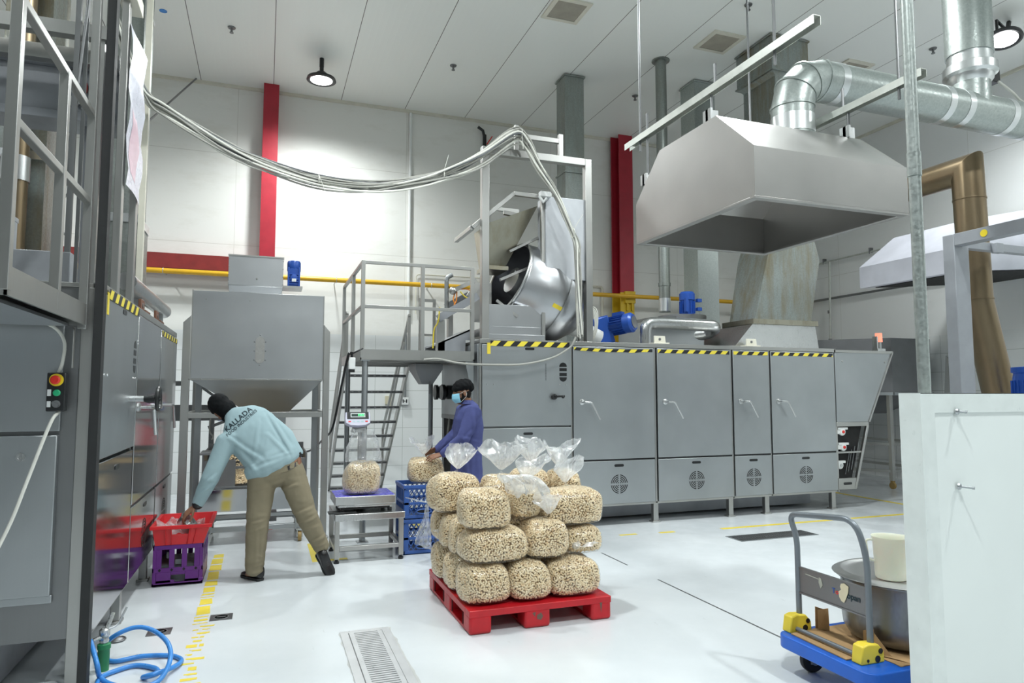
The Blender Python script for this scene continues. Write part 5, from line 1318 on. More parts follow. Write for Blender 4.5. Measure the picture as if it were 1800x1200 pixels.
slats(m, y0 + .006, x0, x1, 'x', 4, .15, .30, .42, 0); slats(m, y1 - .006, x0, x1, 'x', 4, .15, .30, .42, 0)
slats(m, x0 + .006, y0, y1, 'y', 5, .15, .30, .42, 0); slats(m, x1 - .006, y0, y1, 'y', 5, .15, .30, .42, 0)
for x in (x0, x1 - .03):
    for y in (y0, y1 - .03): m.box(x + .0015, x + .0285, y + .0015, y + .0285, .024, .333)
for k in range(2): m.box(x0 + .03 + k * .22, x0 + .17 + k * .22, y0 + .001, y0 + .012, .03, .05); 
m.box(x0 + .03, x0 + .14, y0 + .001, y0 + .011, .03, .115); m.box(x0 + .25, x1 - .03, y0 + .001, y0 + .011, .03, .115); m.box(x0 + .14, x0 + .25, y0 + .001, y0 + .011, .09, .115)
m.box(x1 - .012, x1, y0 + .05, y1 - .05, .03, .115); m.box(x0, x0 + .012, y0 + .05, y1 - .05, .03, .115); m.box(x0 + .03, x1 - .03, y1 - .012, y1, .03, .115)
obj('slats', m, M['crate_p'], t, bev=.002)
m = MB()
for k in range(4): cx = x0 + .055 + k * .092; m.prism([(cx - .012, .133), (cx, .119), (cx + .012, .133), (cx, .147)], 'y', y0 - .0015, y0)
obj('diamond_holes', m, M['void'], t)
m = MB(); m.box(x0 + .17, x0 + .22, y0 + .03, y0 + .034, .17, .21); m.box(x0 + .10, x0 + .14, y0 + .05, y0 + .054, .22, .27); m.box(x0 + .03, x1 - .03, y0 + .05, y1 - .05, .023, .16)
obj('contents', m, M['cable_d'], t)
t = thing('plastic_crate', 'red plastic crate with flared rim on top of the purple crate, full of film', 'crate', (-.63, 6.72, .335))
z0_, z1_ = .337, .50; bx0, bx1, by0, by1 = -.825, -.455, 6.46, 6.98; tx0, tx1, ty0, ty1 = -.845, -.405, 6.40, 7.03
def wall4(m, z0, z1, s):
    A = [(bx0 + s, by0 + s, z0), (bx1 - s, by0 + s, z0), (bx1 - s, by1 - s, z0), (bx0 + s, by1 - s, z0)]
    B = [(tx0 + s, ty0 + s, z1), (tx1 - s, ty0 + s, z1), (tx1 - s, ty1 - s, z1), (tx0 + s, ty1 - s, z1)]
    return A, B
A, B = wall4(None, z0_, z1_, 0); C_, D_ = wall4(None, z0_ + .012, z1_, .012)
m = MB(); v = A + B + C_ + D_
fs = [(0, 1, 2, 3)[::-1], (8, 9, 10, 11)]
for i in (1, 2, 3):
    j = (i + 1) % 4; fs += [(i, j, 4 + j, 4 + i), (8 + i, 12 + i, 12 + j, 8 + j), (4 + i, 4 + j, 12 + j, 12 + i)]
m.add(v, fs)
def fw(u, q, s=0): # point on the sloping front wall
    a = Vector(A[0]).lerp(Vector(A[1]), u); b = Vector(B[0]).lerp(Vector(B[1]), u); return a.lerp(b, q) + Vector((0, s, 0))
for u0, u1, q0, q1 in ((0, .33, 0, 1), (.66, 1, 0, 1), (.33, .66, 0, .55), (.33, .66, .82, 1)):
    f_ = [fw(u0, q0), fw(u1, q0), fw(u1, q1), fw(u0, q1)]; b_ = [p + Vector((0, .012, 0)) for p in f_]; m.rings([f_, b_])
obj('crate_shell', m, M['crate_r'], t, flat=True)
m = MB(); r = .016
m.box(tx0 - r, tx1 + r, ty0 - r, ty0 + .012, z1_ - .022, z1_ + .006); m.box(tx0 - r, tx1 + r, ty1 - .012, ty1 + r, z1_ - .022, z1_ + .006); m.box(tx0 - r, tx0 + .012, ty0, ty1, z1_ - .022, z1_ + .006); m.box(tx1 - .012, tx1 + r, ty0, ty1, z1_ - .022, z1_ + .006)
for u in (.22, .33, .66, .78): m.beam(fw(u, .02, -.006), fw(u, .9, -.006), .008, .012)
obj('rim', m, M['crate_r'], t, bev=.003)
rn = random.Random(7)
def crumple(x0, x1, y0, y1, z0, amp, n, m_, seed, edge=None):
    mb = MB(); o = Vector((seed * 3.1, seed * 1.7, 0))
    rows = []
    for i in range(n + 1):
        row = []
        for j in range(m_ + 1):
            x = x0 + (x1 - x0) * i / n; y = y0 + (y1 - y0) * j / m_
            z = z0 + amp * (abs(noise.noise(Vector((x * 9, y * 9, 0)) + o)) * 1.6 + .5 * noise.noise(Vector((x * 25, y * 25, 1)) + o))
            row.append((x + .01 * noise.noise(Vector((x * 20, y * 20, 5)) + o), y, z))
        rows.append(row)
    return mb.rings(rows, cap=False, closed=False)
m = crumple(bx0 + .025, bx1 - .025, by0 + .03, by1 - .03, .415, .07, 30, 36, 2)
m.rings([[(-0.808,6.480,0.446), (-0.715,6.500,0.422), (-0.633,6.550,0.421)], [(-0.821,6.500,0.504), (-0.757,6.550,0.477), (-0.681,6.580,0.443)], [(-0.834,6.520,0.548), (-0.812,6.560,0.531), (-0.773,6.600,0.493)]], cap=False, closed=False)
tag(obj('bag_liner', m, M['ruffle'], flat=False, sharp=180), 'crumpled clear plastic film lying in the red crate', 'plastic film', kind='stuff')
BOWLC = Vector((-0.579,6.560,0.502))
t = thing('steel_bowl', 'small steel bowl held on edge in the red crate by the bending man', 'bowl', BOWLC)
m = MB(); m.lathe([(.0, -.07), (.062, -.07), (.075, -.062), (.088, 0), (.098, .003), (.098, .007), (.085, .006), (.070, -.058), (.055, -.064), (0, -.064)], BOWLC, Vector((.72, -.22, .62)), n=36, cap=False)
obj('bowl_shell', m, M['steel_b'], t, sharp=60)

# ------------------------------------------------------------------ weighing table, scale
t = thing('steel_table', 'low stainless steel table on adjustable feet under the weighing scale', 'table', (.98, 7.04, 0))
x0, x1, y0, y1, zt = .655, 1.325, 6.74, 7.36, .455
m = MB(); m.box(x0, x1, y0, y1, zt - .065, zt); obj('table_top', m, M['steel_b'], t, bev=.006)
for x in (x0 + .025, x1 - .035):
    for y in (y0 + .025, y1 - .035):
        m = MB(); m.box(x - .022, x + .022, y - .022, y + .022, .04, zt - .065); l = obj('leg', m, M['frame'], t, bev=.003)
        m = MB(); m.cyl((x, y, .02), (x, y, .04), .014); m.cyl((x, y, 0), (x, y, .02), .025); obj('foot', m, M['black'], l)
for a in ((x0 + .047, x1 - .057, y0 + .005, y0 + .045), (x0 + .047, x1 - .057, y1 - .055, y1 - .015), (x0 + .003, x0 + .047, y0 + .047, y1 - .057), (x1 - .057, x1 - .013, y0 + .047, y1 - .057)):
    m = MB(); m.box(a[0], a[1], a[2], a[3], .115, .155); obj('stretcher', m, M['frame'], t, bev=.003)
t = thing('platform_scale', 'bench scale with blue topped steel platform and display on a column', 'scale', (.96, 7.05, .455))
sx0, sx1, sy0, sy1 = .66, 1.24, 6.80, 7.30
m = MB()
for x in (sx0 + .07, sx1 - .05):
    for y in (sy0 + .05, sy1 - .05): m.cyl((x, y, .457), (x, y, .485), .022)
m.box(sx0 - .06, sx0 + .2, sy0 - .02, sy0 + .1, .457, .47); m.box(sx0 + .06, sx1 - .05, sy0 + .04, sy1 - .04, .483, .505)
obj('base_feet', m, M['black'], t, bev=.003)
m = MB(); m.box(sx0 + .03, sx1 - .03, sy0 + .02, sy1 - .02, .505, .53); m.box(sx0, sx1, sy0, sy1, .53, .612); obj('platform', m, M['steel_b'], t, bev=.005)
m = MB(); m.box(sx0 + .008, sx1 - .008, sy0 + .01, sy1 - .01, .612, .6135); obj('blue_film', m, M['purplefilm'], t, label='blue violet protective film on the platform')
cxs = .92
m = MB(); m.tube([(cxs + .03, 7.33, .47), (cxs + .03, 7.33, 1.28)], .02, 14); m.box(cxs - .02, cxs + .08, 7.29, 7.36, .457, .51); m.prism([(cxs - .06, 1.20), (cxs + .09, 1.20), (cxs + .06, 1.28), (cxs - .04, 1.28)], 'y', 7.26, 7.34)
obj('column', m, M['steel_d'], t)
dc = Vector((.915, 7.22, 1.345)); ay = Vector((0, .42, .90)).normalized(); ax = Vector((1, .02, 0)).normalized(); az = ax.cross(ay)
m = MB()
pl = [(-.125, .07), (.125, .07), (.13, .0), (.125, -.05), (.08, -.075), (0, -.083), (-.08, -.075), (-.125, -.05), (-.13, 0)]
m.rings([[dc + ax * (x * s_) + ay * (y * s_) + az * d for x, y in pl] for s_, d in ((.9, -.06), (1, -.045), (1, .0), (.96, .008))])
h_ = obj('display_head', m, plain('pale_lilac_plastic', (.62, .62, .74), .35), t)
m = MB(); m.obox(dc + ay * .030 + az * .010, ax, ay, az, .22, .075, .003); obj('display_panel', m, M['black'], h_)
m = MB(); m.obox(dc + ay * .032 + az * .0125, ax, ay, az, .150, .045, .002); obj('display_window', m, plain('display_surround', (.62, .66, .66), .3), h_)
m = MB(); m.obox(dc + ay * .032 + az * .0140, ax, ay, az, .132, .028, .001); obj('display_glass', m, plain('display_dark', (.03, .06, .05), .2), h_)
m = text_mb('1065', .033, dc + ay * .033 + ax * .030 + az * .0150, ax, ay, .0012, .0005); obj('display_digits', m, M['digit'], h_, flat=True, label='lit green digits 1065')
for k, mt in enumerate(('redbtn', 'grnbtn', 'grnbtn', 'grnbtn', 'redbtn')):
    m = MB(); p = dc + ax * (-.086 + k * .043) - ay * .036 + az * .008; m.obox(p, ax, ay, az, .026, .014, .004); obj('key', m, M[mt] if k in (0, 4) else plain('pale_key', (.45, .62, .66), .4), h_)

# ------------------------------------------------------------------ blue crates under the second man's hands
def blue_crate(z0, h, lb):
    x0, x1, y0, y1 = 1.34, 1.74, 6.88, 7.34
    t = thing('plastic_crate', lb, 'crate', (1.54, 7.1, z0))
    m = MB(); m.box(x0, x1, y0, y1, z0, z0 + .012)
    for a in ((x0, x1, y0, y0 + .014), (x0, x1, y1 - .014, y1), (x0, x0 + .014, y0, y1), (x1 - .014, x1, y0, y1)):
        m.box(*a, z0, z0 + .04); m.box(*a, z0 + h - .045, z0 + h); m.box(*a, z0 + h * .42, z0 + h * .50)
    for x in (x0, x1 - .05):
        for y in (y0, y1 - .05): m.box(x, x + .05, y, y + .05, z0 + .04, z0 + h - .045)
    m.box(x0 - .008, x1 + .008, y0 - .008, y0, z0 + h - .03, z0 + h); m.box(x0 - .008, x0, y0, y1, z0 + h - .03, z0 + h)
    obj('crate_frame', m, M['crate_b'], t, bev=.003)
    m = MB()
    for (za, zb) in ((z0 + .04, z0 + h * .42), (z0 + h * .5, z0 + h - .045)):
        H = zb - za
        for k in range(-3, 8):
            for sg in (1, -1):
                a = x0 + .05 + k * .05; pa = [a, za]; pb = [a + sg * H * .6, zb]
                lo, hi = x0 + .05, x1 - .05
                def clip(p, q):
                    if p[0] < lo: f = (lo - p[0]) / (q[0] - p[0] + 1e-9); p = [lo, p[1] + (q[1] - p[1]) * f]
                    if p[0] > hi: f = (hi - p[0]) / (q[0] - p[0] + 1e-9); p = [hi, p[1] + (q[1] - p[1]) * f]
                    return p
                if max(pa[0], pb[0]) <= lo or min(pa[0], pb[0]) >= hi: continue
                p, q = clip(pa, pb), clip(pb, pa)
                for y in (y0 + .007, y1 - .007): m.beam((p[0], y, p[1]), (q[0], y, q[1]), .008, .008, up=(0, 1, 0))
        for y_ in range(8):
            yy = y0 + .05 + y_ * .05
            for x in (x0 + .007, x1 - .007): m.beam((x, yy, za), (x, yy + .03, zb), .008, .008); 
    obj('lattice', m, M['crate_b'], t, flat=True)
    m = MB(); cx = x0 + .20; m.tube([(cx + .075 * math.cos(a) , y0 - .004, z0 + h * .22 + .022 * math.sin(a)) for a in [2 * PI * k / 20 for k in range(21)]], .007, 6)
    obj('handle_rim', m, M['crate_b'], t)
    m = MB(); m.prism([(cx + .07 * math.cos(2 * PI * k / 20), z0 + h * .22 + .02 * math.sin(2 * PI * k / 20)) for k in range(20)], 'y', y0 + .001, y0 + .004)
    obj('handle_hole', m, M['void'], t)
    return t
blue_crate(0.0, .345, 'lower blue lattice crate on the floor beside the steel table')
blue_crate(.347, .335, 'upper blue lattice crate of the stack beside the steel table')
m = MB(); a = Vector((1.352,6.868,0.568)); b = Vector((1.558,6.780,0.514)); c = Vector((1.551,6.600,0.454))
rows = []
for i in range(13):
    f = i / 12; top = Vector((1.505,6.550,0.562)); lo = Vector((1.366,6.500,0.190)); lo2 = Vector((1.495,6.300,0.154)); p = top.lerp(lo, f); q = top.lerp(lo2, f)
    rows.append([p.lerp(q, j / 8) + Vector((0, .02 * math.sin(j * 2.1 + i * .9), .008 * math.sin(j * 1.7 + i * 1.3))) for j in range(9)])
m.rings(rows, cap=False, closed=False)
m.tube([a, Vector((1.447,6.720,0.551)), Vector((1.508,6.560,0.555))], .006, 6)
tag(obj('loose_bag', m, M['ruffle'], sharp=180), 'empty clear bag hanging between the blue crates and the pallet load', 'plastic bag')

# ------------------------------------------------------------------ red pallet
t = thing('red_pallet', 'red plastic pallet on the floor carrying the bags of nuts', 'pallet', (1.845, 5.067, 0))
px0, px1, py0, py1, pz = 1.317, 2.372, 4.474, 5.66, .158
m = MB()
for x in (px0, 1.71, 2.215):
    wd = .157 if x != 1.71 else .19
    for y in (py0, 4.98, py1 - .16):
        m.box(x, x + wd, y, y + (.16 if y != 4.98 else .19), 0.0, pz - .03)
pieces('foot_block', m, M['pallet'], t, bev=.02, seg=3)
m = MB()
for x, wd in ((px0, .157), (1.71, .19), (2.215, .157)): m.box(x + .004, x + wd - .004, py0 + .1, py1 - .1, 0.001, .024)
pieces('runner', m, M['pallet'], t, bev=.004)
m = MB(); m.box(px0, px1, py0, py0 + .11, pz - .045, pz); m.box(px0, px1, py1 - .11, py1, pz - .045, pz); m.box(px0, px0 + .11, py0 + .11, py1 - .11, pz - .045, pz); m.box(px1 - .11, px1, py0 + .11, py1 - .11, pz - .045, pz)
k = 0; y = py0 + .11
while y < py1 - .12:
    m.box(px0 + .11, px1 - .11, y + .012, y + .032, pz - .035, pz - .003); y += .034
for x in (1.56, 1.71, 1.9, 2.08): m.box(x, x + .03, py0 + .11, py1 - .11, pz - .04, pz - .001)
obj('deck', m, M['pallet'], t, bev=.004)
m = MB()
for x in (px0 - .001,):
    for y in (py0 + .166, 5.176): m.box(x, x + .01, y, y + .004, .03, pz - .045); m.box(x, x + .01, y + .29, y + .294, .03, pz - .045)
for k in range(3): m.box(px0 + .02, px0 + .05, 4.99 + k * .06, 5.02 + k * .06, pz, pz + .0006)
for k in range(4): m.box(px0 + .02, px0 + .05, 5.02 + k * .045, 5.045 + k * .045, pz, pz + .0006)
obj('moulded_slots', m, plain('dark_red_recess', (.08, .004, .006), .6), t)
m = MB(); m.prism([(1.80, .06), (1.83, .05), (1.845, .075), (1.83, .10), (1.80, .085)], 'y', py0 - .001, py0 - .0002); m.prism([(1.765, .10), (1.785, .075), (1.79, .11)], 'y', py0 - .001, py0 - .0002); m.prism([(2.28, .12), (2.29, .05), (2.30, .12)], 'y', py0 - .001, py0 - .0002)
obj('scuff_marks', m, plain('scuff_dark', (.14, .09, .07), .8), t, flat=True)

# ------------------------------------------------------------------ trolley with pot and jug
t = thing('platform_trolley', 'blue platform trolley with grey tube handle beside the white partition', 'trolley', (3.3, 3.01, 0))
dx0, dx1, dy0, dy1, dz = 2.845, 3.78, 2.665, 3.345, .215
m = MB(); r = .07
def rr(x0, x1, y0, y1, r, n=5):
    o = []
    for cx, cy, a in ((x1 - r, y1 - r, 0), (x0 + r, y1 - r, PI / 2), (x0 + r, y0 + r, PI), (x1 - r, y0 + r, 1.5 * PI)):
        o += [(cx + r * math.cos(a + PI / 2 * k / n), cy + r * math.sin(a + PI / 2 * k / n)) for k in range(n + 1)]
    return o
m.prism(rr(dx0, dx1, dy0, dy1, r), 'z', dz - .075, dz)
obj('deck', m, M['trolley'], t, bev=.008, seg=3)
hx_ = 3.0
m = MB(); pts = [(hx_, 3.30, dz + .03), (hx_, 3.30, .745), (hx_ - .035, 3.32, .90), (hx_ - .035, 2.87, .915), (hx_, 2.815, .72), (hx_, 2.815, dz + .03)]
m.tube(fillet([(hx_, 3.315, dz + .03), (hx_, 3.315, .75), (hx_ - .03, 3.345, .885), (hx_ - .03, 2.855, .935), (hx_, 2.812, .75), (hx_, 2.812, dz + .03)], .10, 8), .0165, 14)
obj('handle', m, M['tube'], t)
m = MB(); m.box(hx_ - .004, hx_ + .004, 2.82, 3.31, .432, .582); m.box(hx_ - .010, hx_ + .010, 2.82, 3.31, .43, .438); m.box(hx_ - .008, hx_ + .008, 2.82, 3.31, .578, .584)
pn = obj('handle_plate', m, M['steel_d'], t)
for k, (tx, mt) in enumerate((('T', 'motor'), ('o', 'redbtn'), ('m', 'motor'))):
    m = text_mb(tx, .040, (hx_ - .0055, 3.041 - k * .024, .512), (0, -1, 0), (0, 0, 1), .0006, .0004); obj('plate_letter', m, M[mt], pn, flat=True)
m = text_mb('opan', .046, (hx_ - .0055, 2.905, .512), (0, -1, 0), (0, 0, 1), .0012, .0004); obj('plate_letter', m, M['ink'], pn, flat=True)
m = MB(); pl = [(2.985, .565), (2.965, .572), (2.935, .560), (2.938, .53), (2.955, .49), (2.968, .468), (2.985, .472), (3.0, .49), (3.004, .52), (2.985, .532), (2.992, .548)]
m.prism(pl, 'x', hx_ - .009, hx_ - .0065); obj('torn_tape', m, M['paper'], pn, flat=True)
m = MB(); m.prism([(3.13, .555), (3.145, .56), (3.15, .53), (3.135, .50), (3.12, .52)], 'x', hx_ - .0065, hx_ - .0045); m.prism([(3.25, .555), (3.15, .55), (3.15, .545), (3.25, .55)], 'x', hx_ - .0055, hx_ - .0045); obj('sticker_trace', m, plain('sticker_grey', (.42, .42, .36), .6), pn, flat=True)
m = MB(); m.tube([(hx_ - .06, 3.27, dz + .028), (hx_ - .06, 2.85, dz + .028)], .012, 10); obj('foot_bar', m, M['tube'], t)
for y in (3.315, 2.812):
    m = MB(); pl = [(hx_ - .10, dz), (hx_ + .06, dz), (hx_ + .055, dz + .055), (hx_ + .02, dz + .095), (hx_ - .05, dz + .10), (hx_ - .085, dz + .09)]
    m.prism(pl, 'y', y - .034, y + .034); b_ = obj('hinge_bracket', m, M['yellow'], t, bev=.007, label='yellow corner hinge bracket')
    m = MB(); m.cyl((hx_ + .03, y - .037, dz + .06), (hx_ + .03, y + .037, dz + .06), .014, n=14); m.cyl((hx_ - .055, y - .036, dz + .02), (hx_ - .055, y + .036, dz + .02), .008, n=10); m.cyl((hx_ + .01, y - .0355, dz + .022), (hx_ + .01, y + .0355, dz + .022), .018, n=12); pieces('hinge_pin', m, M['black'], b_)
for x, y in ((dx0 + .17, dy1 - .10), (dx0 + .17, dy0 + .10), (dx1 - .15, dy1 - .10), (dx1 - .15, dy0 + .10)):
    m = MB(); m.lathe([(.03, -.02), (.062, -.02), (.066, -.012), (.066, .012), (.062, .02), (.03, .02)], (x, y, .067), (.25, 1, 0), n=26); w_ = obj('caster_wheel', m, M['rubber'], t)
    m = MB(); m.box(x - .03, x + .04, y - .032, y - .026, .055, .14); m.box(x - .03, x + .04, y + .026, y + .032, .055, .14); m.cyl((x, y - .034, .067), (x, y + .034, .067), .022, n=12); m.box(x - .04, x + .045, y - .035, y + .035, .13, .142); obj('caster_fork', m, M['steel_b'], w_)
t = thing('cardboard_sheet', 'flattened brown cardboard lying on the blue trolley under the pot', 'cardboard', (3.3, 3.0, dz))
m = MB(); rows = []
for i in range(19):
    rows.append([(3.078 + .69 * i / 18 + (.010 * noise.noise(Vector((i, j * .7, 3))) if i == 0 else 0), 2.70 + .60 * j / 12, dz + .003 + .004 * abs(noise.noise(Vector((i * .5, j * .5, 0))))) for j in range(13)])
m.rings(rows, cap=False, closed=False); lo = [[(p[0], p[1], dz + .001) for p in r_] for r_ in rows]; m.rings(lo, cap=False, closed=False)
obj('sheet', m, M['card'], t)
m = MB(); m.rings([[(2.885, 2.86, dz + .002), (3.09, 2.86, dz + .009), (3.09, 3.27, dz + .010), (2.895, 3.27, dz + .002)], [(2.885, 2.86, dz + .007), (3.09, 2.86, dz + .013), (3.09, 3.27, dz + .014), (2.895, 3.27, dz + .008)]]); obj('flap', m, M['card'], t, flat=True)
m = MB(); m.quad((3.075, 3.25, dz + .008), (3.13, 3.22, dz + .010), (3.12, 3.215, dz + .14), (3.075, 3.25, dz + .125), .003); m.quad((3.075, 3.272, dz + .008), (3.13, 3.26, dz + .010), (3.12, 3.255, dz + .125), (3.075, 3.27, dz + .14), .003); obj('flap', m, M['card'], t, flat=True)
m = MB(); m.quad((3.08, 2.86, dz + .01), (3.16, 2.70, dz + .01), (3.13, 2.80, dz + .012), (3.085, 2.87, dz + .12), .003); m.quad((3.08, 2.93, dz + .015), (3.10, 2.87, dz + .015), (3.10, 2.88, dz + .13), (3.08, 2.93, dz + .11), .003); obj('flap', m, M['card'], t, flat=True)
m = MB(); m.prism([(3.06, 2.92), (3.10, 2.90), (3.10, 2.97), (3.07, 2.98)], 'z', dz + .010, dz + .011); obj('tape_scrap', m, plain('orange_scrap', (.5, .16, .02), .5), t, flat=True)
PC = Vector((3.425, 2.99, dz + .012))
t = thing('cooking_pot', 'large dented aluminium cooking pot with a flat lid on the blue trolley', 'pot', PC)
m = MB(); m.lathe([(0, .0), (.22, .0), (.27, .015), (.298, .06), (.305, .12), (.305, .315), (.325, .33), (.328, .34), (.318, .345), (.296, .33), (.296, .12), (.285, .06), (.26, .02), (0, .01)], PC, n=64, cap=False); obj('pot_body', m, M['pot'], t, sharp=60)
m = MB(); m.lathe([(0, .360), (.24, .358), (.285, .356), (.296, .366), (.315, .366), (.325, .355), (.345, .351), (.35, .347), (.345, .343), (.30, .345), (0, .350)], PC + Vector((0, 0, .002)), n=64, cap=False); obj('lid', m, M['potlid'], t, sharp=60)
for a in (2.75, -.4):
    m = MB(); c = PC + Vector((math.cos(a) * .32, math.sin(a) * .32, .285)); tn = Vector((-math.sin(a), math.cos(a), 0)); rd = Vector((math.cos(a), math.sin(a), 0))
    m.tube(fillet([c - tn * .07 - rd * .02, c - tn * .07 + rd * .035, c + tn * .07 + rd * .035, c + tn * .07 - rd * .02], .03), .010, 8); obj('handle', m, M['steel_d'], t)
JC = PC + Vector((-.155, -.085, .363))
t = thing('plastic_jug', 'cream plastic measuring jug standing on the pot lid', 'jug', JC)
m = MB(); n = 40; prof = [(r_ * 1.1, z_ * 1.16) for r_, z_ in [(0, 0), (.068, 0), (.073, .006), (.074, .03), (.080, .17), (.086, .19), (.0865, .195), (.083, .192), (.077, .17), (.070, .03), (.066, .008), (0, .006)]]
rs = []
for r_, z_ in prof:
    ring = []
    for k in range(n):
        a = 2 * PI * k / n; sp = max(0, math.cos(a + .45)) ** 12 * .03 * max(0, (z_ - .13) / .06); ring.append(JC + Vector(((max(r_, 1e-4) + sp) * math.cos(a), (max(r_, 1e-4) + sp) * math.sin(a), z_)))
    rs.append(ring)
m.rings(rs, cap=False); obj('jug_body', m, M['jug'], t, sharp=60)
m = MB(); hd = Vector((-.85, .5, 0)).normalized(); m.tube(fillet([JC + hd * .088 + Vector((0, 0, .205)), JC + hd * .125 + Vector((0, 0, .205)), JC + hd * .115 + Vector((0, 0, .10)), JC + hd * .084 + Vector((0, 0, .09))], .03), .006, 8); obj('handle', m, M['jug'], t)

# ------------------------------------------------------------------ clear bags full of pistachios
import numpy as np
def sgn(v, e): return np.sign(v) * np.abs(v) ** e
def bag_surface(w, d, h, seed, e1=.50, e2=.54):
    rg = np.random.default_rng(seed); ph = rg.uniform(0, 6.28, 8); kx = rg.uniform(2.5, 5.5, 8); am = rg.uniform(.3, 1, 8)
    lean = rg.uniform(-.05, .05, 2)
    def f(th, fi):
        c = np.cos(fi); ux, uy, uz = c * np.cos(th), c * np.sin(th), np.sin(fi)
        q = (np.abs(ux) ** (2 / e2) + np.abs(uy) ** (2 / e2)) ** (e2 / 2)
        ez = np.where(uz > 0, e1 * 1.12, e1 * .82)
        r = (q ** (2 / ez) + np.abs(uz) ** (2 / ez)) ** (-ez / 2)
        x, y, z = ux * r * w / 2, uy * r * d / 2, uz * r * h / 2
        k = 1.0 + .05 * np.cos(PI * (z / h + .12) * 1.3)
        x = x * k + lean[0] * z; y = y * k + lean[1] * z
        n = sum(am[i] * np.sin(kx[i] * (x * 3 + (y * 2.6 if i % 2 else -y * 2)) / .35 * .8 + kx[(i + 3) % 8] * z / .3 + ph[i]) for i in range(8)) * .0035
        r = np.sqrt(x * x + y * y) + 1e-6
        return np.stack([x + x / r * n, y + y / r * n, z + n * .5 + h / 2], -1)
    return f
# one pistachio: 6 x 4 rings
_nv = [(0, 0, -1.0)]
for t_ in (-.6, 0.05, .65):
    q_ = math.sqrt(1 - t_ * t_)
    _nv += [(q_ * math.cos(2 * PI * k / 6), q_ * math.sin(2 * PI * k / 6), t_) for k in range(6)]
_nv.append((0, 0, 1.0))
NUTV = np.array(_nv); _q = []
for k in range(6):
    j = (k + 1) % 6
    _q += [(0, 1 + j, 1 + k), (1 + k, 1 + j, 7 + j, 7 + k), (7 + k, 7 + j, 13 + j, 13 + k), (13 + k, 13 + j, 19)]
NLOOP = np.array([i for f_ in _q for i in f_]); NCNT = np.array([len(f_) for f_ in _q])
def nuts_from(P, N, seed, L=.0112, Wd=.0078):
    rg = np.random.default_rng(seed); n = len(P)
    tv = rg.normal(size=(n, 3)); tv -= N * (tv * N).sum(1, keepdims=True) * .8; tv /= np.linalg.norm(tv, axis=1, keepdims=True)
    a = np.cross(tv, N + .01); a /= np.linalg.norm(a, axis=1, keepdims=True); b = np.cross(tv, a)
    s = rg.uniform(.86, 1.12, (n, 1, 1))
    V = P[:, None, :] + s * (tv[:, None, :] * (NUTV[None, :, 2:3] * L) + a[:, None, :] * (NUTV[None, :, 0:1] * Wd) + b[:, None, :] * (NUTV[None, :, 1:2] * Wd * .9))
    V = V.reshape(-1, 3); nl = len(NLOOP)
    loops = (NLOOP[None, :] + np.arange(n)[:, None] * len(NUTV)).reshape(-1); cnt = np.tile(NCNT, n)
    me = bpy.data.meshes.new('nuts')
    me.vertices.add(len(V)); me.vertices.foreach_set('co', V.astype(np.float32).ravel())
    me.loops.add(len(loops)); me.loops.foreach_set('vertex_index', loops.astype(np.int32))
    me.polygons.add(len(cnt)); st = np.concatenate([[0], np.cumsum(cnt)[:-1]])
    me.polygons.foreach_set('loop_start', st.astype(np.int32)); me.polygons.foreach_set('use_smooth', np.ones(len(cnt), bool))
    me.update(calc_edges=True); me.validate()
    return me
def spread_points(P, dmin):
    grid = {}; keep = []; inv = 1 / dmin
    for i, p in enumerate(P.tolist()):
        c = (int(p[0] * inv // 1), int(p[1] * inv // 1), int(p[2] * inv // 1)); ok = True
        for dx in (-1, 0, 1):
            for dy in (-1, 0, 1):
                for dz in (-1, 0, 1):
                    for q in grid.get((c[0] + dx, c[1] + dy, c[2] + dz), ()):
                        if (p[0] - q[0]) ** 2 + (p[1] - q[1]) ** 2 + (p[2] - q[2]) ** 2 < dmin * dmin: ok = False; break
                    if not ok: break
                if not ok: break
            if not ok: break
        if ok: grid.setdefault(c, []).append(p); keep.append(i)
    return keep
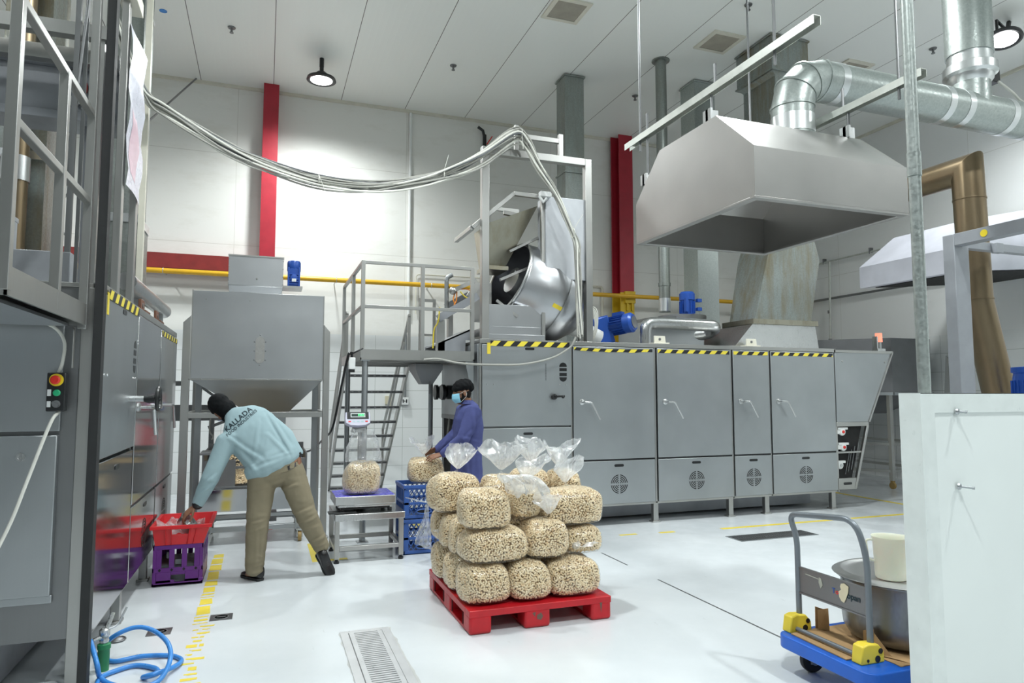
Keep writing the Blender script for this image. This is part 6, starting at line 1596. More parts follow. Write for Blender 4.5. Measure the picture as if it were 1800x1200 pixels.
def make_bag(cx, cy, z, w, d, h, seed, label, ruffle=(0, 0, .2), rot=0.0, ncand=9000, neck=(0, 0), tall=None, group='bags of pistachios on the red pallet'):
    """ruffle = lean x, lean y, size (0 = the neck is hidden); tall = film standing open above the nuts"""
    t = thing('nut_bag', label, 'bag', (cx, cy, z), rot, group, local=True)
    f = bag_surface(w, d, h, seed)
    rg = np.random.default_rng(seed + 50)
    big = ncand * 8; th = rg.uniform(0, 2 * PI, big); fi = rg.uniform(-1.5, 1.5, big)
    P = f(th, fi); e = 1e-3
    N = np.cross(f(th + e, fi) - P, f(th, fi + e) - P); ar = np.linalg.norm(N, axis=1) + 1e-12; N /= ar[:, None]
    ar = np.minimum(ar, np.quantile(ar, .98)); k = rg.choice(big, int(ncand * 2.6), replace=False, p=ar / ar.sum())
    k = k[N[k, 2] > -.75]; P, N = P[k], N[k]
    idx = spread_points(P, .0124); P, N = P[idx], N[idx]
    P = P - N * (.004 + rg.uniform(0, .005, (len(P), 1))); P[:, 2] = np.maximum(P[:, 2], .012)
    n_ = obj('nuts', nuts_from(P, N, seed), M['nut'], t, kind='stuff'); n_.data.set_sharp_from_angle(angle=PI)
    # packed middle
    mb = MB(); nu, nv = 28, 16; rs = []
    for j in range(nv + 1):
        fi_ = -PI / 2 + .02 + (PI - .04) * j / nv; thv = np.linspace(0, 2 * PI, nu, endpoint=False)
        q = f(thv, np.full(nu, fi_)); c = np.array([0, 0, h / 2]); q = c + (q - c) * (1 - .011 / (min(w, d, h) / 2)); rs.append([tuple(x) for x in q])
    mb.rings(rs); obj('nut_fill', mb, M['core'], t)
    # film over the nuts, drawn up to the neck
    mb = MB(); nu, nv = 36, 18; rs = []; off = .0035
    top = h + .02
    for j in range(nv + 1):
        fi_ = -PI / 2 + .03 + (PI * .93) * j / nv; thv = np.linspace(0, 2 * PI, nu, endpoint=False)
        q = f(thv, np.full(nu, fi_)); c = np.array([0, 0, h / 2]); q = c + (q - c) * (1 + off / (min(w, d, h) / 2)); q[:, 2] = np.maximum(q[:, 2], .002 + .004 * (j == 0)); rs.append([tuple(x) for x in q])
    NX, NY = neck
    if tall is None:
        if ruffle[2] > 0:
            for s_, zz in ((.5, .012), (.22, .025), (.10, .04)):
                rs.append([((x - NX) * s_ + NX, (y - NY) * s_ + NY, h + zz) for x, y, _ in rs[nv]])
    else:
        for s_, zz in ((1.0, .03), (.97, .10), (.90, .17), (.78, .25), (.66, .30), (.60, .33), (.72, .37)):
            rs.append([(x * s_ * 1.45 + .012 * math.sin(k * 1.1 + zz * 30), y * s_ * 1.3 + .012 * math.cos(k * 1.7 + zz * 25), h - .02 + zz * tall / .37 + .012 * math.sin(k * .9)) for k, (x, y, _) in enumerate(rs[nv - 3])])
    mb.rings(rs, cap=False)
    obj('film', mb, M['film'] if tall is None else M['film_open'], t, sharp=180)
    if ruffle[2] > 0 and tall is None:
        lx, ly, sz = ruffle; sz *= 1.12; r = random.Random(seed * 7 + 1); mb = MB(); rs = []; nu, nv = 56, 12
        p1, p2, p3, fl, an = r.random() * 6, r.random() * 6, r.random() * 6, r.uniform(.45, .75), r.uniform(-.6, .6)
        k1, k2 = r.choice((2, 3)), r.choice((5, 6, 7))
        for j in range(nv + 1):
            q = j / nv; ring = []
            for i in range(nu):
                u = 2 * PI * i / nu
                rad = .014 + sz * .50 * (1 - (1 - q) ** 1.9) * (1 + .22 * math.sin(k1 * u + p1) + .16 * math.sin(k2 * u + p2 + q * 2) + .07 * math.sin(13 * u + p3 + 3 * q))
                x, y = rad * math.cos(u), rad * math.sin(u) * fl
                x, y = x * math.cos(an) - y * math.sin(an), x * math.sin(an) + y * math.cos(an)
                zz = sz * (q * (1 - .18 * q)) * (1 + .22 * math.sin(2 * u + p3) * q) - .06 * sz * q * q * r.uniform(.0, 1.0)
                v_ = Vector((x, y, zz)); o_ = noise.noise_vector(v_ * (2.2 / sz) + Vector((seed, 0, 0))) * sz * .2 * q
                L_ = math.hypot(lx, ly)
                b_ = q * L_ * 1.25
                zc = v_.z * math.cos(b_) ; hc = v_.z * math.sin(b_)
                v_ = Vector((NX + v_.x + (lx / L_ * hc if L_ else 0), NY + v_.y + (ly / L_ * hc if L_ else 0), h + .035 + zc)) + o_
                ring.append(v_)
            rs.append(ring)
        mb.rings(rs, cap=False); obj('tied_top', mb, M['ruffle'], t, sharp=180, label='bunched clear top of the bag')
    return t
zb, zm, zt = .161, .420, .674
BAGS = [
 # cx, cy, z, w, d, h, ruffle, rot, neck, label
 (1.475, 4.700, zb, .335, .335, .262, (0, 0, 0), .02, (0, 0), 'bag of nuts on the pallet, front left corner of the bottom layer'),
 (1.793, 4.680, zb, .292, .32, .262, (0, 0, 0), -.02, (0, 0), 'bag of nuts on the pallet, front middle of the bottom layer'),
 (2.140, 4.680, zb, .385, .32, .255, (.5, -.6, .10), .01, (.05, -.02), 'wide bag of nuts on the pallet, front right corner of the bottom layer'),
 (1.415, 5.045, zb, .22, .31, .262, (0, 0, 0), .03, (0, 0), 'bag of nuts on the left edge of the pallet, middle of the bottom layer'),
 (1.43, 5.395, zb, .27, .35, .262, (-.3, -.2, .09), 0, (-.06, 0), 'bag of nuts on the left edge of the pallet, rear of the bottom layer'),
 (1.83, 5.06, zb, .40, .37, .25, (0, 0, 0), 0, (0, 0), 'bag of nuts in the hidden middle of the bottom layer'),
 (1.83, 5.46, zb, .40, .36, .25, (0, 0, 0), 0, (0, 0), 'bag of nuts at the back of the bottom layer'),
 (2.20, 5.25, zb, .30, .60, .26, (0, 0, 0), 0, (0, 0), 'bag of nuts on the right edge of the bottom layer, towards the back'),
 (1.560, 4.730, zm + .004, .455, .34, .232, (0, 0, 0), .02, (0, 0), 'long bag of nuts in the second layer, front left, under the rounded top bag'),
 (1.952, 4.740, zm + .004, .315, .33, .265, (-.15, -.25, .16), -.03, (.03, -.05), 'bag of nuts in the second layer, front middle, with a white tied top'),
 (2.268, 4.800, zm + .002, .275, .33, .195, (0, 0, 0), .02, (0, 0), 'bag of nuts in the second layer at the front right'),
 (1.405, 5.000, zm + .004, .17, .18, .25, (0, 0, 0), .02, (0, 0), 'narrow bag of nuts squeezed in the left side of the second layer'),
 (1.43, 5.22, zm + .006, .25, .235, .25, (0, 0, 0), -.03, (0, 0), 'bag of nuts in the middle of the left side of the second layer'),
 (1.44, 5.50, zm + .006, .26, .29, .245, (0, 0, 0), .03, (0, 0), 'bag of nuts at the rear of the left side of the second layer'),
 (1.80, 5.13, zm + .004, .45, .41, .245, (0, 0, 0), 0, (0, 0), 'bag of nuts in the hidden middle of the second layer'),
 (1.83, 5.50, zm + .004, .42, .29, .245, (0, 0, 0), 0, (0, 0), 'bag of nuts at the back of the second layer'),
 (2.23, 5.25, zm + .004, .32, .55, .235, (0, 0, 0), 0, (0, 0), 'bag of nuts on the right side of the second layer, towards the back'),
 (1.490, 4.735, .652, .335, .305, .275, (1.25, -.95, .20), .03, (.14, -.06), 'rounded bag of nuts on top at the front left, its top flopped right'),
 (2.215, 4.840, .622, .475, .33, .265, (.15, .1, .2), .03, (-.02, .03), 'big bag of nuts on top of the load at the right, top standing up'),
 (1.43, 5.33, zt + .004, .365, .37, .295, (.1, 0, .19), .05, (.03, -.03), 'bag of nuts on top of the load at the left rear, before the man'),
 (1.775, 5.16, zt + .004, .295, .34, .29, (.05, .1, .23), -.03, (0, 0), 'bag of nuts on top of the load behind the rounded bag'),
 (2.085, 5.36, zt + .004, .295, .33, .31, (.0, .1, .21), .03, (.02, 0), 'bag of nuts on top of the load, centre rear'),
 (1.845, 4.84, zt + .018, .20, .24, .23, (.25, .1, .17), .0, (.03, .02), 'small bag of nuts on top of the load, beside the big bag'),
 (2.35, 5.25, zt + .004, .215, .38, .30, (.1, .2, .2), -.03, (-.05, .0), 'bag of nuts on top of the load at the right rear'),
]
for i, (cx, cy, z, w, d, h, rf, ro, nk, lb) in enumerate(BAGS):
    make_bag(cx, cy, z, w, d, h, 11 + i, lb, rf, ro, 6000 if 'hidden' in lb or 'back of' in lb else 9500, nk)
make_bag(.935, 6.98, .614, .335, .29, .32, 71, 'open topped bag of nuts standing on the blue scale platform', (0, 0, 0), 0, 9500, tall=.33, group='bags of pistachios off the pallet')
make_bag(1.60, 7.06, .683, .36, .30, .26, 72, 'bag of nuts on the upper blue crate, held by the man in blue', (-.25, -.1, .18), 0, 8000, (-.03, -.02), group='bags of pistachios off the pallet')
# nuts lying in the feeder cart
rg = np.random.default_rng(5); n = 3800
P = np.stack([rg.uniform(-.56, .42, n), rg.uniform(7.97, 8.69, n), np.zeros(n)], 1); P = P[spread_points(P, .0118)]
P[:, 2] = .645 + .30 * np.clip((P[:, 1] - 7.95) / .6, 0, 1) + .012 * rg.normal(size=len(P))
wl = np.stack([rg.uniform(-.27, .12, 900), rg.uniform(7.968, 7.98, 900), rg.uniform(.638, .79, 900)], 1); P = np.concatenate([P, wl])
o = obj('loose_nuts', nuts_from(P, np.tile(np.array([[0, -.3, .95]]), (len(P), 1)), 9), M['nut'], None, kind='stuff')
tag(o, 'loose nuts lying in the feeder tray behind the bending man', 'nuts', kind='stuff')
m = MB(); m.rings([[(-.575, 7.955, .63), (.435, 7.955, .63), (.435, 7.955, .80), (-.575, 7.955, .80)], [(-.575, 8.6, .63), (.435, 8.6, .63), (.435, 8.6, .93), (-.575, 8.6, .93)]])

# ------------------------------------------------------------------ the two workers
def limb(mb, path, side, n=20, e=2.3):
    """path: (point, ra, rb); ra lies along `side`, rb across it; rounded ends"""
    P = [(Vector(p), a, b) for p, a, b in path]; m = len(P); side = Vector(side); rs = []
    def ring(c, d, a, b):
        s = (side - d * side.dot(d)); s.normalize(); q = d.cross(s); o = []
        for k in range(n):
            t = 2 * PI * k / n; cx, sx = math.cos(t), math.sin(t)
            o.append(c + s * (a * math.copysign(abs(cx) ** (2 / e), cx)) + q * (b * math.copysign(abs(sx) ** (2 / e), sx)))
        return o
    for i in range(m):
        d = (P[min(i + 1, m - 1)][0] - P[max(i - 1, 0)][0]).normalized(); c, a, b = P[i]
        if i == 0:
            for f, g in ((.35, .95), (.75, .6)): rs.append(ring(c - d * min(a, b) * g * .7, d, a * f, b * f))
        rs.append(ring(c, d, a, b))
        if i == m - 1:
            for f, g in ((.75, .6), (.35, .95)): rs.append(ring(c + d * min(a, b) * g * .7, d, a * f, b * f))
    mb.rings(rs)
def fuse(mb, voxel, smooth=6, fac=.5):
    me = bpy.data.meshes.new('fuse'); me.from_pydata([tuple(p) for p in mb.v], [], mb.f)
    bm = bmesh.new(); bm.from_mesh(me); bmesh.ops.recalc_face_normals(bm, faces=bm.faces); bm.to_mesh(me); bm.free()
    o = bpy.data.objects.new('fuse', me); COL.objects.link(o)
    r = o.modifiers.new('r', 'REMESH'); r.mode = 'VOXEL'; r.voxel_size = voxel
    s = o.modifiers.new('s', 'SMOOTH'); s.factor = fac; s.iterations = smooth
    bpy.context.view_layer.update()
    out = bpy.data.meshes.new_from_object(o.evaluated_get(bpy.context.evaluated_depsgraph_get()))
    bpy.data.objects.remove(o); bpy.data.meshes.remove(me)
    return out
def wrinkle(me, amp, sc, seed, stretch=(1, 1, 1), fn=None):
    st = Vector(stretch); nm = [v.normal.copy() for v in me.vertices]
    for v, n in zip(me.vertices, nm):
        p = Vector((v.co.x * st.x, v.co.y * st.y, v.co.z * st.z)) * sc + Vector((seed, seed * 2, 0))
        h = noise.noise(p) + .5 * noise.noise(p * 2.1); h = (1 - abs(h) * 2.2)
        v.co += n * amp * h * (fn(v.co) if fn else 1)
def folds(me, segs, side=Vector((0, -1, 0))):
    # cloth folds: raised ridges along segments, with a hollow beside each
    S_ = [(Vector(a), Vector(b), am, wd) for a, b, am, wd in segs]
    for v in me.vertices:
        if v.normal.dot(side) < .05: continue
        n = v.normal.copy(); dh = 0
        for a, b, am, wd in S_:
            ab = b - a; p = v.co - a; ab.y = 0; p.y = 0
            f = max(0, min(1, p.dot(ab) / ab.dot(ab))); d = (p - ab * f); q = d.length; sg = 1 if d.cross(ab).y > 0 else -1
            tp = math.sin(PI * (.12 + .76 * f))
            dh += am * tp * (math.exp(-(q / wd) ** 2) - .7 * math.exp(-((q * sg - wd * 1.5) / wd) ** 2))
        v.co += n * dh * min(1, v.normal.dot(side) * 2)
    me.update()
def place(me, parent, name, mat, label=None):
    off = BASE[parent]
    for v in me.vertices: v.co -= off
    o = obj(name, me, mat, parent, sharp=180, label=label); return o
def hand(mb, wrist, d, palm_n, thumb, curl=(.35, .5, .35), s=1.0, spread=.10, grip=None):
    """d: wrist to knuckles, palm_n: out of the palm, thumb: side the thumb leaves"""
    d = Vector(d).normalized(); pn = Vector(palm_n); pn = (pn - d * pn.dot(d)).normalized(); th = Vector(thumb); th = (th - d * th.dot(d) - pn * th.dot(pn)).normalized()
    w = Vector(wrist)
    limb(mb, [(w - d * .01 * s, .027 * s, .019 * s), (w + d * .025 * s, .032 * s, .017 * s), (w + d * .055 * s, .040 * s, .0155 * s), (w + d * .088 * s, .041 * s, .013 * s)], th, 14)
    L = (.078, .088, .082, .062)
    for k in range(4):
        o = th * (.0305 - k * .0205) * s; p = w + d * (.088 - abs(k - 1.2) * .004) * s + o; a = (1.5 - k) * spread
        dr = (d + th * a).normalized(); ang = 0; pts = [(p - dr * .015 * s, .0098 * s, .0098 * s), (p, .0098 * s, .0098 * s)]
        for j, f in enumerate((.46, .30, .24)):
            ang += curl[j] * (1 + .12 * (k - 1)); q = dr * math.cos(ang) + pn * math.sin(ang); p = p + q * L[k] * f * s; r_ = (.0088, .0080, .0070)[j] * s; pts.append((p, r_, r_))
        limb(mb, pts, th, 10, 2)
    p = w + d * .022 * s + th * .028 * s + pn * .006 * s; q1 = (d * .55 + th * .75 + pn * .35).normalized(); q2 = (d * .85 + th * .35 + pn * .45).normalized(); q3 = (d * .92 + th * .1 + pn * .4).normalized()
    a = p + q1 * .036 * s; b = a + q2 * .032 * s; c = b + q3 * .024 * s
    limb(mb, [(p - q1 * .01 * s, .0135 * s, .013 * s), (p + q1 * .012 * s, .0125 * s, .012 * s), (a, .0105 * s, .0105 * s), (b, .0095 * s, .0092 * s), (c, .0075 * s, .0075 * s)], pn, 10, 2)
def head(mb, c, u, f, neck, s=1.0):
    """c: middle of the skull between the ears, u: up, f: face direction"""
    c = Vector(c); f = Vector(f).normalized(); u = Vector(u); u = (u - f * u.dot(f)).normalized(); l = u.cross(f)
    def E(df, dl, du, rf, rl, ru, n=18, m=12):
        rs = []
        for i in range(m + 1):
            t = -PI / 2 + PI * i / m; q = max(math.cos(t), 1e-3)
            rs.append([c + (f * (df + rf * q * math.cos(2 * PI * k / n)) + l * (dl + rl * q * math.sin(2 * PI * k / n)) + u * (du + ru * math.sin(t))) * s for k in range(n)])
        mb.rings(rs)
    E(-.012, 0, .035, .096, .076, .092)
    E(.030, 0, -.030, .062, .060, .085); E(.042, 0, -.078, .044, .042, .036)
    E(.078, 0, .012, .018, .046, .014)
    E(.100, 0, -.026, .016, .013, .024, 10, 8); E(.092, 0, -.004, .010, .009, .026, 10, 8); E(.094, 0, -.036, .010, .018, .010, 10, 8)
    E(.088, 0, -.060, .010, .024, .007, 10, 6); E(.086, 0, -.071, .010, .020, .007, 10, 6)
    for sg in (1, -1):
        E(-.006, sg * .078, -.012, .017, .009, .032, 10, 8); E(.006, sg * .076, -.012, .006, .012, .022, 8, 6)
        E(.072, sg * .032, -.004, .012, .014, .010, 10, 6); E(.058, sg * .045, -.032, .022, .02, .02, 10, 6)
    limb(mb, [(c + (f * -.02 - u * .06) * s, .054 * s, .06 * s), (c.lerp(Vector(neck), .6) - f * .004, .055 * s, .058 * s), (Vector(neck), .062 * s, .062 * s)], l, 16)
    return c, u, f, l
def eyes(parent, c, u, f, l, s=1.0):
    m = MB()
    for sg in (1, -1): m.sphere(c + (f * .079 + l * sg * .032 - u * .004) * s, .0095 * s, 12, 8)
    e = obj('eyes', m, plain('eye_white', (.7, .68, .64), .2), parent)
    m = MB()
    for sg in (1, -1): m.sphere(c + (f * .0853 + l * sg * .032 - u * .005) * s, .0046 * s, 10, 6)
    obj('iris', m, plain('eye_brown', (.02, .011, .006), .15), e)
def shoe(parent, heel, toe, up, s=1.0, label=None):
    heel, toe = Vector(heel), Vector(toe); d = (toe - heel); L = d.length; d.normalize(); up = Vector(up); up = (up - d * up.dot(d)).normalized(); sd = up.cross(d)
    def ring(x, w, zb, zt, n=18):
        o = []
        for k in range(n):
            t = 2 * PI * k / n; cx, sx = math.cos(t), math.sin(t)
            o.append(heel + d * (x * L) + sd * (w * math.copysign(abs(cx) ** .8, cx)) + up * (((zb + zt) / 2) + (zt - zb) / 2 * math.copysign(abs(sx) ** .8, sx)))
        return o
    m = MB(); m.rings([ring(-.02, .02, .03, .08), ring(.015, .035, .02, .125), ring(.14, .042, .018, .145), ring(.30, .041, .018, .135), ring(.45, .043, .018, .095), ring(.65, .047, .018, .066), ring(.82, .046, .018, .056), ring(.94, .034, .018, .045), ring(1.0, .014, .022, .034)])
    sh = obj('shoe', m, M['shoe'], parent, sharp=70, label=label)
    m = MB(); ol = [(-.012, .020), (.03, .034), (.2, .038), (.4, .037), (.65, .049), (.82, .048), (.95, .036), (1.012, .012)]
    pl = [(x, w) for x, w in ol] + [(x, -w) for x, w in ol[::-1]]
    m.rings([[heel + d * (x * L) + sd * w + up * z for x, w in pl] for z in (0.0, .022)])
    obj('sole', m, M['rubber'], sh, bev=.003)
    m = MB()
    for k in range(4): x = .42 + k * .06; m.tube([heel + d * (x * L) + sd * w_ + up * (.098 - k * .008 - abs(w_) * .35) for w_ in (-.026, 0, .026)], .003, 6)
    obj('laces', m, M['black'], sh)

# ---- the bending man
O_, EX, EZ = Vector((-0.048,6.420,0.770)), (Vector((0.428,6.420,0.748)) - Vector((-0.048,6.420,0.770))) / 100, (Vector((-0.035,6.420,0.284)) - Vector((-0.048,6.420,0.770))) / 100
def at_y(p): return O_ + EX * (p[0] - 450) + EZ * (p[1] - 860)      # a point of the man's own upright plane, in 5 mm steps
t = thing('person', 'man in pale blue shirt, khaki trousers and black cap bending to the red crate', 'person', (-0.028,6.438,-0.000))
SH = (Vector((0.066,6.480,1.448)) - Vector((-0.343,6.420,1.170))).normalized()
pel = Vector((0.120,6.420,0.950)); wai = Vector((0.056,6.440,1.084)); che = Vector((-0.105,6.480,1.275)); upc = Vector((-0.202,6.530,1.369)); nck = Vector((-0.276,6.580,1.423)); hed = Vector((-0.351,6.650,1.468))
LS, LE, LW = Vector((-0.299,6.420,1.189)), Vector((-0.417,6.380,0.878)), Vector((-0.520,6.440,0.657))
RS, RE, RW = Vector((-0.014,6.500,1.393)), Vector((0.191,6.440,1.216)), Vector((0.293,6.380,1.067))
LH, LK, LA = Vector((0.000,6.420,0.856)), Vector((-0.027,6.370,0.510)), Vector((-0.044,6.400,0.083))
RH, RK, RA = Vector((0.241,6.420,0.891)), Vector((0.372,6.370,0.535)), Vector((0.518,6.420,0.228))
FX = Vector((1, 0, 0))
b = MB()
limb(b, [(pel, .145, .10), (wai, .125, .085), (che, .15, .095), (upc, .13, .08), (nck, .06, .06)], SH)
hu = (hed - nck).normalized() + Vector((-.25, .0, .25)); hf = Vector((-.12, .88, -.48))
hc, hU, hF, hL = head(b, hed, hu, hf, nck)
limb(b, [(LS, .05, .05), (LS.lerp(LE, .5), .046, .046), (LE, .038, .04), (LE.lerp(LW, .35), .039, .038), (LW, .026, .024)], FX, 14)
limb(b, [(RS, .05, .05), (RS.lerp(RE, .5), .046, .046), (RE, .038, .04), (RE.lerp(RW, .4), .038, .036), (RW, .026, .024)], FX, 14)
hd = (Vector((-0.604,6.470,0.585)) - LW).normalized()
hand(b, LW + hd * .015, (Vector((-.62, .12, -.55))), Vector((.45, .35, -.75)), Vector((.3, -.75, -.3)), (.25, .55, .5), 1.05, .06)
hand(b, RW + Vector((.005, -.005, -.015)), Vector((.10, -.05, -1)), Vector((-.9, .35, 0)), Vector((-.3, -.9, 0)), (.3, .5, .4), 1.0)
limb(b, [(LH, .085, .085), (LH.lerp(LK, .5), .075, .075), (LK, .055, .055), (LK.lerp(LA, .35), .056, .054), (LA, .038, .040)], FX, 14)
limb(b, [(RH, .085, .085), (RH.lerp(RK, .5), .075, .075), (RK, .055, .055), (RK.lerp(RA, .35), .056, .054), (RA, .038, .040)], FX, 14)
for a_, e_ in ((LA, Vector((-.05, .09, -.045))), (RA, Vector((.02, -.01, -.06)))): limb(b, [(a_, .038, .04), (a_ + e_ * .5, .036, .032), (a_ + e_, .03, .02)], Vector((.6, .6, 0)), 12)
body = place(fuse(b, .0046, 3), t, 'body', M['skin'])
eyes(body, hc, hU, hF, hL)
b = MB()
hem = Vector((0.106,6.420,0.976))
limb(b, [(hem, .255, .16), (Vector((0.080,6.420,1.031)), .25, .158), (wai, .232, .15), (Vector((-0.017,6.450,1.170)), .228, .145), (che, .235, .138), (Vector((-0.158,6.500,1.324)), .222, .125), (upc, .175, .105), (Vector((-0.252,6.570,1.403)), .09, .085)], SH, 26, 2.2)
limb(b, [(LS + SH * .07, .075, .085), (LS, .085, .088), (LS.lerp(LE, .4), .078, .080), (LE, .069, .072), (LE.lerp(LW, .5), .058, .060), (LW - hd * .012, .045, .044)], FX, 18, 2)
limb(b, [(RS - SH * .08, .075, .08), (RS, .082, .085), (RS.lerp(RE, .5), .078, .08), (RE, .068, .070), (RE.lerp(RW, .5), .057, .06), (RW, .042, .042)], FX, 18, 2)
sm = fuse(b, .011, 5)
def shirt_amp(co):
    q = (Vector(co) - che).dot((hem - che).normalized())
    return .45 + .9 * max(0, min(1, q * 3))
wrinkle(sm, .0055, 3.4, 2.0, (1.8, 1, .7), shirt_amp); wrinkle(sm, .0012, 9, 5.0, (1.2, 1, .8))
SEG = []
for a_, b_, am, wd in (((418, 790), (452, 826), .011, .018), ((412, 778), (462, 806), .010, .018), ((440, 828), (500, 800), .010, .02), ((455, 740), (446, 800), .006, .016), ((466, 722), (508, 795), -.012, .012), ((398, 765), (425, 782), .010, .016), ((470, 760), (505, 795), .010, .016), ((480, 735), (512, 785), .010, .012), ((352, 868), (378, 850), .008, .012), ((362, 852), (384, 832), .008, .012), ((470, 805), (512, 790), .007, .014)):
    SEG.append((at_y(a_), at_y(b_), am, wd))
folds(sm, SEG)
tree_v = [v.co.copy() for v in sm.vertices]; tree = BVHTree.FromPolygons(tree_v, [tuple(p.vertices) for p in sm.polygons])
shirt = place(sm, t, 'shirt', M['shirt'])
def printed(txt, size, cpx, ax, bold):
    me = text_mesh(txt, size, bold, 1.06); bm = bmesh.new(); bm.from_mesh(me)
    bmesh.ops.triangulate(bm, faces=bm.faces)
    for _ in range(2): bmesh.ops.subdivide_edges(bm, edges=[e for e in bm.edges if e.calc_length() > .012], cuts=1)
    bmesh.ops.triangulate(bm, faces=bm.faces)
    ax = Vector(ax).normalized(); ay = Vector((-ax.z, 0, ax.x)); mb = MB(); vs = []
    for v in bm.verts:
        p = Vector(cpx) + ax * v.co.x + ay * v.co.y
        hit = tree.ray_cast(Vector((p.x, p.y - 1.0, p.z)), Vector((0, 1, 0)))
        vs.append((hit[0] + Vector((0, -.0022, 0)) + hit[1] * .0005) if hit[0] else p)
    bm.verts.index_update(); mb.add(vs, [tuple(v.index for v in f.verts) for f in bm.faces]); bm.free()
    return mb
tax = (Vector((-0.100,6.400,1.481)) - Vector((-0.292,6.400,1.302))); tax.y = 0
obj('printed_text', printed('KALLADA', .0605, Vector((-0.208,6.400,1.378)), tax, .0016), M['ink'], shirt, flat=True, label='dark printed word KALLADA')
obj('printed_text', printed('FOOD INDUSTRIES', .0355, Vector((-0.179,6.400,1.349)), tax, .0006), M['ink'], shirt, flat=True, label='dark printed words FOOD INDUSTRIES')
b = MB(); limb(b, [(LW - hd * .022, .047, .046), (LW - hd * .002, .045, .044)], FX, 18, 2); limb(b, [(RW - (RW - RE).normalized() * .008, .044, .044), (RW + (RW - RE).normalized() * .008, .042, .042)], FX, 18, 2)
obj('cuffs', b, M['black'], shirt, sharp=80)
b = MB()
limb(b, [(pel - (pel - wai).normalized() * .05, .185, .135), (pel, .205, .145), (pel + (pel - wai).normalized() * .06, .20, .14)], SH, 24, 2.3)
limb(b, [(LH + Vector((.02, 0, .05)), .12, .125), (LH, .122, .125), (LH.lerp(LK, .5), .108, .108), (LK, .093, .092), (LK.lerp(LA, .5), .086, .086), (LK.lerp(LA, 0.99), .072, .076)], FX, 20, 2.1)
limb(b, [(RH + Vector((-.02, 0, .05)), .12, .125), (RH, .12, .125), (RH.lerp(RK, .5), .108, .108), (RK, .092, .092), (RK.lerp(RA, .5), .082, .082), (RK.lerp(RA, .98), .064, .064)], FX, 20, 2.1)
tm = fuse(b, .011, 5)
def leg_amp(co):
    k = 0.35
    for kn in (LK, RK, LA, RA): k = max(k, 1.25 - (Vector(co) - kn).length * 5)
    return k
wrinkle(tm, .0065, 6, 9.0, (.5, .8, 1.8), leg_amp); wrinkle(tm, .001, 16, 3.0)
SEG = []
for a_, b_, am, wd in (((440, 916), (466, 910), .007, .012), ((440, 930), (464, 922), .005, .012), ((520, 900), (552, 888), .010, .013), ((524, 918), (556, 905), .010, .013), ((530, 930), (558, 922), .008, .012), ((490, 860), (520, 848), .010, .014), ((478, 850), (505, 838), .008, .014), ((445, 860), (470, 850), .008, .016), ((546, 952), (574, 940), .010, .010), ((552, 962), (574, 952), .010, .010), ((437, 992), (460, 988), .010, .010), ((437, 1003), (460, 1000), .008, .010), ((452, 930), (450, 985), .006, .014)):
    SEG.append((at_y(a_), at_y(b_), am, wd))
folds(tm, SEG)
ttree = BVHTree.FromPolygons([v.co.copy() for v in tm.vertices], [tuple(p.vertices) for p in tm.polygons])
tro = place(tm, t, 'trousers', M['trousers'])
# pocket with phone on the right seat, leather belt edge
def on(tr, p, off=.003):
    h_ = tr.ray_cast(Vector((p[0], p[1] - 1, p[2])), Vector((0, 1, 0))); return (h_[0] if h_[0] else Vector(p)) + Vector((0, -off, 0))
pk = [on(ttree, q, .004) for q in ((0.202,6.300,0.974), (0.272,6.300,1.006), (0.277,6.300,0.971), (0.212,6.300,0.939))]
m = MB(); m.rings([pk, [p + Vector((0, .012, 0)) for p in pk]]); obj('phone', m, M['phone'], tro, label='dark phone edge in the back pocket')
m = MB(); m.tube([on(ttree, q, .001) for q in ((0.152,6.300,0.922), (0.208,6.300,0.930), (0.250,6.300,0.953), (0.287,6.300,0.976))], .003, 6)
obj('pocket_seam', m, plain('khaki_seam', (.15, .13, .085), .9), tro)
# cap drawn over the head down to the nape
b = MB()
def capE(df, dl, du, rf, rl, ru):
    rs = []
    for i in range(11):
        q_ = -PI / 2 + PI * i / 10; q = max(math.cos(q_), 1e-3)
        rs.append([hc + hF * (df + rf * q * math.cos(2 * PI * k / 20)) + hL * (dl + rl * q * math.sin(2 * PI * k / 20)) + hU * (du + ru * math.sin(q_)) for k in range(20)])
    b.rings(rs)
capE(-.020, 0, .045, .106, .091, .098); capE(-.045, 0, -.03, .085, .084, .095); capE(.05, 0, .045, .060, .078, .035); capE(.03, 0, -.075, .065, .066, .05)
limb(b, [(hc - hF * .03 - hU * .05, .07, .075), (nck + (hc - nck) * .25 + Vector((0, -.02, .02)), .075, .078)], hL, 16)
cm = fuse(b, .008, 4); wrinkle(cm, .003, 22, 4.0)
place(cm, t, 'cap', M['capcloth'])
m = MB(); m.tube(fillet([hc + hL * -.083 + hF * .02 - hU * .02, hc + hL * -.07 + hF * .07 - hU * .05], .01), .003, 6)
obj('mask_strap', m, M['white_p'], t)
shoe(t, Vector((0.014,6.365,0.000)) + Vector((0, .0, .0)), Vector((0.014,6.365,0.000)) + Vector((-.15, .23, 0)), (0, 0, 1), label='black shoe on the floor')
d0 = Vector((0.520,6.440,0.209)); shoe(t, d0 + Vector((-.035, .03, -.035)), d0 + Vector((.085, -.05, -.235)), Vector((.25, -.9, .35)), label='black shoe lifted off the floor')

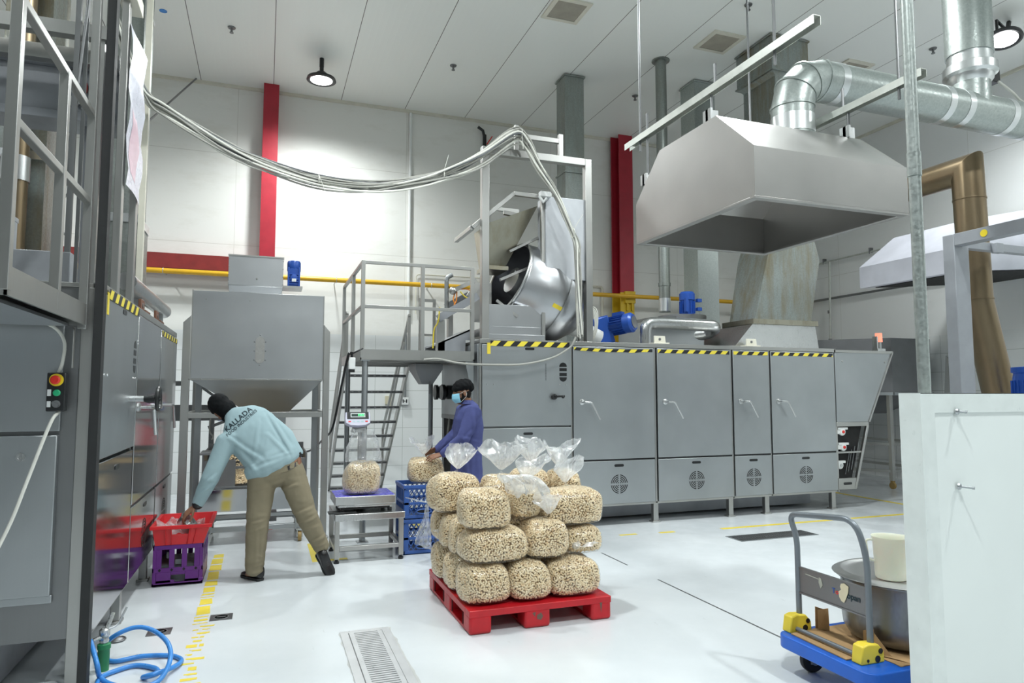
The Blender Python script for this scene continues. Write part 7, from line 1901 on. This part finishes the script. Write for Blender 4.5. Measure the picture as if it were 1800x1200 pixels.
# ---- the man in blue at the crates
t = thing('person', 'man in an indigo blue shirt, black cap and pale blue face mask behind the bags', 'person', (2.0, 6.98, 0))
s1 = Vector((0, -1, 0))
hc = Vector((1.960,6.980,1.611)); nck = Vector((2.023,6.980,1.479)); nck.y = 6.98
pel = Vector((2.02, 7.0, .98)); wai = Vector((2.03, 7.0, 1.12)); che = Vector((2.035, 6.99, 1.34)); shd = Vector((2.035, 6.98, 1.47))
LS, LE, LW = Vector((2.04, 6.80, 1.43)), Vector((1.908,6.740,1.139)), Vector((1.732,6.860,0.991))
RS, RE, RW = Vector((2.04, 7.17, 1.43)), Vector((1.98, 7.24, 1.17)), Vector((1.74, 7.18, 1.00))
b = MB()
limb(b, [(pel, .155, .10), (wai, .14, .09), (che, .165, .105), (shd, .14, .07), (nck, .06, .058)], s1)
c_, U_, F_, L_ = head(b, hc, Vector((-.12, 0, 1)), Vector((-1, -.06, -.20)), nck)
for S_, E_, W_ in ((LS, LE, LW), (RS, RE, RW)): limb(b, [(S_, .052, .052), (S_.lerp(E_, .5), .046, .046), (E_, .039, .04), (E_.lerp(W_, .35), .039, .038), (W_, .026, .024)], (0, 1, 0), 14)
hand(b, LW + (LW - LE).normalized() * .012, Vector((-.95, .12, -.22)), Vector((.1, .45, -.85)), Vector((-.2, .85, .35)), (.12, .3, .25), 1.02, .08)
hand(b, RW + Vector((-.012, 0, 0)), Vector((-.9, -.3, -.1)), Vector((-.25, -.75, -.5)), Vector((0, -.5, .8)), (.3, .45, .35), 1.0)
for sg, fx in ((-1, -.02), (1, .03)):
    H, K, A = Vector((2.02, 7.0 + sg * .10, .92)), Vector((2.0 + fx, 7.0 + sg * .11, .50)), Vector((2.04 + fx, 7.0 + sg * .12, .09))
    limb(b, [(H, .088, .085), (H.lerp(K, .5), .078, .075), (K, .056, .055), (K.lerp(A, .35), .057, .054), (A, .04, .038)], (0, 1, 0), 14)
    limb(b, [(A, .04, .04), (A + Vector((-.08, 0, -.04)), .038, .03), (A + Vector((-.14, 0, -.06)), .03, .02)], (0, 1, 0), 12)
body = place(fuse(b, .0046, 3), t, 'body', M['skin'])
eyes(body, c_, U_, F_, L_)
b = MB()
limb(b, [(Vector((2.02, 7.0, .60)), .235, .165), (Vector((2.02, 7.0, .80)), .222, .155), (pel, .212, .148), (wai, .205, .145), (Vector((2.04, 7.0, 1.24)), .208, .148), (che, .205, .142), (Vector((2.04, 6.985, 1.42)), .19, .12), (shd, .15, .095), (nck + Vector((.005, 0, .015)), .068, .07)], s1, 26, 2.2)
for S_, E_, W_ in ((LS, LE, LW), (RS, RE, RW)): limb(b, [(S_ + Vector((0, (7.0 - S_.y) * .35, .0)), .085, .085), (S_, .084, .086), (S_.lerp(E_, .5), .076, .078), (E_, .066, .070), (E_.lerp(W_, .5), .056, .058), (W_, .040, .040)], (0, 1, 0), 18, 2)
sm = fuse(b, .011, 5)
wrinkle(sm, .0065, 4.5, 13.0, (1.4, 1.4, .5), lambda co: .4 + .8 * max(0, min(1, (1.3 - co.z) * 2))); wrinkle(sm, .0015, 11, 7.0)
folds(sm, [((1.86, 7, 1.05), (2.10, 7, .98), .010, .016), ((1.88, 7, 1.16), (2.10, 7, 1.10), .008, .016), ((2.0, 7, 1.42), (2.02, 7, 1.20), .010, .018), ((1.95, 7, .95), (1.97, 7, .62), .010, .02), ((2.08, 7, .95), (2.10, 7, .62), .010, .02), ((1.90, 7, 1.13), (1.98, 7, 1.22), .009, .014), ((1.78, 7, 1.02), (1.84, 7, 1.10), .008, .012)])
ks = place(sm, t, 'shirt', M['kurta'])
m = MB()
for k, sg in ((0, -1), (1, 1)):
    rows = []
    for i in range(7):
        a = -.2 + 1.9 * i / 6; c = nck + Vector((.0, 0, .01)); rows.append([c + Vector((-math.cos(a) * r_, sg * math.sin(a) * r_ - 0.0, z_)) for r_, z_ in ((.062, .035), (.073, .045), (.088, .005), (.078, .0))])
    m.rings(rows)
obj('collar', m, M['kurta'], ks, sharp=80)
b = MB()
for sg, fx in ((-1, -.02), (1, .03)):
    H, K, A = Vector((2.02, 7.0 + sg * .10, .92)), Vector((2.0 + fx, 7.0 + sg * .11, .50)), Vector((2.04 + fx, 7.0 + sg * .12, .09))
    limb(b, [(H, .11, .115), (H.lerp(K, .5), .10, .1), (K, .085, .085), (A + Vector((0, 0, .02)), .07, .075)], (0, 1, 0), 18)
tm = fuse(b, .012, 4); wrinkle(tm, .008, 8, 3.0); place(tm, t, 'trousers', M['darkblue'])
b = MB()
hc, hU, hF, hL = c_, U_, F_, L_
capE(-.026, 0, .068, .112, .096, .075); capE(-.078, 0, .04, .062, .078, .058); capE(.035, 0, .055, .062, .082, .035)
cm = fuse(b, .008, 4); wrinkle(cm, .004, 20, 6.0); place(cm, t, 'cap', M['capcloth'])
b = MB(); capE(-.035, 0, -.012, .066, .074, .06); capE(-.05, 0, -.05, .035, .062, .03)
place(fuse(b, .007, 3), t, 'hair', M['hair'])
b = MB(); capE(.032, 0, -.062, .054, .0635, .046); capE(.012, .052, -.035, .018, .017, .045); capE(.012, -.052, -.035, .018, .017, .045)
place(fuse(b, .006, 3), t, 'beard', M['hair'])
b = MB()
for sg in (1, -1): b.tube([hc + hF * .086 + hL * sg * .016 + hU * .022, hc + hF * .082 + hL * sg * .034 + hU * .027, hc + hF * .066 + hL * sg * .052 + hU * .020], .005, 6)
obj('eyebrows', b, M['hair'], body)
# pleated mask
m = MB(); rows = []
for i in range(13):
    z = .004 - .098 * i / 12; rr_ = []
    for j in range(17):
        a = -1.22 + 2.44 * j / 16
        ff = .119 - .010 * abs(i / 12 - .45) * 3 - (.010 if i > 9 else 0); wid = .072 - (.012 * max(0, (i - 7) / 5))
        pl = .0025 * (1 if (i // 2) % 2 else 0)
        rr_.append(hc + hF * (.010 + (ff - .010 + pl) * math.cos(a) ** .8) + hL * (wid * math.sin(a)) + hU * z)
    rows.append(rr_)
m.rings(rows, cap=False, closed=False)
mk_ = obj('face_mask', m, M['mask'], t, sharp=180)
sol = mk_.modifiers.new('thick', 'SOLIDIFY'); sol.thickness = .002
m = MB()
for sg in (1, -1):
    e_ = hc + hL * sg * .082 - hU * .012 - hF * .012
    m.tube([hc + hL * sg * .068 + hF * .045 + hU * .0, e_ + hU * .03 + hL * sg * .003, e_ - hF * .012]  , .0018, 5); m.tube([hc + hL * sg * .060 + hF * .045 - hU * .088, e_ - hU * .03 + hL * sg * .003, e_ - hF * .012], .0018, 5)
obj('mask_loops', m, M['white_p'], mk_)
for sg, fx in ((-1, -.02), (1, .03)): shoe(t, (2.10 + fx, 7.0 + sg * .12, 0), (1.82 + fx, 7.0 + sg * .13, 0), (0, 0, 1))

bpy.context.view_layer.update()
